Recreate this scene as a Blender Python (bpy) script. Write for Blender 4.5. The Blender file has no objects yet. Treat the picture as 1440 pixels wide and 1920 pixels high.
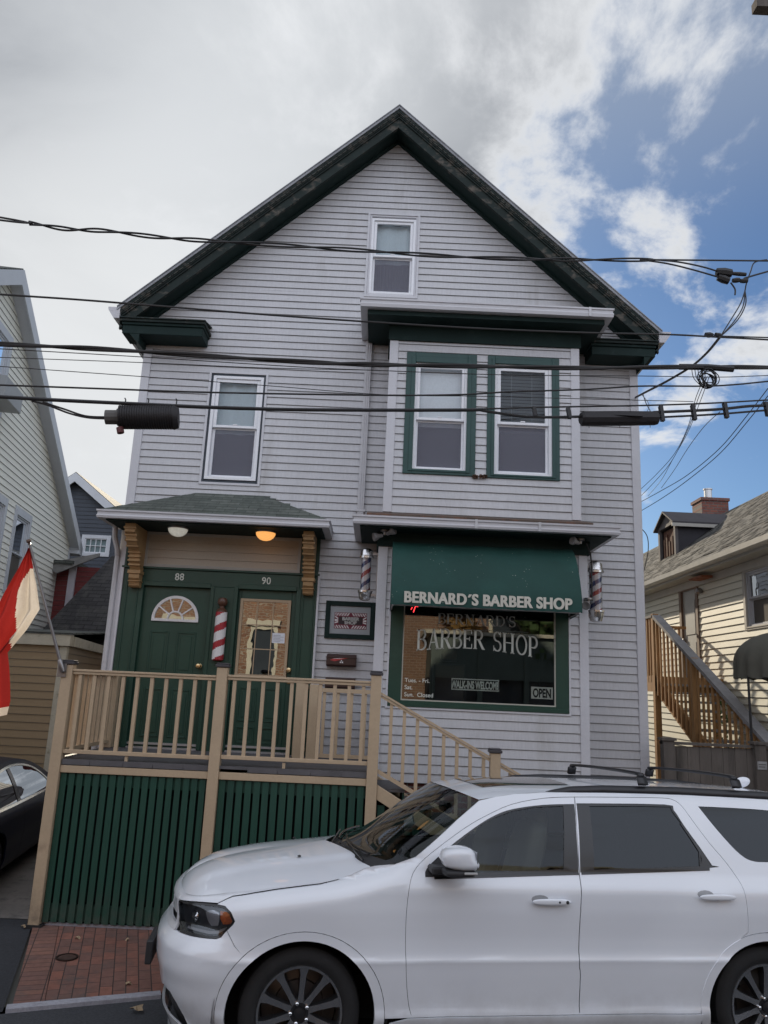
import bpy, bmesh, math, random
from mathutils import Vector, Matrix
R = math.radians
random.seed(7)
scn = bpy.context.scene
col = scn.collection

# ------------------------------------------------------------------ camera
P = R(12.85); RO = R(2.6)
fw = Vector((0, math.cos(P), math.sin(P)))
u0 = Vector((0, -math.sin(P), math.cos(P))); r0 = Vector((1, 0, 0))
rt = r0 * math.cos(RO) + u0 * math.sin(RO)
up = u0 * math.cos(RO) - r0 * math.sin(RO)
cam = bpy.data.cameras.new('camera')
co = bpy.data.objects.new('camera', cam); col.objects.link(co)
m = Matrix((rt, up, -fw)).transposed().to_4x4(); m.translation = Vector((0, 0, 2.4))
co.matrix_world = m
cam.sensor_fit = 'HORIZONTAL'; cam.sensor_width = 36.0; cam.lens = 36.0 * 1442 / 1440
cam.clip_end = 2000; cam.clip_start = 0.05
scn.camera = co

# ------------------------------------------------------------------ light
SUN_EL, SUN_AZ = R(22), R(-15)          # azimuth from +Y towards +X
sd = Vector((math.sin(SUN_AZ) * math.cos(SUN_EL), math.cos(SUN_AZ) * math.cos(SUN_EL), math.sin(SUN_EL)))
sun = bpy.data.lights.new('sun', 'SUN'); sun.energy = 5.0; sun.angle = R(0.8); sun.color = (1.0, 0.86, 0.66)
so = bpy.data.objects.new('sun', sun); col.objects.link(so)
so.rotation_euler = (-sd).to_track_quat('-Z', 'Y').to_euler()
scn.view_settings.view_transform = 'Standard'; scn.view_settings.look = 'None'
scn.view_settings.exposure = -0.13; scn.view_settings.gamma = 1.0

# ------------------------------------------------------------------ node helpers
def N(nt, t, **kw):
    n = nt.nodes.new(t)
    for k, v in kw.items():
        if k == 'ins':
            for a, b in v.items():
                n.inputs[a].default_value = b
        else:
            setattr(n, k, v)
    return n
def L(nt, a, b): nt.links.new(a, b)
def M_(nt, op, a, b=None, c=None, clamp=False):
    n = nt.nodes.new('ShaderNodeMath'); n.operation = op; n.use_clamp = clamp
    for i, v in enumerate((a, b, c)):
        if v is None: continue
        if isinstance(v, (int, float)): n.inputs[i].default_value = v
        else: nt.links.new(v, n.inputs[i])
    return n.outputs[0]
def MIX(nt, f, a, b, mode='MIX'):
    n = nt.nodes.new('ShaderNodeMix'); n.data_type = 'RGBA'; n.blend_type = mode
    for i, v in ((0, f), (6, a), (7, b)):
        if isinstance(v, (int, float)): n.inputs[i].default_value = v
        elif isinstance(v, tuple): n.inputs[i].default_value = (v[0], v[1], v[2], 1)
        else: nt.links.new(v, n.inputs[i])
    return n.outputs[2]
def RAMP(nt, f, stops, interp='LINEAR'):
    n = nt.nodes.new('ShaderNodeValToRGB'); n.color_ramp.interpolation = interp
    e = n.color_ramp.elements
    while len(e) < len(stops): e.new(0.5)
    for i, (p, c) in enumerate(stops):
        e[i].position = p
        e[i].color = (c, c, c, 1) if isinstance(c, (int, float)) else (c[0], c[1], c[2], 1)
    nt.links.new(f, n.inputs[0]); return n.outputs[0]
def NOISE(nt, vec, scale, detail=4, rough=0.5, dist=0.0):
    n = nt.nodes.new('ShaderNodeTexNoise')
    n.inputs['Scale'].default_value = scale; n.inputs['Detail'].default_value = detail
    n.inputs['Roughness'].default_value = rough; n.inputs['Distortion'].default_value = dist
    if vec is not None: nt.links.new(vec, n.inputs['Vector'])
    return n.outputs[0]
def MAP(nt, vec, loc=(0, 0, 0), rot=(0, 0, 0), sc=(1, 1, 1)):
    n = nt.nodes.new('ShaderNodeMapping'); nt.links.new(vec, n.inputs[0])
    n.inputs['Location'].default_value = loc; n.inputs['Rotation'].default_value = rot; n.inputs['Scale'].default_value = sc
    return n.outputs[0]

# ------------------------------------------------------------------ sky
w = bpy.data.worlds.new('World'); scn.world = w; w.use_nodes = True
nt = w.node_tree; nt.nodes.clear()
out = N(nt, 'ShaderNodeOutputWorld'); bg = N(nt, 'ShaderNodeBackground'); L(nt, bg.outputs[0], out.inputs[0])
sky = N(nt, 'ShaderNodeTexSky', sky_type='NISHITA', sun_disc=False)
sky.sun_elevation = SUN_EL; sky.sun_rotation = SUN_AZ
tc = N(nt, 'ShaderNodeTexCoord').outputs['Generated']
def dot(v):
    n = N(nt, 'ShaderNodeVectorMath', operation='DOT_PRODUCT'); L(nt, tc, n.inputs[0]); n.inputs[1].default_value = v; return n.outputs['Value']
def SM(x, a, b):
    n = N(nt, 'ShaderNodeMapRange', interpolation_type='SMOOTHSTEP'); L(nt, x, n.inputs[0])
    n.inputs[1].default_value = a; n.inputs[2].default_value = b; return n.outputs[0]
sp = N(nt, 'ShaderNodeSeparateXYZ'); L(nt, tc, sp.inputs[0])
# flat cloud layer coordinates: direction / height
hz = M_(nt, 'ADD', sp.outputs[2], 0.22)
cmb = N(nt, 'ShaderNodeCombineXYZ')
L(nt, M_(nt, 'DIVIDE', sp.outputs[0], hz), cmb.inputs[0]); L(nt, M_(nt, 'DIVIDE', sp.outputs[1], hz), cmb.inputs[1])
cv = cmb.outputs[0]
n1 = NOISE(nt, MAP(nt, cv, loc=(1.9, 0.6, 0), sc=(1, 0.8, 1)), 3.1, 9, 0.6, 0.25)
n2 = NOISE(nt, MAP(nt, tc, loc=(0.2, 0.4, 1.0), sc=(1, 1, 2.2)), 2.6, 7, 0.55, 0.4)
n3 = NOISE(nt, MAP(nt, cv, loc=(1.4, 2.2, 3.0)), 1.1, 3, 0.5, 0.2)
blue = SM(dot((math.sin(R(32)) * math.cos(R(21)), math.cos(R(32)) * math.cos(R(21)), math.sin(R(21)))), 0.83, 0.97)   # clearer patch of sky to the right
cov = M_(nt, 'SUBTRACT', M_(nt, 'ADD', n1, 0.27), M_(nt, 'MULTIPLY', blue, 0.312))
band = M_(nt, 'MULTIPLY', SM(sp.outputs[2], 0.30, 0.40), SM(sp.outputs[2], 0.54, 0.46))
cov = M_(nt, 'ADD', cov, M_(nt, 'MULTIPLY', band, 0.075))
mask = SM(cov, 0.47, 0.60)
veil = M_(nt, 'MULTIPLY', SM(sp.outputs[2], 0.46, 0.72), 0.65)                # high thin veil
glow = SM(dot((math.sin(R(-20)) * math.cos(R(20)), math.cos(R(-20)) * math.cos(R(20)), math.sin(R(20)))), 0.935, 1.0)
glow2 = SM(dot((-0.15, 0.74, 0.65)), 0.955, 1.0)
back = SM(sp.outputs[1], 0.15, -0.5)
cg = MIX(nt, SM(n2, 0.30, 0.70), (3.5, 3.75, 4.15), (5.9, 6.15, 6.5))
cg = MIX(nt, M_(nt, 'MULTIPLY', glow, 0.75), cg, (10.1, 10.3, 10.4))
cg = MIX(nt, M_(nt, 'MULTIPLY', glow2, 0.75), cg, (8.4, 8.7, 9.0))
cg = MIX(nt, back, cg, (12.4, 13.3, 15.3))  # sky behind the camera, brightness added to lift the house front
edge = MIX(nt, SM(cov, 0.50, 0.74), (9.4, 9.6, 9.9), cg)
blu = MIX(nt, 1.0, sky.outputs[0], (0.56, 0.79, 1.08), 'MULTIPLY')
blu = MIX(nt, veil, blu, (4.3, 5.0, 6.1))
skyc = MIX(nt, mask, blu, edge)
L(nt, skyc, bg.inputs[0]); bg.inputs[1].default_value = 0.1

# ------------------------------------------------------------------ materials
MATS = {}
def mat(name, c, rough=0.6, metal=0.0, var=0.08, vs=3.0, bump=0.0, bs=60.0, coat=0.0, c2=None, c2t=(0.55, 0.7), c2s=6.0, stretch=(1, 1, 1), spec=0.5, fine=0.04, emit=None, sss=None):
    if name in MATS: return MATS[name]
    m = bpy.data.materials.new(name); m.use_nodes = True; nt = m.node_tree
    b = nt.nodes['Principled BSDF']
    tcn = N(nt, 'ShaderNodeTexCoord').outputs['Object']
    v = MAP(nt, tcn, sc=stretch)
    n = NOISE(nt, v, vs, 5, 0.6)
    f = RAMP(nt, n, [(0.25, 1 - var), (0.75, 1 + var)])
    n_f = NOISE(nt, v, 45, 3, 0.6)
    f2 = RAMP(nt, n_f, [(0.3, 1 - fine), (0.7, 1 + fine)])
    cc = MIX(nt, 1.0, (c[0], c[1], c[2]), f, 'MULTIPLY'); cc = MIX(nt, 1.0, cc, f2, 'MULTIPLY')
    if c2:
        n2 = NOISE(nt, v, c2s, 8, 0.68)
        cc = MIX(nt, RAMP(nt, n2, [(c2t[0], 0.0), (c2t[1], 1.0)]), cc, c2)
    L(nt, cc, b.inputs['Base Color'])
    b.inputs['Roughness'].default_value = rough; b.inputs['Metallic'].default_value = metal
    b.inputs['Specular IOR Level'].default_value = spec
    if coat: b.inputs['Coat Weight'].default_value = coat; b.inputs['Coat Roughness'].default_value = 0.03
    if bump:
        bn = N(nt, 'ShaderNodeBump'); bn.inputs['Strength'].default_value = bump; bn.inputs['Distance'].default_value = 0.01
        L(nt, NOISE(nt, v, bs, 4, 0.6), bn.inputs['Height']); L(nt, bn.outputs[0], b.inputs['Normal'])
    if emit:
        b.inputs['Emission Color'].default_value = (*emit[:3], 1); b.inputs['Emission Strength'].default_value = emit[3]
    MATS[name] = m; return m
def splash(m, z0, z1, c, amt=0.8):
    """noisy splashed dirt on the lowest part of a painted surface"""
    nt = m.node_tree; b = nt.nodes['Principled BSDF']; src = b.inputs['Base Color'].links[0].from_socket
    tcn = N(nt, 'ShaderNodeTexCoord').outputs['Object']; s_ = N(nt, 'ShaderNodeSeparateXYZ'); L(nt, tcn, s_.inputs[0])
    mr = N(nt, 'ShaderNodeMapRange'); L(nt, s_.outputs[2], mr.inputs[0]); mr.inputs[1].default_value = z1; mr.inputs[2].default_value = z0
    k = M_(nt, 'MULTIPLY', M_(nt, 'POWER', mr.outputs[0], 1.6), RAMP(nt, NOISE(nt, tcn, 9, 7, 0.7), [(0.35, 0.0), (0.62, 1.0)]))
    L(nt, MIX(nt, M_(nt, 'MULTIPLY', k, amt), src, c), b.inputs['Base Color'])
def glass(name, tint=(0.8, 0.85, 0.85), refl=1.0, rough=0.0, wav=0.0, base=0.0, wavs=3.0, fk=1.7):
    m = bpy.data.materials.new(name); m.use_nodes = True; nt = m.node_tree; nt.nodes.clear()
    o = N(nt, 'ShaderNodeOutputMaterial'); mx = N(nt, 'ShaderNodeMixShader')
    tr = N(nt, 'ShaderNodeBsdfTransparent'); tr.inputs[0].default_value = (*tint, 1)
    gl = N(nt, 'ShaderNodeBsdfGlossy'); gl.inputs['Roughness'].default_value = rough; gl.inputs[0].default_value = (refl * .9, refl * .95, refl, 1)
    fr = N(nt, 'ShaderNodeFresnel'); fr.inputs[0].default_value = 1.52
    fac = M_(nt, 'ADD', M_(nt, 'MULTIPLY', fr.outputs[0], fk), base, clamp=True)
    L(nt, fac, mx.inputs[0]); L(nt, tr.outputs[0], mx.inputs[1]); L(nt, gl.outputs[0], mx.inputs[2]); L(nt, mx.outputs[0], o.inputs[0])
    if wav:
        tcn = N(nt, 'ShaderNodeTexCoord').outputs['Object']
        bn = N(nt, 'ShaderNodeBump'); bn.inputs['Strength'].default_value = wav; bn.inputs['Distance'].default_value = 0.02
        L(nt, NOISE(nt, tcn, wavs, 2, 0.4), bn.inputs['Height']); L(nt, bn.outputs[0], gl.inputs['Normal'])
    return m
def swz(nt, order, sc=(1, 1, 1), off=(0, 0, 0), rz=0):
    tcn = N(nt, 'ShaderNodeTexCoord').outputs['Object']
    if rz: tcn = MAP(nt, tcn, rot=(0, 0, rz))
    s = N(nt, 'ShaderNodeSeparateXYZ'); L(nt, tcn, s.inputs[0]); c = N(nt, 'ShaderNodeCombineXYZ')
    for i, ch in enumerate(order):
        if ch >= 0: L(nt, M_(nt, 'MULTIPLY_ADD', s.outputs[ch], sc[i], off[i]), c.inputs[i])
    return c.outputs[0]
def brickmat(name, c1, c2, cm, bw, bh, mortar, order=(0, 2, -1), rough=0.85, bump=0.6, noise=0.25, off=0.5, sc=(1, 1, 1), rz=0, dirt=None):
    m = bpy.data.materials.new(name); m.use_nodes = True; nt = m.node_tree; b = nt.nodes['Principled BSDF']
    v = swz(nt, order, sc, rz=rz)
    br = N(nt, 'ShaderNodeTexBrick', offset=off); L(nt, v, br.inputs['Vector'])
    br.inputs['Color1'].default_value = (*c1, 1); br.inputs['Color2'].default_value = (*c2, 1); br.inputs['Mortar'].default_value = (*cm, 1)
    br.inputs['Scale'].default_value = 1; br.inputs['Mortar Size'].default_value = mortar; br.inputs['Mortar Smooth'].default_value = 0.3
    br.inputs['Brick Width'].default_value = bw; br.inputs['Row Height'].default_value = bh
    nn = NOISE(nt, v, 14, 6, 0.65); n4 = NOISE(nt, v, 1.3, 3, 0.5)
    f = RAMP(nt, nn, [(0.25, 1 - noise), (0.75, 1 + noise)]); f4 = RAMP(nt, n4, [(0.3, 0.82), (0.7, 1.15)])
    cc = MIX(nt, 1, MIX(nt, 1, br.outputs[0], f, 'MULTIPLY'), f4, 'MULTIPLY')
    if dirt: cc = MIX(nt, RAMP(nt, NOISE(nt, v, 3.0, 6, 0.7), [(0.5, 0.0), (0.72, 0.8)]), cc, dirt)
    L(nt, cc, b.inputs['Base Color'])
    b.inputs['Roughness'].default_value = rough
    bn = N(nt, 'ShaderNodeBump'); bn.inputs['Strength'].default_value = bump; bn.inputs['Distance'].default_value = 0.01
    hh = M_(nt, 'ADD', M_(nt, 'MULTIPLY', br.outputs['Fac'], -1.0), M_(nt, 'MULTIPLY', nn, 0.6))
    L(nt, hh, bn.inputs['Height']); L(nt, bn.outputs[0], b.inputs['Normal'])
    return m

SIDE = mat('grey_vinyl', (0.53, 0.53, 0.548), 0.5, var=0.07, vs=1.2, bump=0.08, bs=24, c2=(0.37, 0.36, 0.35), c2t=(0.56, 0.84), c2s=2.6, stretch=(1, 1, 0.16), fine=0.05)
LAP_SHADE = mat('lap_shade', (0.17, 0.17, 0.175), 0.9)  # shade under each siding lap, painted as a dark strip
TRIM = mat('pale_trim', (0.58, 0.58, 0.61), 0.5, var=0.05, vs=2, c2=(0.42, 0.40, 0.38), c2t=(0.64, 0.85), c2s=5)
GUT = mat('gutter_metal', (0.52, 0.515, 0.535), 0.42, var=0.10, vs=2.0, c2=(0.34, 0.32, 0.30), c2t=(0.60, 0.82), c2s=4, stretch=(0.4, 1, 2))
WHITE = mat('white_vinyl', (0.80, 0.81, 0.84), 0.38, var=0.04)
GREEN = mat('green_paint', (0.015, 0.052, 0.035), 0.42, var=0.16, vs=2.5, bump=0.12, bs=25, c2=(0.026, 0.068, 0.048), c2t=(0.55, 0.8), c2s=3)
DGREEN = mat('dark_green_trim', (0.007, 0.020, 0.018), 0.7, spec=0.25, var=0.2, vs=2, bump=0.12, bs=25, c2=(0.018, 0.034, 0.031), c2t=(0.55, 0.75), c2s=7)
TEAL = mat('green_casing', (0.014, 0.058, 0.052), 0.45, var=0.16, vs=3, bump=0.1, bs=25, c2=(0.05, 0.11, 0.10), c2t=(0.6, 0.8), c2s=9)
PEEL = mat('peeling_cornice', (0.007, 0.016, 0.014), 0.8, var=0.3, vs=4, bump=0.2, bs=18, c2=(0.11, 0.095, 0.078), c2t=(0.53, 0.68), c2s=6, stretch=(1, 1, 1.6))
TAN = mat('tan_paint', (0.47, 0.355, 0.235), 0.55, var=0.07, vs=2.5, bump=0.08, bs=25, c2=(0.30, 0.215, 0.145), c2t=(0.6, 0.85), c2s=5)
splash(TAN, 0.0, 0.55, (0.12, 0.095, 0.075))
TAND = mat('tan_bracket', (0.36, 0.22, 0.10), 0.6, var=0.15, vs=6, bump=0.15, bs=30)
BEIGE = mat('beige_vinyl', (0.40, 0.34, 0.27), 0.5, var=0.04, vs=1)
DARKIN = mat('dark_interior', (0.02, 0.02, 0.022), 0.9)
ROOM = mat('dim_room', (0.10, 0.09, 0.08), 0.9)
DECK = mat('grey_deck', (0.10, 0.095, 0.10), 0.65, var=0.2, vs=5, bump=0.2, bs=20)
CAP = mat('dark_post_cap', (0.055, 0.05, 0.055), 0.5, var=0.15)
SHING = brickmat('grey_shingle', (0.085, 0.095, 0.085), (0.12, 0.125, 0.115), (0.03, 0.032, 0.03), 0.30, 0.062, 0.008, bump=0.8, noise=0.3)
BRICKF = brickmat('foundation_brick', (0.20, 0.06, 0.045), (0.15, 0.05, 0.04), (0.2, 0.18, 0.16), 0.20, 0.07, 0.010)
BRASS = mat('brass', (0.75, 0.6, 0.35), 0.25, 1.0)
CHROME = mat('chrome', (0.78, 0.78, 0.78), 0.16, 1.0, var=0.05)
STEEL = mat('dull_metal', (0.30, 0.29, 0.29), 0.38, 0.9, var=0.2, vs=10)
BLACK = mat('black_rubber', (0.018, 0.018, 0.02), 0.55, var=0.15)
RUST = mat('dark_mailbox', (0.055, 0.028, 0.024), 0.4, var=0.2)
RED = mat('red_paint', (0.36, 0.02, 0.03), 0.4)
BLUE = mat('blue_paint', (0.02, 0.035, 0.16), 0.4)
WPAINT = mat('white_paint', (0.72, 0.70, 0.70), 0.45, var=0.06, vs=8)
PANE = glass('window_glass', (0.90, 0.93, 0.95), 1.0, 0.0, 0.06, fk=0.8, wavs=1.5)
PANEB = glass('window_glass_wavy', (0.7, 0.72, 0.72), 1.0, 0.0, 0.12, base=0.12, wavs=2.2)
PANED = glass('door_glass', (0.25, 0.26, 0.26), 1.0, 0.0, 0.035, base=0.32, wavs=4)
SCREEN = mat('insect_screen', (0.105, 0.11, 0.14), 0.85, var=0.12, vs=2)
BLIND = mat('white_blind', (0.62, 0.69, 0.71), 0.7, var=0.04)
BLINDW = mat('bright_shade', (0.93, 0.95, 0.96), 0.7, var=0.03)
BLINDD = mat('grey_blind', (0.42, 0.46, 0.50), 0.6, var=0.05)

# ------------------------------------------------------------------ mesh helpers
class MB:
    def __init__(s): s.v = []; s.f = []; s.mi = []; s.mats = []; s.cur = 0
    def use(s, m):
        if m not in s.mats: s.mats.append(m)
        s.cur = s.mats.index(m); return s
    def face(s, pts):
        i = len(s.v); s.v += [tuple(p) for p in pts]; s.f.append(tuple(range(i, i + len(pts)))); s.mi.append(s.cur)
    def hexa(s, p):   # 8 points: bottom 0-3 ccw from above, top 4-7
        i = len(s.v); s.v += [tuple(q) for q in p]
        for f in ((3, 2, 1, 0), (4, 5, 6, 7), (0, 1, 5, 4), (1, 2, 6, 5), (2, 3, 7, 6), (3, 0, 4, 7)):
            s.f.append(tuple(i + k for k in f)); s.mi.append(s.cur)
    def box(s, x0, x1, y0, y1, z0, z1):
        x0, x1 = min(x0, x1), max(x0, x1); y0, y1 = min(y0, y1), max(y0, y1); z0, z1 = min(z0, z1), max(z0, z1)
        s.hexa([(x0, y0, z0), (x1, y0, z0), (x1, y1, z0), (x0, y1, z0), (x0, y0, z1), (x1, y0, z1), (x1, y1, z1), (x0, y1, z1)])
        return s
    def prism(s, poly, vec):   # poly list of 3d points, extruded by vec
        vec = Vector(vec); a = [Vector(p) for p in poly]; b = [p + vec for p in a]; n = len(a)
        nrm = Vector((0, 0, 0))
        for i in range(n): nrm += a[i].cross(a[(i + 1) % n])
        if nrm.dot(vec) > 0: a.reverse(); b.reverse()
        i = len(s.v); s.v += [tuple(p) for p in a] + [tuple(p) for p in b]
        s.f.append(tuple(i + k for k in range(n))); s.mi.append(s.cur)
        s.f.append(tuple(i + n + k for k in reversed(range(n)))); s.mi.append(s.cur)
        for k in range(n):
            k2 = (k + 1) % n; s.f.append((i + k2, i + k, i + n + k, i + n + k2)); s.mi.append(s.cur)
        return s
    def tube(s, pts, r, n=8, cap=True):
        pts = [Vector(p) for p in pts]; rr = r if isinstance(r, (list, tuple)) else [r] * len(pts)
        base = len(s.v); prev = None
        for i, p in enumerate(pts):
            t = (pts[min(i + 1, len(pts) - 1)] - pts[max(i - 1, 0)]).normalized()
            if prev is None:
                a = t.orthogonal().normalized()
            else:
                a = (prev - t * prev.dot(t)).normalized()
            prev = a; b = t.cross(a)
            for k in range(n):
                an = 2 * math.pi * k / n
                s.v.append(tuple(p + (a * math.cos(an) + b * math.sin(an)) * rr[i]))
        for i in range(len(pts) - 1):
            for k in range(n):
                k2 = (k + 1) % n; o = base + i * n
                s.f.append((o + k, o + k2, o + n + k2, o + n + k)); s.mi.append(s.cur)
        if cap:
            s.f.append(tuple(base + k for k in reversed(range(n)))); s.mi.append(s.cur)
            o = base + (len(pts) - 1) * n; s.f.append(tuple(o + k for k in range(n))); s.mi.append(s.cur)
        return s
    def lathe(s, prof, o, axis=(0, 0, 1), n=24, close=True):   # prof: (r, h)
        ax = Vector(axis).normalized(); a = ax.orthogonal().normalized(); b = ax.cross(a); o = Vector(o)
        base = len(s.v)
        for r, h in prof:
            for k in range(n):
                an = 2 * math.pi * k / n
                s.v.append(tuple(o + ax * h + (a * math.cos(an) + b * math.sin(an)) * max(r, 1e-4)))
        for i in range(len(prof) - 1):
            for k in range(n):
                k2 = (k + 1) % n; q = base + i * n
                s.f.append((q + k, q + k2, q + n + k2, q + n + k)); s.mi.append(s.cur)
        if close:
            s.f.append(tuple(base + k for k in reversed(range(n)))); s.mi.append(s.cur)
            q = base + (len(prof) - 1) * n; s.f.append(tuple(q + k for k in range(n))); s.mi.append(s.cur)
        return s
    def build(s, name, m=None, parent=None, smooth=False, bevel=0.0, angle=35):
        me = bpy.data.meshes.new(name); me.from_pydata(s.v, [], s.f)
        if s.mats:
            for q in s.mats: me.materials.append(q)
            if m is not None and m not in s.mats: me.materials.append(m)
            for p, i in zip(me.polygons, s.mi): p.material_index = i
        elif m is not None: me.materials.append(m)
        me.update()
        if smooth or bevel:
            bm = bmesh.new(); bm.from_mesh(me)
            if smooth: bmesh.ops.remove_doubles(bm, verts=bm.verts, dist=1e-5)
            if bevel:
                bmesh.ops.bevel(bm, geom=[e for e in bm.edges if e.is_manifold and e.calc_face_angle(0) > 0.5], offset=bevel, segments=1, affect='EDGES', clamp_overlap=True)
            bm.to_mesh(me); bm.free()
        o = bpy.data.objects.new(name, me); col.objects.link(o)
        if smooth:
            for p in me.polygons: p.use_smooth = True
            try: me.set_sharp_from_angle(angle=R(angle))
            except Exception: pass
        if parent:
            o.parent = parent
            o.matrix_parent_inverse = Matrix.Translation(parent.location).inverted() if not parent.get('_loc') else Matrix()
        return o
def thing(name, label, cat, loc=(0, 0, 0), group=None, rz=0.0, local=False):
    o = bpy.data.objects.new(name, None); col.objects.link(o); o.location = loc; o.rotation_euler = (0, 0, rz)
    o.empty_display_size = 0.2
    o['label'] = label; o['category'] = cat
    if group: o['group'] = group
    if local: o['_loc'] = 1
    return o
def tag(o, label=None, cat=None, group=None, kind=None):
    if label: o['label'] = label
    if cat: o['category'] = cat
    if group: o['group'] = group
    if kind: o['kind'] = kind
    return o
class Fr:
    """vertical wall frame: x along the wall, d outwards, z up"""
    def __init__(s, o, ux=(1, 0, 0), n=(0, -1, 0)): s.o = Vector(o); s.ux = Vector(ux).normalized(); s.n = Vector(n).normalized()
    def p(s, x, d, z): return s.o + s.ux * x + s.n * d + Vector((0, 0, z))
    def box(s, mb, x0, x1, d0, d1, z0, z1):
        q = [s.p(x0, d1, z0), s.p(x1, d1, z0), s.p(x1, d0, z0), s.p(x0, d0, z0)]
        t = [s.p(x0, d1, z1), s.p(x1, d1, z1), s.p(x1, d0, z1), s.p(x0, d0, z1)]
        mb.hexa(q + t); return mb
def siding(name, parent, fr, iv, z0, z1, e=0.1016, brk=(), lip=0.013, m=None, wavy=True):
    """real overlapping courses; iv(z) -> list of (x0, x1)"""
    mm = m or SIDE; mb = MB(); mb.use(mm); z = z0; bk = sorted(brk)
    row = 0; rs_ = random.Random(int(z0 * 1000) + len(name))
    while z < z1 - 1e-4:
        row += 1; jo = rs_.uniform(0, 1.0)
        zt = z + e; cuts = [z] + [b for b in bk if z + 1e-4 < b < min(zt, z1) - 1e-4] + [min(zt, z1)]
        for a, b in zip(cuts, cuts[1:]):
            A = iv(a + 1e-4); B = iv(b - 1e-4)
            if len(A) != len(B): A = B = iv((a + b) / 2)
            da = lip * (1 - (a - z) / e); db = lip * (1 - (b - z) / e)
            for (xa0, xa1), (xb0, xb1) in zip(A, B):
                if xa1 - xa0 < 1e-3: continue
                # slight waviness: each course is a strip of short spans with their own small offsets
                ns_ = max(1, int((xa1 - xa0) / 0.55)) if wavy else 1; js = [0.0] + [rs_.uniform(-.0022, .0022) for _ in range(ns_ - 1)] + [0.0]
                for q in range(ns_):
                    t0, t1 = q / ns_, (q + 1) / ns_; A0x, A1x = xa0 + (xa1 - xa0) * t0, xa0 + (xa1 - xa0) * t1; B0x, B1x = xb0 + (xb1 - xb0) * t0, xb0 + (xb1 - xb0) * t1
                    mb.face([fr.p(A0x, da + js[q], a), fr.p(A1x, da + js[q + 1], a), fr.p(B1x, db + js[q + 1] * .3, b), fr.p(B0x, db + js[q] * .3, b)])
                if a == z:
                    mb.use(LAP_SHADE); mb.face([fr.p(xa0, -0.002, a), fr.p(xa1, -0.002, a), fr.p(xa1, da - 0.003, a - 0.0), fr.p(xa0, da - 0.003, a)]); mb.face([fr.p(xa0, da - 0.0032, a - 0.005), fr.p(xa1, da - 0.0032, a - 0.005), fr.p(xa1, da - 0.003, a), fr.p(xa0, da - 0.003, a)]); mb.use(mm)
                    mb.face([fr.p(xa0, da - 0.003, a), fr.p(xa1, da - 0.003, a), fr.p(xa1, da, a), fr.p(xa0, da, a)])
        z = zt
    return mb.build(name, None, parent)
def holes(base, hs):
    """base(z)->(x0,x1); hs list of (x0,x1,z0,z1)"""
    def f(z):
        iv = base(z); iv = [iv] if not isinstance(iv, list) else iv
        for (a, b, c, d) in hs:
            if c <= z <= d:
                nw = []
                for p, q in iv:
                    if b <= p or a >= q: nw.append((p, q)); continue
                    if a > p: nw.append((p, a))
                    if b < q: nw.append((b, q))
                iv = nw
        return iv
    return f
def frame4(mb, fr, x0, x1, z0, z1, w, d0, d1, wb=None, wt=None):
    wb = w if wb is None else wb; wt = w if wt is None else wt
    fr.box(mb, x0, x0 + w, d0, d1, z0, z1); fr.box(mb, x1 - w, x1, d0, d1, z0, z1)
    fr.box(mb, x0 + w, x1 - w, d0, d1, z1 - wt, z1); fr.box(mb, x0 + w, x1 - w, d0, d1, z0, z0 + wb)
def text(name, s, size, parent, fr, x, z, d, m, align='LEFT', bold=0.0, sx=1.0, depth=0.003, rot=0.0, space=1.0):
    cu = bpy.data.curves.new(name, 'FONT'); cu.body = s; cu.size = size; cu.offset = bold; cu.extrude = depth
    cu.align_x = align; cu.space_character = space
    o = bpy.data.objects.new(name, cu); col.objects.link(o)
    bpy.context.view_layer.update()
    dg = bpy.context.evaluated_depsgraph_get(); me = bpy.data.meshes.new_from_object(o.evaluated_get(dg))
    bpy.data.objects.remove(o)
    cr, sr = math.cos(rot), math.sin(rot)
    for v in me.vertices:
        a, b, c = v.co; a *= sx; a, b = a * cr - b * sr, a * sr + b * cr
        v.co = fr.p(x + a, d + c, z + b)
    me.materials.clear(); me.materials.append(m)
    o = bpy.data.objects.new(name, me); col.objects.link(o)
    if parent:
        o.parent = parent
        o.matrix_parent_inverse = Matrix.Translation(parent.location).inverted()
    return o
# ------------------------------------------------------------------ ground
def sheet(name, poly, z, m, kind='structure', th=0.0):
    mb = MB()
    if th: mb.prism([(x, y, z - th) for x, y in poly], (0, 0, th))
    else: mb.face([(x, y, z) for x, y in poly])
    return tag(mb.build(name, m), kind=kind)
def asphalt(name, c, sp=0.35):
    m = mat(name, c, 0.85, var=0.18, vs=0.8, bump=0.5, bs=130, c2=(c[0] * 1.9, c[1] * 1.9, c[2] * 1.95), c2t=(0.55, 0.75), c2s=60, fine=0.3); return m
ASPH = asphalt('asphalt', (0.042, 0.045, 0.052))
ASPD = asphalt('driveway_asphalt', (0.026, 0.028, 0.034))
CONC = mat('old_concrete', (0.20, 0.18, 0.165), 0.9, var=0.25, vs=2.5, bump=0.4, bs=60, c2=(0.09, 0.085, 0.08), c2t=(0.5, 0.7), c2s=5)
GRAN = mat('granite', (0.33, 0.33, 0.37), 0.8, var=0.12, vs=9, bump=0.3, bs=90, fine=0.15)
sheet('ground', [(-400, -400), (400, -400), (400, 400), (-400, 400)], -0.05, mat('ground_soil', (0.10, 0.10, 0.09), 0.95, var=0.2, vs=0.5))
sheet('road', [(-60, -9), (60, 9), (60, 15.6), (0.5, 7.02), (-1.55, 6.66), (-2.56, 6.28), (-60, -16)], -0.02, ASPH)
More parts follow.
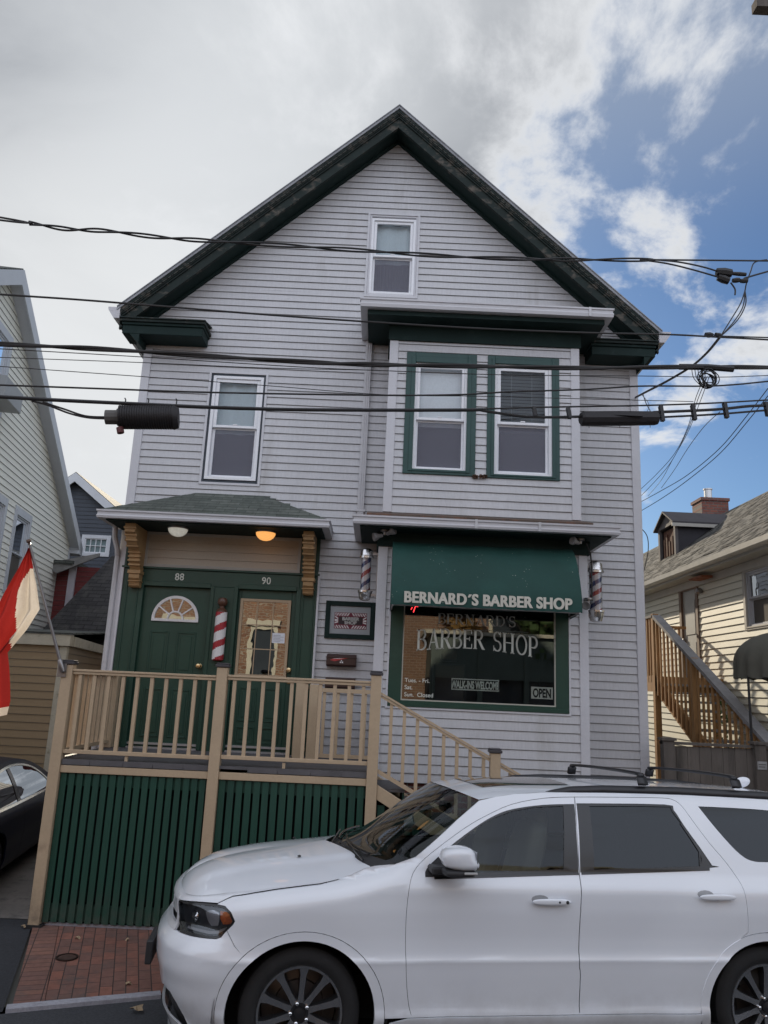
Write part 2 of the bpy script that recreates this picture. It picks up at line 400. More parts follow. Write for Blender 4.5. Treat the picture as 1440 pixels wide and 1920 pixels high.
BRW = brickmat('brick_paving', (0.25, 0.105, 0.075), (0.165, 0.088, 0.072), (0.045, 0.03, 0.026), 0.205, 0.098, 0.0045, order=(1, 0, -1), rz=R(-17), rough=0.8, bump=0.7, noise=0.22, dirt=(0.085, 0.075, 0.07))
BRB = brickmat('brick_border', (0.235, 0.115, 0.085), (0.18, 0.095, 0.08), (0.045, 0.03, 0.026), 0.10, 0.205, 0.0045, order=(1, 0, -1), rz=R(-17), rough=0.8, bump=0.7, noise=0.22, off=0.0, dirt=(0.085, 0.075, 0.07))
# sidewalk: brick field + border course (edge runs from the porch foot to the kerb)
e0 = Vector((-3.20, 8.20)); e1 = Vector((-2.56, 6.33)); ex = Vector((0.21, 0.07))
sheet('sidewalk', [(e0 + ex).to_tuple(), (e1 + ex).to_tuple(), (-1.55, 6.72), (0.5, 7.08), (8, 8.2), (14, 9.2), (14, 10.2), (3.4, 10.2), (3.4, 9.3), (0, 9.3), (0, 8.25), (-3.0, 8.25)], 0.004, BRW, th=0.04)
sheet('sidewalk_border', [(-3.24, 8.26), e1.to_tuple(), (e1 + ex * 0.98).to_tuple(), (e0 + ex * 0.98).to_tuple(), (-3.02, 8.26)], 0.0042, BRB, th=0.04)
kb = MB()
for a, b in (((-2.575, 6.262), (-1.55, 6.65)), ((-1.545, 6.652), (0.5, 7.012)), ((0.505, 7.013), (3.4, 7.49)), ((3.405, 7.491), (8, 8.14))):
    a = Vector(a); b = Vector(b); n = Vector((-(b - a).y, (b - a).x)).normalized() * 0.085
    kb.prism([(a.x, a.y, -0.04), (b.x, b.y, -0.04), (b.x + n.x, b.y + n.y, -0.04), (a.x + n.x, a.y + n.y, -0.04)], (0, 0, 0.052))
tag(kb.build('kerb', GRAN, bevel=0.004), kind='structure')
sheet('driveway', [(-9, 3.9), (-2.60, 6.27), (-3.24, 8.22), (-3.34, 8.34), (-3.34, 8.42), (-11, 8.42)], -0.012, ASPD)
sheet('driveway_concrete', [(-11, 8.422), (-3.34, 8.422), (-3.34, 22), (-11, 22)], -0.008, CONC)
# brick details on the sidewalk
vc = thing('valve_cover', 'small round iron valve cover set in the brick sidewalk', 'valve cover', (-2.56, 7.36, 0.006))
mb = MB(); mb.lathe([(0.075, 0), (0.075, 0.006), (0.0, 0.006)], (-2.56, 7.36, 0.005), n=28); mb.build('lid', mat('iron_lid', (0.10, 0.06, 0.05), 0.6, 0.4, var=0.3, vs=20), vc)
mb = MB(); mb.lathe([(0.078, 0), (0.078, 0.011), (0.092, 0.011), (0.092, 0)], (-2.56, 7.36, 0.005), n=28, close=False); mb.build('rim', mat('iron_rim', (0.05, 0.03, 0.025), 0.5, 0.6), vc)
LEAF = mat('dry_leaf', (0.36, 0.27, 0.17), 0.8, var=0.2, vs=20)
leaves = [(-1.66, 6.37, 0.055, 0.4, 'pale dry leaf lying on the asphalt beside the kerb'), (-1.86, 6.83, 0.03, 2.0, 'small pale leaf on the bricks close to the kerb'),
          (-2.66, 7.86, 0.03, 1.0, 'curled leaf on the bricks near the porch foot'), (-2.20, 7.88, 0.02, 2.6, 'tiny leaf on the bricks in front of the green lattice'), (-3.28, 8.12, 0.025, 0.8, 'bright scrap of leaf on the asphalt by the tan corner post'), (-2.68, 6.30, 0.03, 0.1, 'white leaf lying at the left end of the granite kerb')]
for (x, y, s, a, lb) in leaves:
    mb = MB(); pts = []
    for k in range(10):
        an = k / 10 * 2 * math.pi; r = s * (0.55 + 0.45 * ((k % 2) * 0.9 + 0.1)) * (1.3 if k in (0, 1) else 1)
        pts.append((x + math.cos(an + a) * r, y + math.sin(an + a) * r * 0.8, 0.014 + 0.012 * math.sin(an * 2 + a)))
    c = (x, y, 0.03)
    for k in range(10): mb.face([c, pts[k], pts[(k + 1) % 10]])
    tag(mb.build('leaf', LEAF), lb, 'leaf', 'fallen leaves on the pavement')

# ------------------------------------------------------------------ main house
H = thing('house', 'tall gabled house in pale grey siding with green trim and a ground floor shop', 'house', (0, 9.8, 0))
F = Fr((0, 9.8, 0))
WX, APX, APZ, EVZ = 3.35, -0.04, 10.20, 6.98
SL = (10.47 - 7.16) / 3.62
def gab(z):
    hw = min(WX, (APZ + 0.02 - z) / SL)
    if hw < WX: return (APX - hw, APX + hw)
    return (-WX, WX)
gw = (-0.385, 0.30, 7.73, 8.99); lw = (-2.42, -1.68, 4.93, 6.46)
door = (-3.27, -0.80, 1.0, 4.35)
DN = (-0.34, 2.44, 4.0, 7.0)
ivm = holes(gab, [gw, lw, door, (0.0, 2.40, 4.5, 7.0), (0.0, 2.40, 1.0, 4.35)])
siding('wall', H, F, ivm, 1.38, 10.2, brk=[gw[2], gw[3], lw[2], lw[3], 4.35, 4.5, 7.0, APZ - WX * SL])
# body of the house behind
mb = MB(); D0, D1 = 9.84, 17.6
for x in (-WX, WX):
    s = -1 if x < 0 else 1
    mb.box(x, x - s * 0.06, D0, D1, 0, 7.1)
mb.prism([(-WX, D1, 0), (WX, D1, 0), (WX, D1, 7.0), (APX, D1, 10.3), (-WX, D1, 7.0)], (0, 0.06, 0))
mb.box(-WX + .06, WX - .06, 12.6, 12.66, 0, 7.4); mb.box(-WX + .06, WX - .06, 9.86, 12.6, 4.36, 4.44); mb.box(-WX + .06, WX - .06, 9.86, 12.6, 7.2, 7.28); mb.box(-WX + .06, WX - .06, 9.86, 12.6, 1.3, 1.36)
mb.build('inner_walls', ROOM, H)
F2 = Fr((-WX, 17.6, 0), (0, -1, 0), (-1, 0, 0)); siding('side_wall', H, F2, lambda z: [(0, 7.74)], 1.38, 7.0)
F3 = Fr((WX, 9.86, 0), (0, 1, 0), (1, 0, 0)); siding('side_wall', H, F3, lambda z: [(0, 7.74)], 1.38, 7.0)
mb = MB(); mb.box(-WX + 0.03, -0.02, 9.83, 9.95, -0.05, 1.38); mb.box(-0.02, WX - 0.03, 9.83, 9.95, -0.05, 1.38); mb.box(-0.0, 2.39, 9.08, 9.83, -0.05, 1.38)
mb.box(-WX + .03, -WX + .1, 9.95, 17.6, -0.05, 1.38); mb.box(WX - .1, WX - .03, 9.95, 17.6, -0.05, 1.38); mb.build('foundation', BRICKF, H)
for x0, x1, zt in ((-WX - 0.022, -WX + 0.09, 6.79), (WX - 0.09, WX + 0.022, 6.79)):
    mb = MB(); F.box(mb, x0, x1, -0.10, 0.024, 1.36, zt); mb.build('corner_board', TRIM, H, bevel=0.004)
# J-channel around openings
for (a, b, c, d) in (gw, lw):
    mb = MB(); frame4(mb, F, a - 0.03, b + 0.03, c - 0.03, d + 0.03, 0.03, 0, 0.019); mb.build('window_trim', TRIM, H)
# main roof: slopes with overhang
def rk(x, off=0.0): return 10.47 + off - abs(x - APX) * SL
RX = 3.62
for s in (-1, 1):
    xe = APX + s * RX
    mb = MB(); mb.prism([(APX, 9.40, rk(APX, -0.02)), (xe, 9.40, rk(xe, -0.02)), (xe, 9.40, rk(xe, -0.10)), (APX, 9.40, rk(APX, -0.10))], (0, 8.5, 0))
    mb.build('roof', SHING, H)
    mb = MB(); mb.prism([(APX, 9.375, rk(APX, 0.01)), (xe, 9.375, rk(xe, 0.01)), (xe, 9.375, rk(xe, -0.04)), (APX, 9.375, rk(APX, -0.04))], (0, 0.03, 0))
    mb.prism([(APX, 9.36, rk(APX, 0.015)), (xe, 9.36, rk(xe, 0.015)), (xe, 9.36, rk(xe, 0.003)), (APX, 9.36, rk(APX, 0.003))], (0, 0.07, 0))
    mb.build('drip_edge', mat('drip_edge', (0.30, 0.31, 0.33), 0.6, var=0.3, vs=5), H)
    # rake: crown (peeling), fascia, bed mould, soffit
    mb = MB()
    for (z0_, z1_, ya, yb) in ((-0.042, -0.085, 9.392, 9.50), (-0.085, -0.125, 9.415, 9.50), (-0.125, -0.155, 9.43, 9.5)):
        xe2 = APX + s * (RX - 0.005)
        mb.prism([(APX, ya, rk(APX, z0_)), (xe2, ya, rk(xe2, z0_)), (xe2, ya, rk(xe2, z1_)), (APX, ya, rk(APX, z1_))], (0, yb - ya, 0))
    mb.build('rake_crown', PEEL, H)
    mb = MB(); xe3 = APX + s * (RX - 0.03)
    mb.prism([(APX, 9.45, rk(APX, -0.156)), (xe3, 9.45, rk(xe3, -0.156)), (xe3, 9.45, rk(xe3, -0.30)), (APX, 9.45, rk(APX, -0.30))], (0, 0.05, 0))
    mb.build('rake_fascia', PEEL, H)
    mb = MB(); mb.prism([(APX, 9.502, rk(APX, -0.22)), (xe3, 9.502, rk(xe3, -0.22)), (xe3, 9.502, rk(xe3, -0.27)), (APX, 9.502, rk(APX, -0.27))], (0, 0.33, 0))
    mb.prism([(APX, 9.74, rk(APX, -0.271)), (APX + s * 3.3, 9.74, rk(APX + s * 3.3, -0.271)), (APX + s * 3.3, 9.74, rk(APX + s * 3.3, -0.31)), (APX, 9.74, rk(APX, -0.31))], (0, 0.055, 0))
    mb.build('rake_soffit', DGREEN, H)
    # eave along the side: gutter and soffit
    xg = APX + s * 3.58
    mb = MB(); g0 = 7.04
    mb.prism([(xg, 9.385, g0 + 0.125), (xg + s * 0.16, 9.385, g0 + 0.125), (xg + s * 0.15, 9.385, g0 + 0.08), (xg + s * 0.075, 9.385, g0 - 0.03), (xg, 9.385, g0 - 0.03)], (0, 8.3, 0))
    mb.build('eave_gutter', GUT, H)
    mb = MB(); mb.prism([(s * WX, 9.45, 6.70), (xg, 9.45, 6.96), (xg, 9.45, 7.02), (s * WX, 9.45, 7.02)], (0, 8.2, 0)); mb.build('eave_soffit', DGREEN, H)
    # cornice return on the gable front
    xi = s * 2.48 if s < 0 else 2.62
    mb = MB()
    xo = APX + s * 3.57
    mb.box(xo, xi, 9.40, 9.80, 6.985, 7.02)
    mb.prism([(xo, 9.38, 7.021), (xo, 9.82, 7.12), (xi, 9.82, 7.12), (xi, 9.38, 7.021)], (0, 0, 0.015)); mb.build('return_cap', PEEL, H)
    mb = MB(); mb.box(xo + (-s) * 0.02, xi + s * 0.02, 9.425, 9.80, 6.945, 6.984); mb.box(xo - s * 0.03, xi + s * 0.035, 9.445, 9.79, 6.825, 6.944)
    mb.build('cornice_return', DGREEN, H, bevel=0.006)
def gutter_profile(y, z, h=0.115, dep=0.10):
    return [(y + 0.012, z - h), (y + dep, z - h), (y + dep, z), (y, z), (y, z - 0.02), (y + 0.014, z - 0.028), (y + 0.014, z - 0.055), (y + 0.004, z - 0.075)]
def gutter(name, x0, x1, y, z, back, h=0.115, par=None, seams=()):
    """front gutter with mitred returns running back to y=back"""
    mb = MB(); pr = gutter_profile(y, z, h); yc = [p[0] - y for p in pr]; zc = [p[1] for p in pr]; n = len(pr)
    loops = []
    loops.append([(x0 + yc[k], back, zc[k]) for k in range(n)])
    loops.append([(x0 + yc[k], y + yc[k], zc[k]) for k in range(n)])
    loops.append([(x1 - yc[k], y + yc[k], zc[k]) for k in range(n)])
    loops.append([(x1 - yc[k], back, zc[k]) for k in range(n)])
    b = len(mb.v)
    for l in loops: mb.v += l
    for i in range(3):
        for k in range(n):
            k2 = (k + 1) % n; mb.f.append((b + i * n + k, b + i * n + k2, b + (i + 1) * n + k2, b + (i + 1) * n + k)); mb.mi.append(0)
    for sx in seams: mb.box(sx, sx + 0.03, y - 0.004, y + 0.02, z - h - 0.003, z + 0.004)
    return mb.build(name, GUT, par or H)
gutter('bay_roof_gutter', -0.42, 2.77, 8.80, 7.155, 9.80, seams=(2.45,))
gutter('shop_roof_gutter', -0.36, 2.73, 8.62, 4.325, 9.80, h=0.10, seams=(1.05, 1.78))
gutter('canopy_gutter', -3.46, -0.64, 9.05, 4.345, 9.80, h=0.10)
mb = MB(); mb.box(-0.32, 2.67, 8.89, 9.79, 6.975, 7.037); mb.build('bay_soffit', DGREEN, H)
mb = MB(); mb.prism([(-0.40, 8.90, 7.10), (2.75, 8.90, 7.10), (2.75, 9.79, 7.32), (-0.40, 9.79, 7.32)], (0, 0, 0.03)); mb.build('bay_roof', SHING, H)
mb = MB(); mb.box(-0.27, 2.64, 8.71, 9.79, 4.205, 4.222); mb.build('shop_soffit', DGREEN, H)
mb = MB(); mb.prism([(-0.20, 8.66, 4.335), (2.42, 8.66, 4.335), (2.42, 9.30, 4.50), (-0.20, 9.30, 4.50)], (0, 0, 0.022)); mb.prism([(2.40, 9.2, 4.47), (2.66, 9.2, 4.33), (2.66, 9.78, 4.33), (2.40, 9.78, 4.47)], (0, 0, 0.02))
mb.prism([(-0.02, 9.2, 4.47), (-0.02, 9.78, 4.47), (-0.30, 9.78, 4.33), (-0.30, 9.2, 4.33)], (0, 0, 0.02))
mb.build('shop_roof', mat('tar_roof', (0.10, 0.075, 0.06), 0.9, var=0.4, vs=4, bump=0.4, bs=30, c2=(0.22, 0.10, 0.06), c2t=(0.5, 0.7), c2s=5), H)
mb = MB(); mb.box(-3.36, -0.74, 9.13, 9.79, 4.23, 4.25); mb.build('canopy_soffit', DGREEN, H)
# hipped canopy roof
a, b, c, d = (-3.42, 9.08, 4.352), (-0.68, 9.08, 4.352), (-1.58, 9.80, 4.78), (-2.46, 9.80, 4.78)
mb = MB(); mb.face([a, b, c, d]); mb.face([b, (-0.68, 9.80, 4.352), c]); mb.face([a, d, (-3.42, 9.80, 4.352)])
for p, q in ((a, b), (b, (-0.68, 9.80, 4.352)), ((-3.42, 9.80, 4.352), a)):
    mb.face([q, p, (p[0], p[1], 4.336), (q[0], q[1], 4.336)])
mb.face([(a[0], a[1], 4.336), (-3.42, 9.80, 4.336), (-0.68, 9.80, 4.336), (b[0], b[1], 4.336)])
for k in range(1, 9):    # shingle course edges
    t0 = k / 9.0; z = 4.352 + 0.428 * t0
    xa = a[0] + (d[0] - a[0]) * t0 + .01; xb = b[0] + (c[0] - b[0]) * t0 - .01; yy = 9.08 + 0.72 * t0
    x = xa
    while x < xb:
        wd = random.uniform(0.16, 0.34); j = random.uniform(-0.006, 0.006)
        xr = min(x + wd, xb); e0_ = 0.08 if x == xa else 0; e1_ = -0.08 if xr == xb else 0
        mb.face([(x, yy - 0.02 + j, z - 0.006), (xr, yy - 0.02 + j, z - 0.006), (xr + e1_, yy + 0.06, z + 0.042), (x + e0_, yy + 0.06, z + 0.042)])
        mb.face([(x, yy - 0.02 + j, z - 0.016), (min(x + wd, xb), yy - 0.02 + j, z - 0.016), (min(x + wd, xb), yy - 0.02 + j, z - 0.006), (x, yy - 0.02 + j, z - 0.006)])
        x += wd + 0.004
mb.build('canopy_roof', brickmat('canopy_shingle', (0.075, 0.088, 0.076), (0.12, 0.132, 0.115), (0.04, 0.045, 0.04), 0.26, 0.05, 0.004, bump=0.6, noise=0.3), H)

# ---- upper bay
FB = Fr((0, 9.2, 0)); w1 = (0.205, 1.105, 5.0, 6.62); w2 = (1.245, 2.16, 4.99, 6.62)
siding('bay_wall', H, FB, holes(lambda z: (0.09, 2.31), [w1, w2]), 4.5, 6.77, brk=[4.99, 5.0, 6.62])
FL = Fr((-0.0, 9.8, 0), (0, -1, 0), (-1, 0, 0)); siding('bay_side_wall', H, FL, lambda z: [(0, 0.51)], 4.5, 6.8)
FRr = Fr((2.40, 9.2, 0), (0, 1, 0), (1, 0, 0)); siding('bay_side_wall', H, FRr, lambda z: [(0.09, 0.6)], 4.5, 6.8)
for x0, x1 in ((-0.02, 0.09), (2.31, 2.42)):
    mb = MB(); mb.box(x0, x1, 9.178, 9.29, 4.50, 6.77); mb.build('bay_corner_board', TRIM, H, bevel=0.004)
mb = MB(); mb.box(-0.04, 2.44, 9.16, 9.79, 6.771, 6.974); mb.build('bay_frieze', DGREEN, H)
mb = MB(); mb.box(0.0, 2.4, 9.25, 9.79, 4.40, 4.49); mb.box(0.05, 0.1, 9.25, 9.8, 4.5, 6.9); mb.box(2.30, 2.35, 9.25, 9.8, 4.5, 6.9); mb.box(0.1, 2.3, 9.82, 9.86, 6.7, 7.2); mb.build('bay_floor', ROOM, H)

def dh_window(label, fr, x0, x1, z0, z1, casing, cm, sw, upper, lower, zmid=None, par=H, dz=0.0, head=0.0, sm=WHITE, pane=None, nose=0.0):
    """double-hung window: casing, sashes, panes, blind and screen"""
    mb = MB(); d0, d1 = -0.10, 0.03
    if casing:
        frame4(mb, fr, x0, x1, z0, z1, casing, d0, 0.024, wb=casing * 0.5, wt=casing * 1.15)
        frame4(mb, fr, x0 + casing * 0.55, x1 - casing * 0.55, z0 + casing * 0.28, z1 - casing * 0.5, casing * 0.47, -0.05, 0.034, wb=casing * 0.26, wt=casing * 0.70)
    xi0, xi1, zi0, zi1 = x0 + casing, x1 - casing, z0 + casing * 0.5 + dz, z1 - casing * 1.15 - head
    if not casing: frame4(mb, fr, x0, x1, z0, z1, 0.028, d0, 0.006)
    wdw = mb.build('window', cm, par, bevel=0.004)
    if label: wdw['label'] = label
    if head:
        mb = MB(); fr.box(mb, xi0 + 0.028, xi1 - 0.028, -0.09, -0.02, zi1, zi1 + head - 0.028); mb.build('head_jamb', cm, wdw)
    if not casing: xi0 += 0.028; xi1 -= 0.028; zi0 += 0.028; zi1 -= 0.028 if not head else 0.0
    mb = MB(); frame4(mb, fr, xi0, xi1, zi0, zi1, sw * 0.55, -0.09, 0.004)
    mb.build('outer_frame', sm, wdw, bevel=0.003)
    a0, a1, b0, b1 = xi0 + sw * 0.56, xi1 - sw * 0.56, zi0 + sw * 0.56, zi1 - sw * 0.56
    zm = zmid if zmid else (b0 + b1) / 2
    mb = MB(); frame4(mb, fr, a0, a1, zm, b1, sw * 0.62, -0.055, -0.016, wb=0.035); mb.build('sash', sm, wdw, bevel=0.003)
    mb = MB(); frame4(mb, fr, a0, a1, b0, zm + 0.015, sw * 0.45, -0.088, -0.060, wt=0.035); fr.box(mb, (a0 + a1) / 2 - 0.03, (a0 + a1) / 2 + 0.03, -0.05, -0.012, zm + 0.036, zm + 0.052); mb.build('sash', sm, wdw, bevel=0.003)
    mb = MB(); mb.face([fr.p(a0 + sw * .5, -0.034, zm + 0.02), fr.p(a1 - sw * .5, -0.034, zm + 0.02), fr.p(a1 - sw * .5, -0.034, b1 - sw * .5), fr.p(a0 + sw * .5, -0.034, b1 - sw * .5)]); mb.build('pane', pane or PANE, wdw)
    mb = MB(); mb.face([fr.p(a0 + .01, -0.074, b0 + .01), fr.p(a1 - .01, -0.074, b0 + .01), fr.p(a1 - .01, -0.074, zm), fr.p(a0 + .01, -0.074, zm)]); mb.build('pane', pane or PANE, wdw)
    if lower == 'screen':
        mb = MB(); mb.face([fr.p(a0 + .02, -0.064, b0 + .02), fr.p(a1 - .02, -0.064, b0 + .02), fr.p(a1 - .02, -0.064, zm - .01), fr.p(a0 + .02, -0.064, zm - .01)])
        mb.build('insect_screen', SCRT, wdw)
    if upper:
        mb = MB()
        if upper == 'slats':
            z = b1 - 0.03
            while z > zm - 0.05:
                mb.face([fr.p(a0, -0.115, z), fr.p(a1, -0.115, z), fr.p(a1, -0.150, z - 0.024), fr.p(a0, -0.150, z - 0.024)]); z -= 0.046
            for q in (0.3, 0.7):
                xx = a0 + (a1 - a0) * q; fr.box(mb, xx, xx + .004, -.112, -.108, zm - .05, b1)
            mb.build('blind', BLINDD, wdw)
        else:
            n = 12
            for k in range(n):
                xa = a0 + (a1 - a0) * k / n; xb = a0 + (a1 - a0) * (k + 1) / n
                da = -0.12 - 0.012 * math.sin(k * 1.1); db = -0.12 - 0.012 * math.sin((k + 1) * 1.1)
                if upper == 'shade': da = db = -0.12
                zb = zm - 0.06
                mb.face([fr.p(xa, da, zb), fr.p(xb, db, zb), fr.p(xb, db, b1), fr.p(xa, da, b1)])
            mb.build('blind', BLINDW if upper == 'shade' else BLIND, wdw)
    return wdw
# insect screen: see-through grey mesh
sm_ = bpy.data.materials.new('screen_mesh'); sm_.use_nodes = True; nt = sm_.node_tree; nt.nodes.clear()
o_ = N(nt, 'ShaderNodeOutputMaterial'); mx = N(nt, 'ShaderNodeMixShader'); mx.inputs[0].default_value = 0.52
tr = N(nt, 'ShaderNodeBsdfTransparent'); df = N(nt, 'ShaderNodeBsdfDiffuse'); df.inputs[0].default_value = (0.25, 0.25, 0.30, 1)
L(nt, tr.outputs[0], mx.inputs[1]); L(nt, df.outputs[0], mx.inputs[2]); L(nt, mx.outputs[0], o_.inputs[0]); SCRT = sm_
DKJ = mat('dark_jamb', (0.035, 0.045, 0.06), 0.6)
dh_window('narrow gable window under the roof peak', F, gw[0], gw[1], gw[2], gw[3], 0, TRIM, 0.065, 'curtain', 'screen', zmid=8.34, head=0.05)
dh_window('left second floor window above the door canopy', F, lw[0], lw[1], lw[2], lw[3], 0, DKJ, 0.075, 'curtain', 'screen', zmid=5.70, dz=0.015)
dh_window('left bay window with a white shade', FB, *w1, 0.115, TEAL, 0.058, 'shade', 'screen', zmid=5.72)
dh_window('right bay window with slatted blinds', FB, *w2, 0.092, TEAL, 0.07, 'slats', 'screen', zmid=5.71)
mb = MB()
for k in range(26):
    x = 1.13 + random.uniform(-0.06, 0.11); z = 4.985 + random.uniform(-0.012, 0.02)
    mb.box(x, x + random.uniform(.01, .03), 9.15, 9.19, z, z + random.uniform(.008, .02))
mb.build('rotten_sill', mat('rotten_wood', (0.10, 0.05, 0.03), 0.9, var=0.5, vs=30), H)

# ---- shop bay (ground floor)
FS = Fr((0, 9.05, 0)); sw_ = (0.135, 2.215, 2.20, 4.03)
siding('shop_wall', H, FS, holes(lambda z: (0.07, 2.34), [sw_]), 1.38, 4.04, brk=[2.20, 4.03], e=0.1016)
FL2 = Fr((-0.03, 9.8, 0), (0, -1, 0), (-1, 0, 0)); siding('shop_side_wall', H, FL2, lambda z: [(0, 0.66)], 1.38, 4.2)
FR2 = Fr((2.43, 9.05, 0), (0, 1, 0), (1, 0, 0)); siding('shop_side_wall', H, FR2, lambda z: [(0.09, 0.75)], 1.38, 4.2)
for x0, x1 in ((-0.045, 0.07), (2.34, 2.445)):
    mb = MB(); mb.box(x0, x1, 9.026, 9.14, 1.37, 4.04); mb.build('shop_corner_board', TRIM, H, bevel=0.004)
mb = MB(); mb.box(-0.07, 2.47, 9.0, 9.79, 4.041, 4.204); mb.build('shop_frieze', DGREEN, H)
mb = MB(); frame4(mb, FS, sw_[0] - 0.022, sw_[1] + 0.022, sw_[2] - 0.022, sw_[3], 0.022, 0, 0.02); mb.build('window_trim', TRIM, H)
SW = MB(); frame4(SW, FS, sw_[0], sw_[1], sw_[2], sw_[3], 0.15, -0.04, 0.015, wb=0.07, wt=0.5); FS.box(SW, sw_[0] + 0.01, sw_[1] - 0.01, -0.05, 0.03, sw_[2], sw_[2] + 0.045)
swo = SW.build('shop_window', GREEN, H, bevel=0.004); swo['label'] = 'large plate glass shop window in a green frame'
GX0, GX1, GZ0, GZ1 = 0.285, 2.065, 2.27, 3.53
mb = MB(); frame4(mb, FS, GX0, GX1, GZ0, GZ1, 0.014, -0.03, 0.004); mb.build('glazing_bead', mat('pale_bead', (0.45, 0.44, 0.38), 0.5), swo)
mb = MB(); nx_, nz_ = 14, 10
for i in range(nx_):
    for j in range(nz_):
        def gp(i, j):
            u, v = i / nx_, j / nz_
            return FS.p(GX0 + .01 + (GX1 - GX0 - .02) * u, -0.012, GZ0 + .01 + (GZ1 - GZ0 - .02) * v)
        mb.face([gp(i, j), gp(i + 1, j), gp(i + 1, j + 1), gp(i, j + 1)])
SHOPG = glass('shop_glass', (0.88, 0.92, 0.89), 0.95, 0.0, 0.045, base=0.15, wavs=1.2)
mb.build('pane', SHOPG, swo, smooth=True)
# serif lettering on the glass
LET = mat('window_lettering', (0.62, 0.65, 0.60), 0.6, var=0.15, vs=6)
LETD = mat('dark_lettering', (0.10, 0.12, 0.11), 0.6)
def arc(cx, cy, rx, ry, a0, a1, n=12): return [(cx + rx * math.cos(R(a0 + (a1 - a0) * k / n)), cy + ry * math.sin(R(a0 + (a1 - a0) * k / n))) for k in range(n + 1)]
TH, TN = 0.15, 0.055   # thick and thin strokes, letter height 1
def serif(x, y): return ('L', [(x - 0.13, y), (x + 0.13, y)], 0.045)
GL = {
 'B': (0.72, [('L', [(0.15, 0), (0.15, 1)], TH), ('L', [(0.02, 0.025), (0.36, 0.025)], 0.05), ('L', [(0.02, 0.975), (0.36, 0.975)], 0.05), ('L', [(0.15, 0.53), (0.36, 0.53)], 0.05), ('A', arc(0.36, 0.755, 0.21, 0.22, 90, -90), TH * .85), ('A', arc(0.36, 0.275, 0.26, 0.25, 90, -90), TH * .85)]),
 'A': (0.86, [('L', [(0.42, 1), (0.14, 0)], TN), ('L', [(0.42, 1), (0.72, 0)], TH), ('L', [(0.24, 0.34), (0.60, 0.34)], 0.05), serif(0.13, 0.02), serif(0.72, 0.02)]),
 'R': (0.82, [('L', [(0.15, 0), (0.15, 1)], TH), serif(0.15, 0.02), ('L', [(0.02, 0.975), (0.36, 0.975)], 0.05), ('L', [(0.15, 0.50), (0.38, 0.50)], 0.05), ('A', arc(0.37, 0.74, 0.22, 0.235, 90, -90), TH * .85), ('L', [(0.38, 0.50), (0.68, 0.02)], TH), ('L', [(0.62, 0.02), (0.80, 0.02)], 0.05)]),
 'E': (0.70, [('L', [(0.15, 0), (0.15, 1)], TH), ('L', [(0.02, 0.025), (0.62, 0.025)], 0.05), ('L', [(0.02, 0.975), (0.58, 0.975)], 0.05), ('L', [(0.15, 0.51), (0.46, 0.51)], 0.05), ('L', [(0.61, 0.0), (0.61, 0.26)], 0.05), ('L', [(0.58, 1.0), (0.58, 0.78)], 0.05), ('L', [(0.46, 0.40), (0.46, 0.62)], 0.045)]),
 'S': (0.64, [('A', arc(0.31, 0.75, 0.20, 0.23, 35, 250, 14) + arc(0.31, 0.27, 0.23, 0.25, 75, -150, 14), TH * .8), ('L', [(0.52, 1.0), (0.52, 0.74)], 0.04), ('L', [(0.08, 0.0), (0.08, 0.28)], 0.04)]),
 'H': (0.90, [('L', [(0.16, 0), (0.16, 1)], TH), ('L', [(0.70, 0), (0.70, 1)], TH), ('L', [(0.16, 0.51), (0.70, 0.51)], 0.05), serif(0.16, 0.02), serif(0.16, 0.98), serif(0.70, 0.02), serif(0.70, 0.98)]),
 'O': (0.84, [('A', arc(0.41, 0.5, 0.32, 0.46, 0, 360, 28), TH * .8)]),
 'P': (0.70, [('L', [(0.15, 0), (0.15, 1)], TH), serif(0.15, 0.02), ('L', [(0.02, 0.975), (0.36, 0.975)], 0.05), ('L', [(0.15, 0.45), (0.38, 0.45)], 0.05), ('A', arc(0.37, 0.71, 0.23, 0.26, 90, -90), TH * .85)]),
 'N': (0.90, [('L', [(0.16, 0), (0.16, 1)], TN), ('L', [(0.72, 0), (0.72, 1)], TN), ('L', [(0.16, 1), (0.72, 0)], TH), serif(0.16, 0.02), serif(0.13, 0.98), serif(0.72, 0.98)]),
 'D': (0.84, [('L', [(0.15, 0), (0.15, 1)], TH), ('L', [(0.02, 0.025), (0.34, 0.025)], 0.05), ('L', [(0.02, 0.975), (0.34, 0.975)], 0.05), ('A', arc(0.32, 0.5, 0.40, 0.475, 90, -90, 18), TH * .85)]),
 "'": (0.24, [('L', [(0.14, 1.0), (0.09, 0.76)], 0.09)]), ' ': (0.50, [])}
def serif_text(name, s, size, fr, xc, z, d, m, par, width, arcf=lambda t: (0.0, 0.0, 1.0)):
    tot = sum(GL[c][0] for c in s); sc = width / (tot * size); mb = MB(); x = 0
    for ch in s:
        wch, st = GL[ch]
        for kind, pts, th in st:
            for (ax_, ay), (bx_, by) in zip(pts, pts[1:]):
                dx, dy = bx_ - ax_, by - ay; ln = math.hypot(dx, dy) or 1
                nx, ny = -dy / ln * th / 2, dx / ln * th / 2
                if kind == 'A': k = 0.45 + 0.55 * abs(dy / ln); nx *= k; ny *= k; ex_, ey = dx / ln * .01, dy / ln * .01
                else: ex_ = ey = 0
                q = []
                for (u, v) in ((ax_ - ex_ + nx, ay - ey + ny), (bx_ + ex_ + nx, by + ey + ny), (bx_ + ex_ - nx, by + ey - ny), (ax_ - ex_ - nx, ay - ey - ny)):
                    X = (x + u) / tot; off, sl, hs = arcf(X)
                    q.append(fr.p(xc + (X - 0.5) * width, d, z + off + v * size * hs))
                mb.face(q)
        x += wch
    return mb.build(name, m, par)
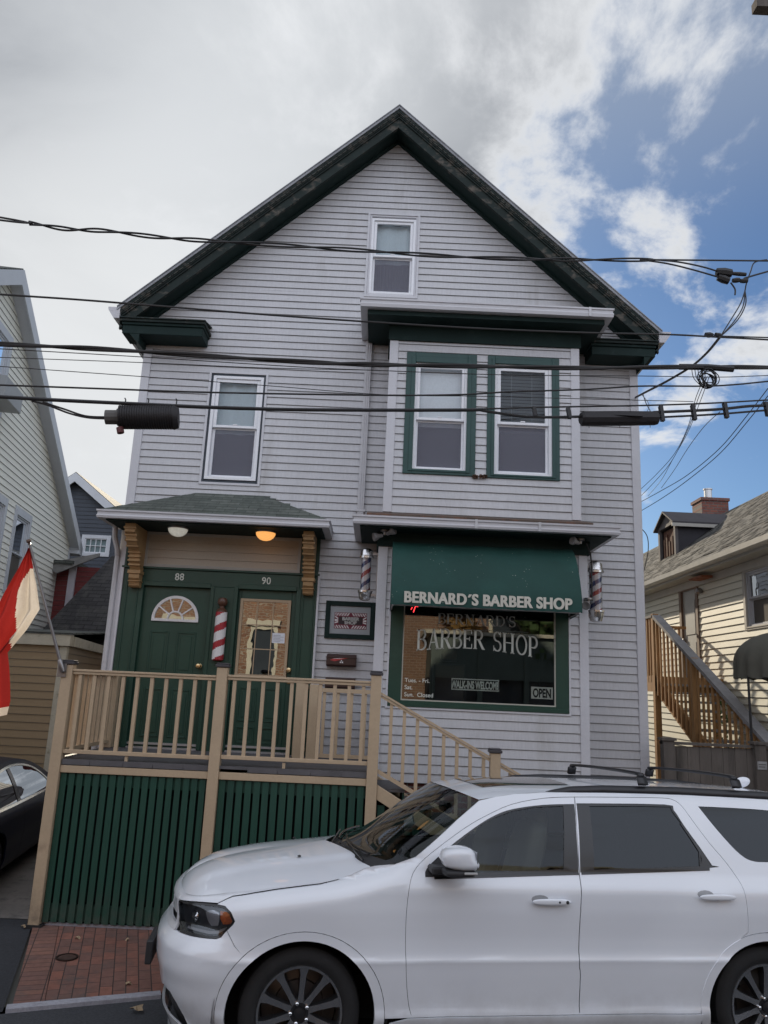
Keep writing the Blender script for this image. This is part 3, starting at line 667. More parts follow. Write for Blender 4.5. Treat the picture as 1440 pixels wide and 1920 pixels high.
serif_text('lettering', 'BARBER SHOP', 0.225, FS, 1.155, 2.80, -0.008, LET, swo, 1.42, lambda t: (0.035 + 0.05 * math.sin(t * math.pi * 1.15), 0, 1.02 + 0.05 * math.cos(t * 6.28)))
serif_text('lettering', "BERNARD'S", 0.125, FS, 1.145, 3.155, -0.008, mat('faded_lettering', (0.42, 0.44, 0.42), 0.6), swo, 0.92, lambda t: (0.0, 0, 1))
mb = MB(); FS.box(mb, 0.70, 1.62, -0.0095, -0.008, 3.335, 3.343); FS.box(mb, 1.0, 1.75, -0.0095, -0.008, 3.10, 3.107); mb.build('underline', LETD, swo)
for i, (s_, z_) in enumerate((('Tues. - Fri.', 2.475), ('Sat.', 2.395), ('Sun.  Closed', 2.315))):
    text('opening_hours', s_, 0.066, swo, FS, 0.325, z_, -0.009, LET, bold=0.0006, depth=0.0005)
# shop interior
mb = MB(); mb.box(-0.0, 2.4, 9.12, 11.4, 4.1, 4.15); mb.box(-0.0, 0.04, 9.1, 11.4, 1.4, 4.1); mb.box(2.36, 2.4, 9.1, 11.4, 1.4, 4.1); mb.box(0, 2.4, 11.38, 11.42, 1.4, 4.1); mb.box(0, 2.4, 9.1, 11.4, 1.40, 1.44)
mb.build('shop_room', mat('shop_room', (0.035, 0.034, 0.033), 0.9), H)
mb = MB(); mb.box(0.16, 2.2, 9.10, 9.5, 1.9, 2.24); mb.build('display_shelf', mat('shelf_wood', (0.07, 0.04, 0.025), 0.6, var=0.3), H)
bc = thing('barber_chair', 'dark barber chair dimly seen inside behind the shop window', 'chair', (1.0, 10.2, 1.44))
LEA = mat('dark_leather', (0.03, 0.03, 0.032), 0.35)
for nm, bx_ in (('seat', (0.72, 1.22, 9.95, 10.45, 1.95, 2.1)), ('backrest', (0.75, 1.19, 10.42, 10.55, 2.1, 2.75)), ('headrest', (0.85, 1.09, 10.44, 10.54, 2.78, 2.95)), ('armrest', (0.66, 0.73, 9.98, 10.45, 2.2, 2.26)), ('armrest', (1.21, 1.28, 9.98, 10.45, 2.2, 2.26))):
    mb = MB(); mb.box(*bx_); mb.build(nm, LEA, bc, bevel=0.03)
mb = MB(); mb.lathe([(0.25, 0), (0.25, 0.03), (0.06, 0.06), (0.06, 0.5)], (0.97, 10.2, 1.44)); mb.build('pedestal', CHROME, bc, smooth=True)
# signs in the window
BLK = mat('sign_black', (0.012, 0.016, 0.016), 0.4); SWH = mat('sign_white', (0.85, 0.90, 0.88), 0.5)
t_ = thing('walk_ins_sign', 'black WALK-INS WELCOME sign with a white border inside the shop window', 'sign', (1.14, 9.07, 2.43))
mb = MB(); FS.box(mb, 0.865, 1.415, -0.024, -0.018, 2.412, 2.542); mb.build('board', BLK, t_)
mb = MB(); frame4(mb, FS, 0.865, 1.415, 2.412, 2.542, 0.012, -0.018, -0.0165); mb.build('border', SWH, t_)
text('lettering', 'WALK-INS WELCOME', 0.118, t_, FS, 1.14, 2.434, -0.0170, SWH, 'CENTER', bold=0.0045, sx=0.475, depth=0.0005)
t_ = thing('open_sign', 'white OPEN sign with black letters in the lower right corner of the shop window', 'sign', (1.90, 9.07, 2.36))
mb = MB(); FS.box(mb, 1.785, 2.035, -0.024, -0.018, 2.352, 2.487); mb.build('board', mat('sign_board', (0.88, 0.90, 0.88), 0.5), t_)
text('lettering', 'OPEN', 0.135, t_, FS, 1.91, 2.372, -0.0175, BLK, 'CENTER', bold=0.005, sx=0.60, depth=0.0005)
NEON = mat('red_neon', (0.6, 0.02, 0.03), 0.4, emit=(1.0, 0.05, 0.06, 3.0))
t_ = thing('neon_sign', 'thin red neon sign glowing in the top left of the shop window', 'neon sign', (0.5, 9.12, 3.35))
def npts(pp): return [FS.p(0.30 + a, -0.06, 3.28 + b) for a, b in pp]
mb = MB()
mb.tube(npts([(0.10, 0.0), (0.115, 0.05), (0.125, 0.09)]), 0.006, 6); mb.tube(npts([(0.125, 0.075), (0.15, 0.07), (0.17, 0.09), (0.20, 0.16), (0.18, 0.17)]), 0.006, 6)
mb.tube(npts([(0.22 + 0.035 * math.cos(k * .7), 0.13 + 0.03 * math.sin(k * .7)) for k in range(10)]), 0.006, 6); mb.tube(npts([(0.07, .03), (0.085, .06)]), .005, 6); mb.build('neon_tube', NEON, t_, smooth=True)

# ---- doors
SR = MB(); DB = -0.02
def gbox(x0, x1, d0, d1, z0, z1): F.box(SR, x0, x1, d0, d1, z0, z1)
# surround: pilasters, mullion, header with panel above
gbox(-3.27, -3.03, -0.02, 0.05, 1.40, 3.745); gbox(-1.03, -0.80, -0.02, 0.05, 1.40, 3.745); gbox(-2.12, -1.83, -0.02, 0.05, 1.40, 3.55)
gbox(-3.03, -1.03, -0.02, 0.05, 3.55, 3.745); gbox(-3.30, -0.78, -0.02, 0.075, 3.746, 3.772)
gbox(-3.06, -3.0, -0.02, 0.062, 1.56, 3.56); gbox(-2.15, -2.10, -0.02, 0.062, 1.56, 3.56); gbox(-3.0, -2.15, -0.02, 0.062, 3.53, 3.59)
gbox(-1.85, -1.80, -0.02, 0.062, 1.56, 3.57); gbox(-1.06, -1.0, -0.02, 0.062, 1.56, 3.57); gbox(-1.80, -1.06, -0.02, 0.062, 3.54, 3.60)
gbox(-3.27, -0.80, -0.02, 0.03, 3.772, 4.23); gbox(-3.28, -3.25, 0.03, 0.05, 3.772, 4.23)
for x_ in (-3.22, -3.08, -0.98, -0.85): gbox(x_, x_ + 0.018, 0.05, 0.062, 1.6, 3.74)
SR.build('door_surround', GREEN, H, bevel=0.004)
mb = MB(); F.box(mb, -0.80, -0.775, -0.01, 0.07, 1.40, 3.80); mb.build('side_trim', TRIM, H); mb = MB(); F.box(mb, -3.30, -3.272, -0.01, 0.07, 1.40, 3.75); mb.build('side_trim', TRIM, H)
mb = MB(); F.box(mb, -3.03, -1.045, 0.03, 0.035, 3.785, 4.22)
for k in range(4):
    z = 3.79 + k * 0.105; mb.prism([F.p(-3.0, 0.035, z), F.p(-3.0, 0.035, z + 0.105), F.p(-3.0, 0.037, z + 0.105), F.p(-3.0, 0.050, z + 0.006), F.p(-3.0, 0.050, z)], (1.93, 0, 0))
mb.build('transom_panel', BEIGE, H)
mb = MB(); frame4(mb, F, -3.035, -1.04, 3.775, 4.225, 0.035, 0.03, 0.056); mb.build('transom_trim', mat('beige_trim', (0.36, 0.34, 0.31), 0.5), H)
def door_part(x0, x1, z0, z1, label):
    d = MB(); w_ = x1 - x0
    F.box(d, x0, x1, -0.06, 0.0, z0, z1)
    return d
# door 88 with fan light
d = door_part(-3.0, -2.15, 1.57, 3.53, '')
def pan(x0, x1, z0, z1):
    frame4(d, F, x0, x1, z0, z1, 0.022, 0.0, 0.010); F.box(d, x0 + 0.05, x1 - 0.05, 0.0, 0.008, z0 + 0.05, z1 - 0.05)
for (a, b) in ((-2.87, -2.63), (-2.53, -2.29)): pan(a, b, 2.45, 2.97); pan(a, b, 1.69, 2.27)
D1_ = d.build('door', GREEN, H, bevel=0.005); D1_['label'] = 'green panelled door with a white half round fan window'
mb = MB(); cx, cz, rr = -2.575, 3.125, 0.295
def ring(mb, r0, r1, dz0=0.0, d0=0.0, d1=0.02, n=24):
    for k in range(n):
        a0 = math.pi * k / n; a1 = math.pi * (k + 1) / n
        q = [F.p(cx + r * math.cos(a), dd, cz + r * math.sin(a)) for r, a, dd in ((r0, a0, d1), (r1, a0, d1), (r1, a1, d1), (r0, a1, d1))]
        mb.face(q); mb.face([F.p(cx + r1 * math.cos(a0), d0, cz + r1 * math.sin(a0)), F.p(cx + r1 * math.cos(a1), d0, cz + r1 * math.sin(a1)), F.p(cx + r1 * math.cos(a1), d1, cz + r1 * math.sin(a1)), F.p(cx + r1 * math.cos(a0), d1, cz + r1 * math.sin(a0))])
        mb.face([F.p(cx + r0 * math.cos(a1), d0, cz + r0 * math.sin(a1)), F.p(cx + r0 * math.cos(a0), d0, cz + r0 * math.sin(a0)), F.p(cx + r0 * math.cos(a0), d1, cz + r0 * math.sin(a0)), F.p(cx + r0 * math.cos(a1), d1, cz + r0 * math.sin(a1))])
ring(mb, rr - 0.035, rr); ring(mb, 0.085, 0.105); F.box(mb, cx - rr, cx + rr, 0, 0.022, cz - 0.03, cz + 0.002)
for an in (36, 72, 108, 144):
    c_, s_ = math.cos(R(an)), math.sin(R(an)); px_, pz_ = -s_ * 0.008, c_ * 0.008
    mb.prism([F.p(cx + c_ * .1 + px_, 0.002, cz + s_ * .1 + pz_), F.p(cx + c_ * .27 + px_, 0.002, cz + s_ * .27 + pz_), F.p(cx + c_ * .27 - px_, 0.002, cz + s_ * .27 - pz_), F.p(cx + c_ * .1 - px_, 0.002, cz + s_ * .1 - pz_)], (0, -0.016, 0))
mb.build('fan_window', WPAINT, D1_)
mb = MB(); pts = [F.p(cx + 0.27 * math.cos(math.pi * k / 24), 0.004, cz + 0.27 * math.sin(math.pi * k / 24)) for k in range(25)]; mb.face(pts); mb.build('pane', PANED, D1_)
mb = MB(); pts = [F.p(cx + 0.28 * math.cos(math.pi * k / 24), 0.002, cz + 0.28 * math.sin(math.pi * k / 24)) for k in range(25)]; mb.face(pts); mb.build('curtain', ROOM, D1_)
def knob(par, x, z, dead=False):
    mb = MB(); mb.lathe([(0.0, 0.0), (0.032, 0.0), (0.032, 0.008), (0.012, 0.012), (0.012, 0.03), (0.028, 0.038), (0.034, 0.055), (0.026, 0.07), (0, 0.075)], F.p(x, 0.0, z), (0, -1, 0), 16); mb.build('knob', BRASS, par, smooth=True)
    mb = MB(); mb.lathe([(0.0, 0.0), (0.03, 0.0), (0.028, 0.012), (0.012, 0.014), (0, 0.016)], F.p(x, 0.0, z - 0.14), (0, -1, 0), 16); mb.build('lock', BRASS, par, smooth=True)
knob(D1_, -2.215, 2.56)
# door 90 with glazed upper half
d = MB(); F.box(d, -1.80, -1.76, -0.06, 0, 1.57, 3.54); F.box(d, -1.12, -1.06, -0.06, 0, 1.57, 3.54); F.box(d, -1.76, -1.12, -0.06, 0, 3.42, 3.54); F.box(d, -1.76, -1.12, -0.06, 0, 1.57, 2.46)
pan(-1.70, -1.47, 1.92, 2.33); pan(-1.40, -1.17, 1.92, 2.33); pan(-1.70, -1.47, 1.66, 1.86); pan(-1.40, -1.17, 1.66, 1.86)
D2_ = d.build('door', GREEN, H, bevel=0.005); D2_['label'] = 'green door with a tan framed gridded glass panel'
mb = MB(); frame4(mb, F, -1.765, -1.125, 2.455, 3.425, 0.034, -0.03, 0.018)
for x_ in (-1.545, -1.345): F.box(mb, x_ - 0.006, x_ + 0.006, 0.0, 0.010, 2.49, 3.39)
for z_ in (2.80, 3.10): F.box(mb, -1.731, -1.159, 0.0, 0.009, z_ - 0.006, z_ + 0.006)
mb.build('window_grid', mat('tan_grid', (0.42, 0.31, 0.20), 0.5), D2_)
mb = MB(); mb.face([F.p(-1.74, -0.002, 2.48), F.p(-1.15, -0.002, 2.48), F.p(-1.15, -0.002, 3.40), F.p(-1.74, -0.002, 3.40)]); mb.build('pane', PANED, D2_)
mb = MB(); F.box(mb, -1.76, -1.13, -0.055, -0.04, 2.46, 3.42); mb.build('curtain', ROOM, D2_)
knob(D2_, -1.09, 2.56)
t_ = thing('notice', 'small white paper notice taped inside the glass of the right hand door', 'notice', (-1.29, 9.79, 2.9))
mb = MB(); mb.face([F.p(-1.335, 0.001, 2.885), F.p(-1.175, 0.001, 2.885), F.p(-1.175, 0.001, 3.01), F.p(-1.335, 0.001, 3.01)]); mb.build('paper', mat('white_paper', (0.72, 0.74, 0.80), 0.8), t_)
mb = MB()
for k in range(5): mb.face([F.p(-1.32, 0.0025, 2.905 + k * 0.018), F.p(-1.32 + (0.09 + 0.04 * (k % 2)), 0.0025, 2.905 + k * 0.018), F.p(-1.32 + (0.09 + 0.04 * (k % 2)), 0.0025, 2.909 + k * 0.018), F.p(-1.32, 0.0025, 2.909 + k * 0.018)])
mb.build('printed_lines', mat('ink', (0.25, 0.25, 0.3), 0.8), t_)
mb = MB(); F.box(mb, -3.0, -2.15, 0.0, 0.03, 1.60, 1.625); F.box(mb, -3.0, -2.15, 0.0, 0.05, 1.555, 1.575); F.box(mb, -1.80, -1.06, 0.0, 0.03, 1.61, 1.635); F.box(mb, -1.80, -1.06, 0.0, 0.05, 1.555, 1.575); mb.build('threshold', mat('aluminium', (0.55, 0.57, 0.60), 0.35, 0.8), H)
NUM = mat('house_number_white', (0.66, 0.68, 0.62), 0.5)
t_ = thing('house_number', 'white numerals 88 on the green panel over the left door', 'house number', (-2.56, 9.74, 3.66)); text('digits', '88', 0.125, t_, F, -2.56, 3.615, 0.052, NUM, 'CENTER', bold=0.001, sx=0.92, depth=0.004, space=1.05)
t_ = thing('house_number', 'white numerals 90 on the green panel over the right door', 'house number', (-1.45, 9.74, 3.66)); text('digits', '90', 0.125, t_, F, -1.455, 3.615, 0.052, NUM, 'CENTER', bold=0.001, sx=0.92, depth=0.004, space=1.05)
# brackets
for x in (-3.16, -0.975):
    prof = [(0.0, 3.49), (0.0, 4.228), (0.50, 4.228), (0.50, 4.12), (0.44, 4.10), (0.42, 4.04), (0.36, 3.98), (0.30, 3.96), (0.22, 3.90), (0.20, 3.80), (0.15, 3.73), (0.12, 3.69), (0.15, 3.67), (0.15, 3.60), (0.11, 3.57), (0.11, 3.50), (0.08, 3.49)]
    mb = MB(); mb.prism([F.p(x, d_ + 0.05, z_) for d_, z_ in prof], (0.13, 0, 0))
    for (z_, e_) in ((4.16, .50), (4.08, .44), (4.02, .41), (3.96, .34), (3.90, .235), (3.85, .22), (3.80, .215), (3.75, .18)):
        F.box(mb, x - 0.012, x + 0.142, e_ - 0.06 + 0.05, e_ + 0.062, z_, z_ + 0.025)
    F.box(mb, x - 0.015, x + 0.145, 0.05, 0.22, 3.655, 3.70); F.box(mb, x - 0.01, x + 0.14, 0.05, 0.18, 3.56, 3.575)
    for zz in (3.51, 3.53, 3.545): F.box(mb, x - 0.004, x + 0.134, 0.05, 0.172, zz, zz + 0.007)
    mb.build('bracket', TAND, H, bevel=0.004)
# downspouts
def downspout(x0, x1, z0, z1, y, name='downspout'):
    mb = MB(); mb.box(x0, x1, y - 0.07, y - 0.005, z0, z1)
    xm = (x1 - x0)
    for k in (0.33, 0.66): mb.box(x0 + xm * k - 0.006, x0 + xm * k + 0.006, y - 0.076, y - 0.07, z0, z1)
    for z in (z0 + 0.25, z1 - 0.35): mb.box(x0 - 0.02, x1 + 0.02, y - 0.078, y - 0.002, z, z + 0.03)
    return mb.build(name, GUT, H, bevel=0.006)
downspout(-0.35, -0.265, 4.36, 7.0, 9.80)
downspout(2.475, 2.565, 0.1, 4.2, 9.80)
mb = MB(); mb.tube([(-3.42, 9.65, 4.26), (-3.42, 9.68, 4.12), (-3.39, 9.74, 3.98), (-3.385, 9.76, 3.90)], 0.035, 8); mb.tube([(-3.385, 9.77, 3.9), (-3.385, 9.77, 1.45)], 0.035, 8); mb.build('downspout', GUT, H, smooth=True)
# ------------------------------------------------------------------ things fixed to the house front
AWN = mat('awning_canvas', (0.006, 0.046, 0.037), 0.75, var=0.14, vs=1.6, bump=0.15, bs=40, c2=(0.009, 0.062, 0.050), c2t=(0.5, 0.75), c2s=2.5)
# pale specks (droppings, worn spots) on the canvas
nt = AWN.node_tree; b = nt.nodes['Principled BSDF']; src = b.inputs['Base Color'].links[0].from_socket
tcn = N(nt, 'ShaderNodeTexCoord').outputs['Object']
vo = N(nt, 'ShaderNodeTexVoronoi'); vo.inputs['Scale'].default_value = 26; L(nt, tcn, vo.inputs['Vector'])
sp_ = M_(nt, 'LESS_THAN', M_(nt, 'ADD', vo.outputs['Distance'], M_(nt, 'MULTIPLY', NOISE(nt, tcn, 80, 3), 0.35)), 0.29)
wh = M_(nt, 'GREATER_THAN', NOISE(nt, MAP(nt, tcn, loc=(3.3, 0, 0.4)), 2.1, 5, 0.7), 0.535)
L(nt, MIX(nt, M_(nt, 'MULTIPLY', M_(nt, 'MULTIPLY', sp_, wh), 0.65), src, (0.33, 0.36, 0.31)), b.inputs['Base Color'])
t_ = thing('awning', 'dark green canvas shop awning with white lettering over the shop window', 'awning', (1.18, 9.03, 3.27))
prof = [(0.0, 4.10), (0.10, 4.085), (0.20, 4.03), (0.30, 3.94), (0.39, 3.81), (0.46, 3.67), (0.51, 3.54), (0.535, 3.47), (0.54, 3.30)]
ax0, ax1, ay = 0.12, 2.235, 9.03
mb = MB(); nseg = 48
def aw(i, k): 
    x = ax0 + (ax1 - ax0) * i / nseg; d_, z_ = prof[k]
    return (x, ay - d_ + 0.006 * math.sin(i * 0.45) * (1 if k == 8 else 0.6) * (k > 1), z_ - (0.004 * math.sin(i * 1.7) if k == 8 else 0) - 0.008 * math.sin(math.pi * i / nseg) * (k > 0 and k < 7) - 0.014 * abs(math.sin(math.pi * 4 * i / nseg)) * (0 < k < 6))
for i in range(nseg):
    for k in range(8): mb.face([aw(i, k), aw(i, k + 1), aw(i + 1, k + 1), aw(i + 1, k)])
mb.build('canvas', AWN, t_, smooth=True, angle=40)
for x in (ax0, ax1):
    mb = MB(); mb.face([(x, ay, 3.275)] + [(x, ay - d_, z_) for d_, z_ in prof]); mb.build('end_panel', AWN, t_)
mb = MB()
for x in (ax0 + 0.02, ax1 - 0.02): mb.tube([(x, ay - d_ + 0.015, z_ - 0.012) for d_, z_ in prof], 0.011, 6); mb.tube([(x, ay, 3.30), (x, ay - 0.52, 3.30)], 0.011, 6)
mb.tube([(ax0 + .02, ay - 0.515, 3.30), (ax1 - .02, ay - 0.515, 3.30)], 0.011, 6); mb.tube([(ax0 + .02, ay - 0.50, 3.50), (ax1 - .02, ay - 0.50, 3.50)], 0.011, 6); mb.build('metal_frame', STEEL, t_, smooth=True)
AL = mat('awning_lettering', (0.56, 0.54, 0.47), 0.8, var=0.10, vs=10, c2=(0.32, 0.34, 0.28), c2t=(0.58, 0.7), c2s=14)
FA = Fr((0, ay - 0.546, 0))
for dx_, dd_ in ((-0.0035, 0.0), (0.0035, 0.0007)): text('lettering', "BERNARD\u00b4S BARBER SHOP", 0.170, t_, FA, 1.19 + dx_, 3.33, dd_, AL, 'CENTER', bold=0.0046, sx=0.885, depth=0.002, space=1.05)
t_['label'] = "dark green canvas awning lettered BERNARD'S BARBER SHOP above the shop window"

def barber_pole(lb, x, y, z0, z1, rg, rc, side, solid=False):
    t = thing('barber_pole', lb, 'barber pole', (x, y, z0), 'barber poles on brackets beside the shop')
    h = z1 - z0; hc = 0.14 * h * 1.35
    n = 28; zz0, zz1 = z0 + hc, z1 - hc
    mb = MB(); ns = 60
    STR = [WPAINT, RED, WPAINT, BLUE]
    for i in range(ns):
        for k in range(n):
            a0 = 2 * math.pi * k / n; a1 = 2 * math.pi * (k + 1) / n; za = zz0 + (zz1 - zz0) * i / ns; zb = zz0 + (zz1 - zz0) * (i + 1) / ns
            ph = ((za - zz0) / 0.25 - a0 / (2 * math.pi)) % 1.0
            s = 1 if ph < 0.22 else (2 if ph < 0.5 else (3 if ph < 0.72 else 0))
            sk = [0] * 4
            mb.use(STR[s]); r = rg * 0.93
            mb.face([(x + r * math.cos(a0), y + r * math.sin(a0), za), (x + r * math.cos(a1), y + r * math.sin(a1), za), (x + r * math.cos(a1), y + r * math.sin(a1), zb), (x + r * math.cos(a0), y + r * math.sin(a0), zb)])
    mb.build('striped_cylinder', None, t, smooth=True)
    mb = MB(); mb.lathe([(rg, 0), (rg, zz1 - zz0)], (x, y, zz0), n=28, close=False); mb.build('glass_tube', glass('pole_glass', (0.93, 0.93, 0.95), 1, 0.03), t, smooth=True)
    capm = mat('pole_chrome', (0.62, 0.61, 0.60), 0.22, 1.0, var=0.25, vs=14)
    mb = MB(); mb.lathe([(rg * .8, hc), (rc, hc), (rc, hc - 0.02), (rc * 0.92, hc - 0.028), (rc * 0.85, hc * 0.45), (rc * 0.80, hc * 0.32), (rc * 0.66, 0.01), (rc * 0.3, 0)], (x, y, z0), n=28); mb.build('bottom_cap', capm, t, smooth=True)
    mb = MB(); mb.lathe([(rg * .8, 0), (rc, 0), (rc, 0.025), (rc * 0.90, 0.032), (rc * 0.86, hc * 0.55), (rc * 0.78, hc * 0.85), (rc * 0.5, hc)], (x, y, z1 - hc), n=28); mb.build('top_cap', capm, t, smooth=True)
    mb = MB()
    for z in (z0 + hc * 0.6, z1 - hc * 0.5): mb.box(min(x, x + side), max(x, x + side), y - 0.02, y + 0.02, z - 0.015, z + 0.015)
    mb.box(x + side - 0.012, x + side + 0.004, y - 0.035, y + 0.035, z0 + 0.03, z1 - 0.05)
    mb.build('wall_bracket', STEEL, t)
    return t
barber_pole('barber pole left of the awning, above the small framed barber shop sign', -0.185, 9.2, 3.40, 4.03, 0.060, 0.088, 0.14)
barber_pole('faded barber pole with blue and red spirals on the right side of the awning', 2.585, 9.2, 3.27, 4.00, 0.075, 0.10, -0.15)
# door pole between the two doors
t_ = thing('wooden_barber_pole', 'half round red and white striped wooden pole with a brown ball between the two doors', 'barber pole', (-1.975, 9.7, 2.64))
mb = MB(); n = 20; ns = 64
for i in range(ns):
    for k in range(n):
        a0 = 2 * math.pi * k / n; a1 = 2 * math.pi * (k + 1) / n; za = 2.645 + 0.585 * i / ns; zb = 2.645 + 0.585 * (i + 1) / ns
        ph = ((za - 2.66) / 0.205 - a0 / (2 * math.pi) + 0.1) % 1.0
        mb.use(RED if ph < 0.42 else WPAINT)
        r = 0.072; mb.face([(-1.975 + r * math.cos(a0), 9.70 + r * math.sin(a0), za), (-1.975 + r * math.cos(a1), 9.70 + r * math.sin(a1), za), (-1.975 + r * math.cos(a1), 9.70 + r * math.sin(a1), zb), (-1.975 + r * math.cos(a0), 9.70 + r * math.sin(a0), zb)])
mb.build('striped_post', None, t_, smooth=True)
mb = MB(); mb.lathe([(0.0, 0.0), (0.072, 0.0), (0.06, 0.03), (0.03, 0.05), (0.03, 0.075), (0.05, 0.09), (0.062, 0.12), (0.060, 0.15), (0.045, 0.175), (0.0, 0.187)], (-1.975, 9.70, 3.23), n=18); mb.build('ball_finial', mat('brown_ball', (0.10, 0.045, 0.028), 0.35, var=0.2), t_, smooth=True)
mb = MB(); mb.lathe([(0.0, 0.0), (0.05, 0.0), (0.074, 0.012), (0.0, 0.014)], (-1.975, 9.70, 2.632), n=18); mb.build('foot', RED, t_)
# sign with the striped border
t_ = thing('wall_sign', 'small framed BARBER SHOP sign with red and white striped border above the mailboxes', 'sign', (-0.365, 9.77, 3.2))
mb = MB(); frame4(mb, F, -0.68, -0.052, 2.975, 3.445, 0.06, 0.012, 0.038); mb.build('frame', DGREEN, t_, bevel=0.004)
mb = MB(); F.box(mb, -0.621, -0.111, 0.012, 0.018, 3.034, 3.386); mb.build('board', mat('grey_board', (0.33, 0.35, 0.37), 0.6, var=0.05), t_)
bx0, bx1, bz0, bz1 = -0.565, -0.155, 3.10, 3.305; MAR = mat('maroon', (0.14, 0.012, 0.03), 0.5)
mb = MB(); F.box(mb, bx0, bx1, 0.018, 0.021, bz0, bz1); mb.build('plaque', MAR, t_)
mb = MB(); cxm = (bx0 + bx1) / 2
def clipq(q): return [F.p(min(max(x, bx0 + .006), bx1 - .006), 0.0225, min(max(z, bz0 + .006), bz1 - .006)) for x, z in q]
for k in range(6):
    o_ = 0.012 + k * 0.033
    for s in (-1, 1):
        for (za, zb, dr) in ((bz1 - .006, bz1 - .043, 1), (bz0 + .006, bz0 + .043, 1)):
            xa = cxm + s * o_; xb = xa + s * 0.026
            mb.face(clipq([(xa, za), (xa + s * 0.015, za), (xb + s * 0.015, zb), (xb, zb)][::s]))
for k in range(3):
    zz = bz0 + 0.045 + k * 0.04
    for s in (-1, 1):
        xe = bx0 + .006 if s < 0 else bx1 - .006
        mb.face(clipq([(xe, zz + (0.02 if k != 1 else 0.008)), (xe, zz + 0.034), (xe - s * 0.042, zz + 0.028 - (k - 1) * 0.02), (xe - s * 0.042, zz + 0.012 - (k - 1) * 0.02)]))
mb.build('stripes', WPAINT, t_)
mb = MB(); F.box(mb, bx0 + 0.055, bx1 - 0.055, 0.021, 0.0225, bz0 + 0.055, bz1 - 0.055); mb.build('name_panel', mat('near_black', (0.02, 0.008, 0.012), 0.5), t_)
SLT = mat('sign_lettering', (0.62, 0.62, 0.60), 0.5)
text('lettering', 'BARBER', 0.058, t_, F, cxm, 3.207, 0.0235, SLT, 'CENTER', bold=0.0009, sx=1.05, depth=0.0003)
text('lettering', 'SHOP', 0.058, t_, F, cxm, 3.158, 0.0235, SLT, 'CENTER', bold=0.0009, sx=1.05, depth=0.0003)
# mailboxes
def mailbox(lb, z0, z1, dark=True):
    t = thing('mailbox', lb, 'mailbox', (-0.445, 9.75, z0), 'mailboxes on the siding')
    mb = MB(); mb.prism([F.p(-0.63, 0.012, z0), F.p(-0.63, 0.012, z1), F.p(-0.63, 0.085, z1 - 0.012), F.p(-0.63, 0.115, z1 - 0.045), F.p(-0.63, 0.115, z0 + 0.02), F.p(-0.63, 0.095, z0)], (0.37, 0, 0)); mb.build('box', RUST, t, bevel=0.005)
    mb = MB(); F.box(mb, -0.638, -0.252, 0.085, 0.124, z1 - 0.05, z1 - 0.042); mb.build('lid', RUST, t)
    return t
t_ = mailbox('upper dark brown mailbox with a red and white eagle sticker under the barber shop sign', 2.63, 2.785)
mb = MB()
mb.use(mat('sticker_red', (0.45, 0.05, 0.05), 0.5)); mb.prism([F.p(-0.585, .116, 2.705), F.p(-0.545, .116, 2.722), F.p(-0.42, .116, 2.735), F.p(-0.34, .116, 2.738), F.p(-0.44, .116, 2.715), F.p(-0.53, .116, 2.69)], (0, -0.002, 0))
mb.use(WPAINT); mb.prism([F.p(-0.56, .118, 2.722), F.p(-0.46, .118, 2.733), F.p(-0.40, .118, 2.735), F.p(-0.47, .118, 2.724)], (0, -0.001, 0)); mb.build('eagle_sticker', None, t_)
mb = MB()
for dx in (0, 0.024):
    F.box(mb, -0.462 + dx, -0.444 + dx, .115, .118, 2.672, 2.69)
mb.face([F.p(-0.452, .1175, 2.694), F.p(-0.434, .1175, 2.694), F.p(-0.443, .1175, 2.715)]); mb.build('box_label', WPAINT, t_)
mailbox('lower dark red mailbox on the siding seen just above the porch rail', 2.36, 2.50)
# ceiling lamps under the canopy
def dome(lb, x, em):
    t = thing('ceiling_lamp', lb, 'ceiling lamp', (x, 9.42, 4.23), 'ceiling lamps under the door canopy')
    g = mat('pale_lamp_glass', (0.75, 0.76, 0.68), 0.15, var=0.25, vs=16, emit=(1.0, 0.97, 0.85, 0.30), coat=1) if not em else mat('amber_lit_glass', (0.8, 0.45, 0.18), 0.25, emit=(1.0, 0.45, 0.12, 1.0), var=0.3, vs=18)  # unlit dome: its reflected brightness is put in as faint emission
    mb = MB(); mb.lathe([(0.0, 0.0), (0.128, 0.0), (0.128, -0.02), (0.115, -0.024)], (x, 9.42, 4.23), n=28); mb.build('metal_rim', STEEL, t, smooth=True)
    mb = MB(); mb.lathe([(0.122, -0.022), (0.118, -0.045), (0.10, -0.075), (0.07, -0.10), (0.035, -0.113), (0.0, -0.117)], (x, 9.42, 4.23), n=28, close=False); mb.build('glass_dome', g, t, smooth=True)
    mb = MB(); mb.lathe([(0.0, 0.0), (0.02, 0.0), (0.032, -0.03), (0.03, -0.055), (0.015, -0.07), (0, -0.072)], (x, 9.42, 4.205), n=14)
    mb.build('bulb', mat('lit_bulb', (1, .7, .4), 0.3, emit=(1.0, 0.6, 0.25, 7.0)) if em else mat('cold_bulb', (0.75, 0.75, 0.7), 0.3), t, smooth=True)
    if not em:
        mb = MB(); mb.lathe([(0.10, -0.006), (0.0, -0.008)], (x, 9.42, 4.232), n=24, close=False); mb.build('reflector', WPAINT, t)
dome('clear glass ceiling lamp, unlit, under the canopy above the door numbered 88', -2.555, False)
dome('amber glowing ceiling lamp under the canopy above the door numbered 90', -1.46, True)
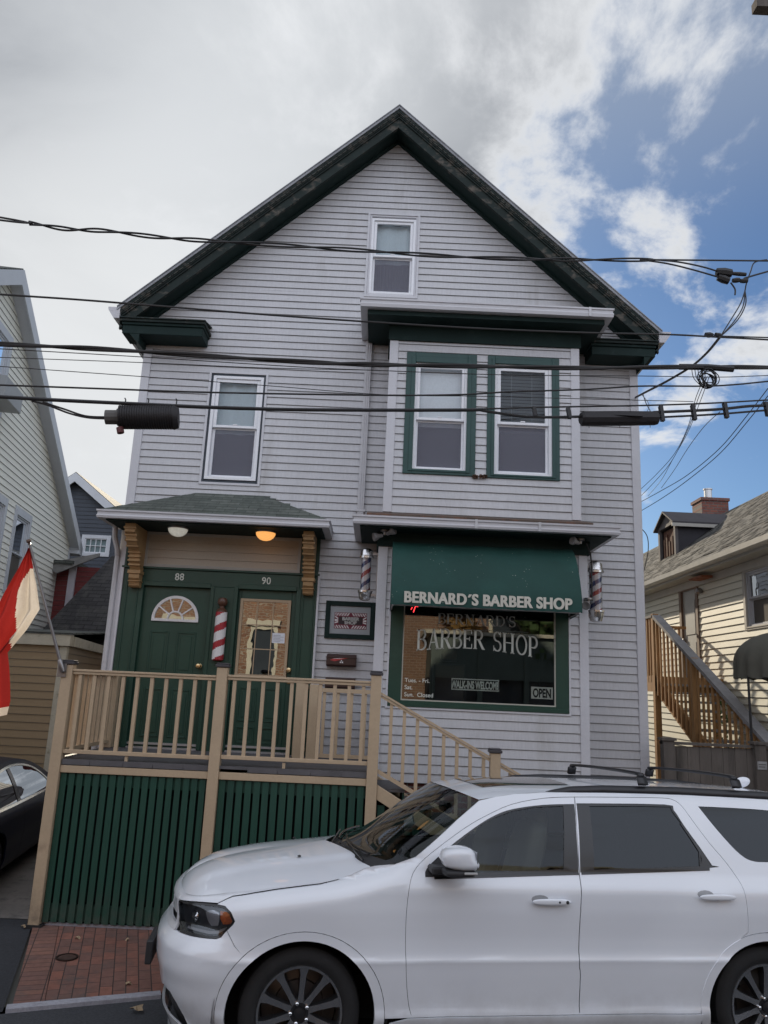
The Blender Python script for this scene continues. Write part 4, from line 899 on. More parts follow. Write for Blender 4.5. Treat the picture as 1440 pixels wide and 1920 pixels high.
# small floodlights under the shop roof
def flood(lb, x, y, z, dirs):
    t = thing('floodlight', lb, 'floodlight', (x, y, z), 'floodlights under the shop roof')
    mb = MB(); mb.lathe([(0.0, 0), (0.05, 0), (0.05, -0.02), (0.02, -0.03), (0.018, -0.06)], (x, y, z), n=16); mb.build('mount', STEEL, t, smooth=True)
    for dx, dy, dz in dirs:
        a = Vector((dx, dy, dz)).normalized(); o = Vector((x, y, z - 0.06)) + a * 0.03
        mb = MB(); mb.lathe([(0.0, 0.0), (0.022, 0.0), (0.026, 0.04), (0.045, 0.075), (0.05, 0.11), (0.042, 0.113), (0.0, 0.10)], o, a, 16); mb.build('lamp_head', mat('floodlight_grey', (0.20, 0.19, 0.19), 0.45, var=0.2), t, smooth=True)
flood('twin headed floodlight under the left end of the shop roof', 0.02, 8.86, 4.205, ((0.8, -0.5, 0.35), (-0.8, -0.3, -0.25)))
flood('single floodlight under the right end of the shop roof', 2.32, 8.86, 4.205, ((-0.75, -0.5, 0.15),))
flood('small chrome spotlight on a bracket at the foot of the right barber pole', 2.44, 9.0, 3.53, ((-0.4, -0.8, -0.3),))
mb = MB(); mb.tube([(2.40, 8.9, 4.16), (2.46, 8.95, 4.05), (2.49, 9.02, 3.95), (2.49, 9.02, 3.5), (2.45, 9.0, 3.5)], 0.009, 6); tag(mb.build('electric_cable', BLACK, None, smooth=True), 'thin cable running down from the right floodlight to the spotlight', 'cable')

# ------------------------------------------------------------------ porch
PO = thing('porch', 'raised entrance porch with tan railings, green slatted skirt and steps to the right', 'porch', (-1.6, 8.2, 0))
DZ = 1.555; PX0, PX1, PYF = -3.20, 0.0, 8.20
def post(x, y, z0, z1, w=0.055, cap=True, par=PO):
    mb = MB(); mb.box(x - w, x + w, y - w, y + w, z0, z1); p = mb.build('post', TAN, par, bevel=0.005)
    if cap:
        mb = MB(); mb.box(x - w - .015, x + w + .015, y - w - .015, y + w + .015, z1 + 0.001, z1 + 0.03)
        mb.prism([(x - w - .008, y - w - .008, z1 + .031), (x + w + .008, y - w - .008, z1 + .031), (x + w + .008, y + w + .008, z1 + .031), (x - w - .008, y + w + .008, z1 + .031)], (0, 0, 0.015)); mb.build('post_cap', CAP, p, bevel=0.006)
    return p
post(PX0, PYF, 0.0, 2.49); post(-1.6, PYF, 0.0, 2.53); post(PX1, PYF, 0.0, 2.52)
mb = MB(); mb.box(PX0 - .075, PX0 + .085, PYF - .07, PYF + .07, -0.02, 0.022); mb.build('post_shoe', BLACK, PO)
def rail_h(x0, x1, y0, y1, z, h, wd):
    """handrail between two points, horizontal"""
    d = Vector((x1 - x0, y1 - y0, 0)); n = Vector((-d.y, d.x, 0)).normalized() * wd / 2
    a, b = Vector((x0, y0, z)), Vector((x1, y1, z)); mb = MB()
    mb.prism([a - n, b - n, b + n, a + n], (0, 0, h)); return mb
def bal(x, y, z0, z1, w=0.018):
    mb = MB(); mb.box(x - w, x + w, y - w, y + w, z0, z1); mb.build('baluster', TAN, PO)
for a, b in ((PX0 + .056, -1.656), (-1.544, PX1 - .056)):
    sk = 0.012 * (a > -2)
    m1 = rail_h(a, b, PYF, PYF, 2.395 + sk, 0.028, 0.062); m2 = rail_h(a, b, PYF, PYF, 2.425 + sk, 0.022, 0.085); 
    m1.v += m2.v; k0 = len(m1.v) - len(m2.v); m1.f += [tuple(i + k0 for i in f) for f in m2.f]; m1.mi += m2.mi; m1.build('top_rail', TAN, PO, bevel=0.003)
    rail_h(a, b, PYF, PYF, 1.61 + sk, 0.038, 0.06).build('bottom_rail', TAN, PO, bevel=0.003)
    nb = 10
    for k in range(nb):
        x = a + (b - a) * (k + 0.5 + 0.02) / nb
        bal(x, PYF, 1.648 + sk, 2.395 + sk)
    xm = (a + b) / 2 - 0.1; mb = MB(); mb.box(xm - .015, xm + .015, PYF - .015, PYF + .015, DZ + .001, 1.61); mb.build('rail_block', TAN, PO)
# left side railing (back to the house) and the short inner railing
def side_rail(x, y0, y1, zt, n, z0=1.61):
    rail_h(x, x, y0, y1, zt, 0.045, 0.07).build('top_rail', TAN, PO, bevel=0.003); rail_h(x, x, y0, y1, z0, 0.038, 0.06).build('bottom_rail', TAN, PO)
    for k in range(n): bal(x, y0 + (y1 - y0) * (k + .5) / n, z0 + .038, zt)
side_rail(PX0, PYF + .056, 9.62, 2.395, 10)
post(PX0, 9.68, DZ + .001, 2.44, 0.055, cap=False)
post(-0.86, 9.05, DZ + .001, 2.44, 0.05, cap=False); post(-0.70, 9.0, DZ + .001, 2.40, 0.05, cap=False)
rail_h(-0.65, 0.0, 9.0, 9.0, 2.32, 0.045, 0.07).build('top_rail', TAN, PO); rail_h(-0.65, 0.0, 9.0, 9.0, 1.61, 0.038, 0.06).build('bottom_rail', TAN, PO)
for k in range(4): bal(-0.58 + 0.155 * k, 9.0, 1.648, 2.32)
rail_h(-0.86, -0.86, 9.1, 9.76, 2.34, 0.045, 0.07).build('top_rail', TAN, PO); rail_h(-0.86, -0.86, 9.1, 9.76, 1.61, 0.038, 0.06).build('bottom_rail', TAN, PO)
for k in range(4): bal(-0.86, 9.2 + 0.15 * k, 1.648, 2.34)
# deck boards, beam
mb = MB()
y = PYF - 0.03
k = 0
while y < 9.76:
    mb.box(PX0 - 0.05 + 0.11 * (y < 8.27), PX1 + 0.03 - 0.085 * (y < 8.27), y, min(y + 0.136, 9.78), DZ - 0.028, DZ + random.uniform(-.001, .001)); y += 0.141
mb.build('deck', DECK, PO)
mb = MB()
x = PX0 + 0.06
while x < PX1 - .06:
    wd = random.uniform(0.28, 0.34)
    if not (-1.66 < x < -1.54): mb.box(x, min(x + wd - 0.004, PX1 - .056), PYF - 0.034, PYF - 0.02, DZ - 0.052, DZ - 0.006)
    x += wd
mb.build('deck_edge', DECK, PO)
for a, b in ((PX0 + .056, -1.656), (-1.544, PX1 - .056)):
    mb = MB(); mb.box(a, b, PYF - 0.032, PYF + 0.03, 1.425, 1.495); mb.build('fascia_board', TAN, PO, bevel=0.003)
mb = MB(); mb.box(PX0 - .04, PX0 + .02, PYF + .06, 9.78, 1.40, 1.525); mb.build('fascia_board', TAN, PO)
SLAT = mat('green_slats', (0.012, 0.062, 0.042), 0.5, var=0.18, vs=3.0, bump=0.2, bs=30, c2=(0.007, 0.034, 0.026), c2t=(0.5, 0.75), c2s=3, stretch=(2, 1, 0.3))
splash(SLAT, 0.0, 0.45, (0.07, 0.07, 0.06), 0.7)
def skirt(x0, x1, z0, z1, y, n, dirn=0):
    mb = MB(); p = (x1 - x0) / n
    for k in range(n):
        a = x0 + k * p; g = random.uniform(-0.003, 0.003)
        mb.box(a + 0.006, a + p - 0.017 + g, y, y + 0.018 + random.uniform(0, .004), z0 + random.uniform(0, .01), z1)
    return mb.build('slatted_skirt', SLAT, PO)
skirt(PX0 + .057, -1.657, 0.035, 1.43, PYF - 0.01, 18); skirt(-1.543, PX1 - .057, 0.035, 1.43, PYF - 0.01, 17)
for a, b in ((PX0 + .058, -1.66), (-1.54, PX1 - .06)):
    for c, d in ((.05, .20), (1.30, 1.43)): mb = MB(); mb.box(a, b, PYF + .014, PYF + .04, c, d); mb.build('skirt_rail', SLAT, PO)
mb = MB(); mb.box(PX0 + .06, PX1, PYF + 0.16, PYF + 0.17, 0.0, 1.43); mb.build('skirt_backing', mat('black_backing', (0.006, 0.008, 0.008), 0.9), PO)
mb = MB(); yy = PYF + .06
while yy < 9.7: mb.box(PX0 - .02, PX0, yy, yy + .07, 0.03, 1.40); yy += .085
mb.build('slatted_skirt', SLAT, PO)
mb = MB(); mb.box(PX0 + .04, PX1, PYF + .02, PYF + .05, 0.0, 0.03); mb.build('footing', GRAN, PO)
# stair going down to the right
SS, SX = 0.553, 0.28
def sz(x): return DZ - (x - 0.03) * SS
mb = MB(); st = MB(); ri = MB()
for k in range(9):
    x0 = 0.035 + k * SX; z = DZ - 0.155 * (k + 1) + 0.0
    mb.box(x0, x0 + SX + 0.025, 8.24, 9.0, z - 0.03, z)
    ri.box(x0 + 0.001, x0 + 0.02, 8.26, 8.98, z + 0.001, z + 0.124)
mb.build('stair_treads', DECK, PO); ri.build('stair_risers', SLAT, PO)
for y in (8.165, 9.01):
    mb = MB(); mb.prism([(0.056, y, sz(0.056) - 0.10), (2.62, y, sz(2.62) - 0.10), (2.62, y, sz(2.62) - 0.24), (2.5, y, 0.0), (2.4, y, 0.0), (0.056, y, sz(0.056) - 0.24)], (0, 0.05, 0)); mb.build('stair_stringer', TAN, PO, bevel=0.003)
mb = MB(); x = 0.07
while x < 2.3:
    mb.box(x, x + 0.07, 8.20, 8.215, 0.04, sz(x + 0.07) - 0.25); x += 0.089
mb.build('stair_skirt', SLAT, PO)
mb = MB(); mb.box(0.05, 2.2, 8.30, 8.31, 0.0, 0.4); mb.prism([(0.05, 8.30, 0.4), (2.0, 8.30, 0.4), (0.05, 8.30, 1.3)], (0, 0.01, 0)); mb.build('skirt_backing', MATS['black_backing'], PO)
for y in (8.2,):
    zr = 2.355 if y < 9 else 2.40
    for a, b in ((0.056, 1.19), (1.30, 2.62)):
        for (o0, o1, ww) in ((-0.03, 0.0, 0.03), (0.003, 0.025, 0.042)):
            mb = MB(); mb.prism([(a, y - ww, zr - a * SS * .93 + o0), (b, y - ww, zr - b * SS * .93 + o0), (b, y - ww, zr - b * SS * .93 + o1), (a, y - ww, zr - a * SS * .93 + o1)], (0, ww * 2, 0)); mb.build('stair_rail', TAN, PO)
        mb = MB(); mb.prism([(a, y - .028, zr - 0.775 - a * SS * .93), (b, y - .028, zr - 0.775 - b * SS * .93), (b, y - .028, zr - 0.735 - b * SS * .93), (a, y - .028, zr - 0.735 - a * SS * .93)], (0, .056, 0)); mb.build('stair_rail', TAN, PO)
    k = 0; x = 0.17
    while x < 2.6:
        if not (1.17 < x < 1.33): bal(x, y, zr - 0.735 - x * SS * .93 - .012, zr - 0.03 - x * SS * .93 + .008, 0.017)
        x += 0.137
    post(1.245, y, 0.0, 1.80 if y < 9 else 1.85, 0.052); post(2.66, y, 0.0, 1.08, 0.052)

# ------------------------------------------------------------------ flag on the corner post
t_ = thing('flag', 'red and white flag hanging from a grey pole fixed to the left porch post', 'flag', (-3.24, 8.12, 2.45))
pa, pb = Vector((-3.235, 8.11, 2.44)), Vector((-3.70, 7.98, 3.70))
mb = MB(); mb.tube([pa, pa.lerp(pb, 0.5), pb], [0.017, 0.015, 0.013], 10); mb.build('pole', mat('grey_pole', (0.22, 0.21, 0.21), 0.4, 0.5), t_, smooth=True)
mb = MB(); mb.lathe([(0, 0), (0.02, 0.0), (0.012, 0.012), (0.026, 0.03), (0.022, 0.05), (0, 0.058)], pb, (pb - pa), 12); mb.build('finial', mat('dark_finial', (0.12, 0.07, 0.05), 0.3, 0.5), t_, smooth=True)
mb = MB(); mb.lathe([(0.024, -0.03), (0.03, 0.0), (0.026, 0.09), (0.022, 0.10)], pa, (pb - pa), 12); mb.box(-3.29, -3.20, 8.13, 8.146, 2.36, 2.50); mb.build('pole_socket', STEEL, t_, smooth=True)
FR_ = mat('flag_red', (0.33, 0.022, 0.018), 0.85, var=0.08, vs=4); FW_ = mat('flag_white', (0.66, 0.60, 0.52), 0.85, var=0.08, vs=4)
for fm in (FR_, FW_):   # thin cloth lets light through
    nt = fm.node_tree; b = nt.nodes['Principled BSDF']; o_ = nt.nodes['Material Output']; tl = N(nt, 'ShaderNodeBsdfTranslucent'); ms = N(nt, 'ShaderNodeMixShader'); ms.inputs[0].default_value = 0.45
    L(nt, b.inputs['Base Color'].links[0].from_socket, tl.inputs[0]); L(nt, b.outputs[0], ms.inputs[1]); L(nt, tl.outputs[0], ms.inputs[2]); L(nt, ms.outputs[0], o_.inputs[0])
mb = MB(); NU, NV = 60, 90
# right edge follows the pole, then hangs free; left edge falls away from the pole tip
REDGE = [(-3.690, 3.66), (-3.625, 3.47), (-3.56, 3.27), (-3.50, 3.03), (-3.61, 2.82), (-3.785, 2.58), (-3.755, 2.42), (-3.735, 2.27), (-3.715, 2.10), (-3.735, 1.96)]
LEDGE = [(-3.705, 3.66), (-3.78, 3.45), (-3.90, 3.18), (-3.98, 2.98), (-4.06, 2.72), (-4.12, 2.5), (-4.16, 2.3), (-4.18, 2.12), (-4.15, 1.95), (-4.05, 1.82)]
def lerp_l(l, t):
    t = t * (len(l) - 1); i = min(int(t), len(l) - 2); f = t - i
    return (l[i][0] + (l[i + 1][0] - l[i][0]) * f, l[i][1] + (l[i + 1][1] - l[i][1]) * f)
def fp(i, j):
    u, v = i / NU, j / NV; a = lerp_l(LEDGE, v); b = lerp_l(REDGE, v)
    x = a[0] + (b[0] - a[0]) * u; z = a[1] + (b[1] - a[1]) * u
    amp = 0.055 * min(1, v * 2.2)
    y = 7.98 + 0.10 * v + amp * math.sin(u * 11 + v * 2.5) + 0.018 * math.sin(u * 23 - v * 4)
    return (x + 0.012 * math.sin(u * 11 + 1.2) * v, y, z)
cloth = {}
def _fb(z): return -3.75 if z < 3.2 else -3.75 + (z - 3.2) * 0.30
for c in (FR_, FW_):
    mbc = MB(); cloth[c.name] = mbc
for j in range(NV):
    for i in range(NU):
        u, v = (i + .5) / NU, (j + .5) / NV
        lim = 0.56 + 0.10 * v                     # seam between red and white
        q_ = fp(i + .5, j + .5); bx_ = _fb(q_[2])
        w_ = (q_[0] > bx_ and 2.5 < q_[2] < 3.44) or v > 0.945
        if v > 0.93: w_ = True
        (cloth['flag_white'] if w_ else cloth['flag_red']).face([fp(i, j + 1), fp(i + 1, j + 1), fp(i + 1, j), fp(i, j)])
o1 = cloth['flag_red'].build('red_cloth', FR_, t_, smooth=True, angle=180); o1['label'] = 'red part of the flag'
o2 = cloth['flag_white'].build('white_cloth', FW_, t_, smooth=True, angle=180); o2['label'] = 'white part of the flag'

# ------------------------------------------------------------------ overhead wires
W = {}
W['w1'] = [(-3.51, 6.088, 6.288), (-3.242, 6.127, 6.28), (-2.926, 6.173, 6.268), (-2.611, 6.219, 6.297), (-2.149, 6.286, 6.299), (-1.68, 6.355, 6.328), (-0.91, 6.467, 6.383), (-0.213, 6.569, 6.43), (0.557, 6.681, 6.481), (1.352, 6.797, 6.563), (1.899, 6.877, 6.632), (2.602, 6.98, 6.729)]
W['w1a'] = [(2.602, 6.98, 6.729), (3.209, 7.068, 6.807), (3.864, 7.164, 6.891)]
W['w1b'] = [(2.545, 6.971, 6.727), (2.859, 7.017, 6.741), (3.147, 7.059, 6.72), (3.365, 7.091, 6.677)]
W['w1c'] = [(2.46, 6.959, 6.71), (2.743, 7.0, 6.707), (3.029, 7.042, 6.674), (3.327, 7.085, 6.624)]
W['w1d'] = [(3.581, 7.122, 6.652), (3.702, 7.14, 6.705), (3.855, 7.162, 6.768)]
W['w2'] = [(-3.405, 6.103, 5.567), (-2.752, 6.199, 5.6), (-2.078, 6.297, 5.624), (-1.148, 6.433, 5.657), (-0.179, 6.574, 5.702), (0.831, 6.721, 5.76), (1.887, 6.875, 5.843), (2.712, 6.996, 5.925), (3.25, 7.074, 5.961), (3.799, 7.154, 5.997)]
W['w2b'] = [(3.25, 7.074, 5.972), (3.801, 7.154, 6.021)]
W['w3'] = [(-3.338, 6.113, 5.111), (-2.477, 6.239, 5.162), (-1.578, 6.37, 5.2), (-0.641, 6.506, 5.245), (-0.061, 6.591, 5.29), (0.838, 6.722, 5.375), (1.882, 6.875, 5.476), (2.978, 7.034, 5.61), (3.777, 7.151, 5.694)]
W['t1'] = [(-3.332, 6.114, 5.067), (-2.281, 6.267, 5.12), (-0.828, 6.479, 5.183), (-0.059, 6.591, 5.232), (1.095, 6.76, 5.318), (2.42, 6.953, 5.453), (3.226, 7.071, 5.53), (3.771, 7.15, 5.607)]
W['t2'] = [(-3.321, 6.116, 4.99), (-2.155, 6.286, 5.074), (-1.108, 6.438, 5.141), (-0.156, 6.577, 5.227)]
W['t3'] = [(-3.309, 6.117, 4.909), (-2.163, 6.284, 4.943), (-1.095, 6.44, 4.974), (-0.048, 6.593, 4.999), (0.843, 6.723, 5.078), (1.877, 6.874, 5.16), (2.96, 7.032, 5.246)]
W['w5'] = [(-3.285, 6.121, 4.743), (-2.434, 6.245, 4.8), (-1.547, 6.374, 4.861), (-0.145, 6.579, 4.984), (0.641, 6.694, 5.072), (1.096, 6.76, 5.147), (1.878, 6.874, 5.257), (2.417, 6.953, 5.348), (3.08, 7.049, 5.419), (3.42, 7.099, 5.473), (3.766, 7.149, 5.544)]
W['w6'] = [(-3.27, 6.123, 4.639), (-2.848, 6.184, 4.655), (-2.201, 6.279, 4.688), (-1.534, 6.376, 4.723), (-0.847, 6.476, 4.773), (-0.138, 6.58, 4.841), (0.595, 6.687, 4.916), (0.87, 6.727, 4.949)]
W['w6a'] = [(0.82, 6.72, 4.944), (0.997, 6.745, 4.931), (1.354, 6.798, 4.925), (1.848, 6.87, 4.98)]
W['w6b'] = [(0.845, 6.723, 4.952), (1.354, 6.798, 5.02), (1.876, 6.874, 5.084), (2.519, 6.967, 5.162), (3.126, 7.056, 5.246), (3.752, 7.147, 5.345)]
W['w6c'] = [(2.544, 6.971, 5.093), (3.179, 7.064, 5.186), (3.519, 7.113, 5.254), (3.748, 7.147, 5.289)]
W['w6d'] = [(2.542, 6.971, 5.039), (3.176, 7.063, 5.136), (3.744, 7.146, 5.238)]
W['feed'] = [(-3.015, 6.16, 4.628), (-2.884, 6.179, 4.603), (-2.706, 6.205, 4.549), (-2.553, 6.228, 4.526), (-2.402, 6.25, 4.532)]
W['feed2'] = [(-2.93, 6.173, 4.627), (-2.753, 6.198, 4.583), (-2.576, 6.224, 4.539), (-2.404, 6.249, 4.546)]
W['tail'] = [(3.43, 7.1, 6.584), (3.473, 7.107, 6.518), (3.469, 7.106, 6.451)]
W['dropa'] = [(3.852, 7.162, 6.902), (3.712, 7.142, 6.852), (3.657, 7.133, 6.735), (3.607, 7.126, 6.607), (3.583, 7.123, 6.514)]
W['loopa'] = [(3.583, 7.123, 6.514), (3.521, 7.114, 6.357), (3.405, 7.097, 6.166), (3.278, 7.078, 5.964)]
W['loopb'] = [(3.583, 7.123, 6.514), (3.58, 7.122, 6.364), (3.48, 7.108, 6.175), (3.278, 7.078, 5.964)]
W['loopc'] = [(3.583, 7.123, 6.514), (3.548, 7.118, 6.331), (3.439, 7.102, 6.152), (3.278, 7.078, 5.964)]
W['drop'] = [(3.256, 7.03, 5.94), (3.357, 7.576, 6.023), (3.408, 8.122, 6.105), (3.338, 8.668, 6.153), (3.304, 9.214, 6.246), (3.33, 9.76, 6.373)]
W['d1'] = [(3.074, 7.0, 5.499), (3.357, 7.9, 5.648), (3.625, 8.8, 5.636), (3.803, 9.7, 5.586), (3.874, 10.6, 5.548), (3.887, 11.5, 5.501)]
W['d2'] = [(3.095, 7.0, 5.5), (3.373, 7.9, 5.618), (3.638, 8.8, 5.636), (3.779, 9.7, 5.511), (3.911, 10.6, 5.51), (3.875, 11.5, 5.373)]
W['d3'] = [(3.115, 7.0, 5.501), (3.61, 8.4, 5.79), (4.034, 9.8, 5.928), (4.363, 11.2, 5.992), (4.693, 12.6, 6.052), (4.952, 14.0, 6.134)]
W['d4'] = [(3.201, 7.0, 5.141), (3.581, 8.25, 5.442), (3.901, 9.5, 5.601), (4.205, 10.75, 5.687), (4.465, 12.0, 5.744)]
W['d5'] = [(3.788, 7.2, 5.492), (3.98, 8.06, 5.52), (4.054, 8.92, 5.424), (4.0, 9.78, 5.325), (3.957, 10.64, 5.325), (3.89, 11.5, 5.331)]
W['d6'] = [(3.783, 7.2, 5.412), (3.976, 8.06, 5.445), (4.05, 8.92, 5.356), (3.996, 9.78, 5.252), (3.953, 10.64, 5.207), (3.894, 11.5, 5.188)]

def cr(pts, n=8):
    pts = [Vector(p) for p in pts]; o = []
    for i in range(len(pts) - 1):
        p0 = pts[max(i - 1, 0)]; p1 = pts[i]; p2 = pts[i + 1]; p3 = pts[min(i + 2, len(pts) - 1)]
        for k in range(n):
            t = k / n; o.append(0.5 * ((2 * p1) + (p2 - p0) * t + (2 * p0 - 5 * p1 + 4 * p2 - p3) * t * t + (3 * p1 - p0 - 3 * p2 + p3) * t ** 3))
    o.append(pts[-1]); return o
SD = Vector((math.cos(R(8.3)), math.sin(R(8.3)), 0))
def ext(k, left=2.5, right=1.4):
    p = [Vector(q) for q in W[k]]
    if left: p = [p[0] + (p[0] - p[1]).normalized() * left] + p
    if right: p = p + [p[-1] + (p[-1] - p[-2]).normalized() * right]
    return p
CAB = mat('black_cable', (0.016, 0.016, 0.018), 0.5, var=0.2)
def wire(keys, r, lb, m=CAB, group=None, cat='cable'):
    mb = MB()
    for k, l, rr in keys: mb.tube(cr(ext(k, l, rr), 6), r if not isinstance(r, dict) else r[k], 6)
    o = tag(mb.build('overhead_cable', m, None, smooth=True), lb, cat, group)
    return o
def twist(key, r, off, l, rr, lb, extra=()):
    t = thing('overhead_cable', lb, 'cable', W[key][0]); c = cr(ext(key, l, rr), 10)
    for ph in (0, math.pi):
        mb = MB(); mb.tube([p + Vector((0, math.sin(i * 0.32 + ph) * off, math.cos(i * 0.32 + ph) * off)) for i, p in enumerate(c)], r, 6); mb.build('strand', CAB, t, smooth=True)
    for k, a, b in extra:
        mb = MB(); mb.tube(cr(ext(k, a, b), 6), r, 6); mb.build('strand', CAB, t, smooth=True)
twist('w1', 0.009, 0.014, 2.5, 0, 'topmost twisted power cable crossing in front of the gable window', (('w1a', 0, 1.4), ('w1b', 0, 0), ('w1c', 0, 0), ('w1d', 0, 1.4)))
wire([('w2', 2.5, 1.4)], 0.009, 'thin black cable crossing just below the gable window and over the bay roof')
wire([('t1', 2.5, 1.4)], 0.004, 'hair-thin wire running right below the thick middle cable')
wire([('t2', 2.5, 0)], 0.0035, 'faint thin wire crossing the siding left of the bay, fading out near the bay')
wire([('t3', 2.5, 0)], 0.0035, 'faint thin wire crossing the top of the left second floor window')
twist('w3', 0.014, 0.010, 2.5, 1.4, 'thick black cable crossing the top of both bay windows')
wire([('w5', 2.5, 1.4)], 0.008, 'black cable with a slight kink crossing the middle of the upper bay panes')
t_ = thing('overhead_cable', 'lowest thick cable carrying the two black splice cases', 'cable', W['w6'][0])
mb = MB(); mb.tube(cr(ext('w6', 2.5, 0), 6), 0.017, 8); mb.build('main_cable', CAB, t_, smooth=True)
for k, a, b, r in (('w6a', 0, 0, .013), ('w6b', 0, 1.4, .008), ('w6c', 0, 1.4, .014), ('w6d', 0, 1.4, .010)):
    mb = MB(); mb.tube(cr(ext(k, a, b), 6), r, 6); mb.build('branch_cable', CAB, t_, smooth=True)
for p, h in (((1.364, 6.799, 4.979), .09), ((1.697, 6.848, 5.0), .10), ((2.626, 6.983, 5.09), .15), ((2.956, 7.031, 5.135), .15), ((3.292, 7.08, 5.19), .15), ((3.73, 7.144, 5.25), .14)):
    mb = MB(); a = Vector(p); mb.prism([a + SD * -0.022 + Vector((0, -.02, h / 2)), a + SD * 0.012 + Vector((0, -.02, h / 2)), a + SD * 0.03 + Vector((0, -.02, -h / 2)), a + SD * -0.004 + Vector((0, -.02, -h / 2))], (0, 0.05, 0)); mb.build('cable_spacer', CAB, t_)
wire([('w6b', 0, 0)], 0.0085, 'support strand above the right splice case') if False else None
CANM = mat('splice_case', (0.014, 0.012, 0.014), 0.6, var=0.25, vs=6, bump=0.2, bs=40)
# left ribbed case
t_ = thing('splice_case', 'ribbed black splice case hanging from the lowest cable left of the house', 'splice case', (-2.1, 6.29, 4.57))
A0, A1 = Vector((-2.30, 6.265, 4.555)), Vector((-1.815, 6.335, 4.60)); ax_ = (A1 - A0); ln = ax_.length
prof = [(0, 0)]; k = 0
while k * 0.02 < ln - 0.05: prof += [(0.104, k * 0.02), (0.104, k * 0.02 + 0.012), (0.097, k * 0.02 + 0.013), (0.097, k * 0.02 + 0.019)]; k += 1
prof += [(0.108, ln - 0.04), (0.09, ln), (0.0, ln)]
mb = MB(); mb.lathe(prof, A0, ax_, 20, close=False); mb.build('case_body', CANM, t_, smooth=True)
mb = MB(); d_ = ax_.normalized(); mb.lathe([(0.0, -0.115), (0.062, -0.115), (0.062, -0.02), (0.075, -0.018), (0.075, 0)], A0, ax_, 12, close=False); mb.build('cable_gland', mat('grey_gland', (0.10, 0.095, 0.09), 0.7), t_)
mb = MB(); mb.lathe([(0, 0), (0.03, 0), (0.03, 0.05), (0.0, 0.06)], A0 + d_ * 0.02 + Vector((0, -0.02, -0.10)), (0.3, 0, -1), 10); mb.build('valve', mat('dark_red_cap', (0.10, 0.02, 0.02), 0.5), t_)
for f_ in (0.06, 0.45, 0.93):
    mb = MB(); q = A0.lerp(A1, f_); mb.tube([q + Vector((0, 0, 0.09)), q + Vector((0.004, 0, 0.16)), q + Vector((-.006, 0, 0.175))], 0.006, 6); mb.build('hanger', CAB, t_)
for k, a, b in (('feed', 0, 0), ('feed2', 0, 0)):
    mb = MB(); mb.tube(cr(ext(k, a, b), 6), 0.008, 6); mb.build('feed_cable', CAB, t_, smooth=True)
t_ = thing('splice_case', 'long smooth black splice case in front of the right corner of the house', 'splice case', (2.19, 6.92, 5.0))
A0, A1 = Vector((1.815, 6.864, 4.955)), Vector((2.575, 6.975, 5.035)); ln = (A1 - A0).length
mb = MB(); mb.lathe([(0.0, 0), (0.055, 0), (0.070, 0.02), (0.072, ln * .5), (0.068, ln - .02), (0.064, ln), (0, ln)], A0, A1 - A0, 10, close=False); mb.build('case_body', CANM, t_)
mb = MB(); mb.box(2.0, 2.4, 6.84, 6.87, 5.0, 5.005)
for f_ in (0.1, 0.5, 0.9):
    q = A0.lerp(A1, f_); mb.tube([q + Vector((0, -.02, -0.06)), q + Vector((0.0, -.02, -0.10))], 0.003, 5)
mb.build('ties', CAB, t_)
# service drops
t_ = thing('service_drop', 'bundle of black wires curving down to the upper right corner of the house', 'cable', W['drop'][0])
for k, r in (('dropa', .007), ('loopa', .006), ('loopb', .006), ('loopc', .006), ('drop', .014), ('tail', .008)):
    mb = MB(); mb.tube(cr(W[k], 6), r, 6); mb.build('strand', CAB, t_, smooth=True)
e_ = Vector(W['drop'][-1])
mb = MB(); mb.tube(cr([e_ + Vector((0.06, -.1, 0.03)), e_ + Vector((0.12, -.05, -0.1)), e_ + Vector((0.20, 0, -0.22)), e_ + Vector((0.16, 0, -0.35))], 5), 0.006, 6); mb.tube(cr([e_ + Vector((0.05, -.1, 0.0)), e_ + Vector((0.16, -.05, -0.14)), e_ + Vector((0.05, 0, -0.34))], 5), 0.004, 6); mb.build('strand', mat('grey_strand', (0.2, 0.2, 0.2), 0.5), t_, smooth=True)
t_ = thing('line_splice', 'cluster of black line connectors where the top cables meet on the right', 'connector', (3.346, 7.088, 6.65))
q = Vector((3.346, 7.088, 6.651))
for a, b, r in (((-.06, 0, .04), (.09, 0, .03), .05), ((-.05, 0, -.02), (.06, 0, -.06), .042), ((.10, 0, .03), (.24, 0, .025), .022), ((.10, 0, -.05), (.17, 0, -.04), .028), ((.18, 0, -.05), (.25, 0, -.045), .026)):
    mb = MB(); mb.tube([q + Vector(a), (q + Vector(a)).lerp(q + Vector(b), .5), q + Vector(b)], [r * .8, r, r * .85], 8); mb.build('connector', CAB, t_, smooth=True)
t_ = thing('line_clamp', 'black clamp on the second cable where the wire bundle crosses it', 'connector', (3.15, 7.06, 5.9))
q = Vector(W['w2b'][0]); mb = MB(); mb.lathe([(0, 0), (.022, 0), (.03, .04), (.022, .08), (0, .08)], q + Vector((-.12, 0, .01)), SD, 8); mb.lathe([(0, 0), (.026, 0), (.026, .05), (0, .05)], q + Vector((-.02, 0, .01)), SD, 8); mb.build('clamp_body', CAB, t_)
mb = MB(); mb.tube(cr(ext('w2b', 0, 1.4), 6), .007, 6); mb.build('short_wire', CAB, t_)
t_ = thing('cable_coil', 'tangled coil of thin wires hanging under the thick cable on the right', 'wire coil', (3.13, 7.057, 5.53))
q = Vector((3.13, 7.057, 5.49)); mb = MB()
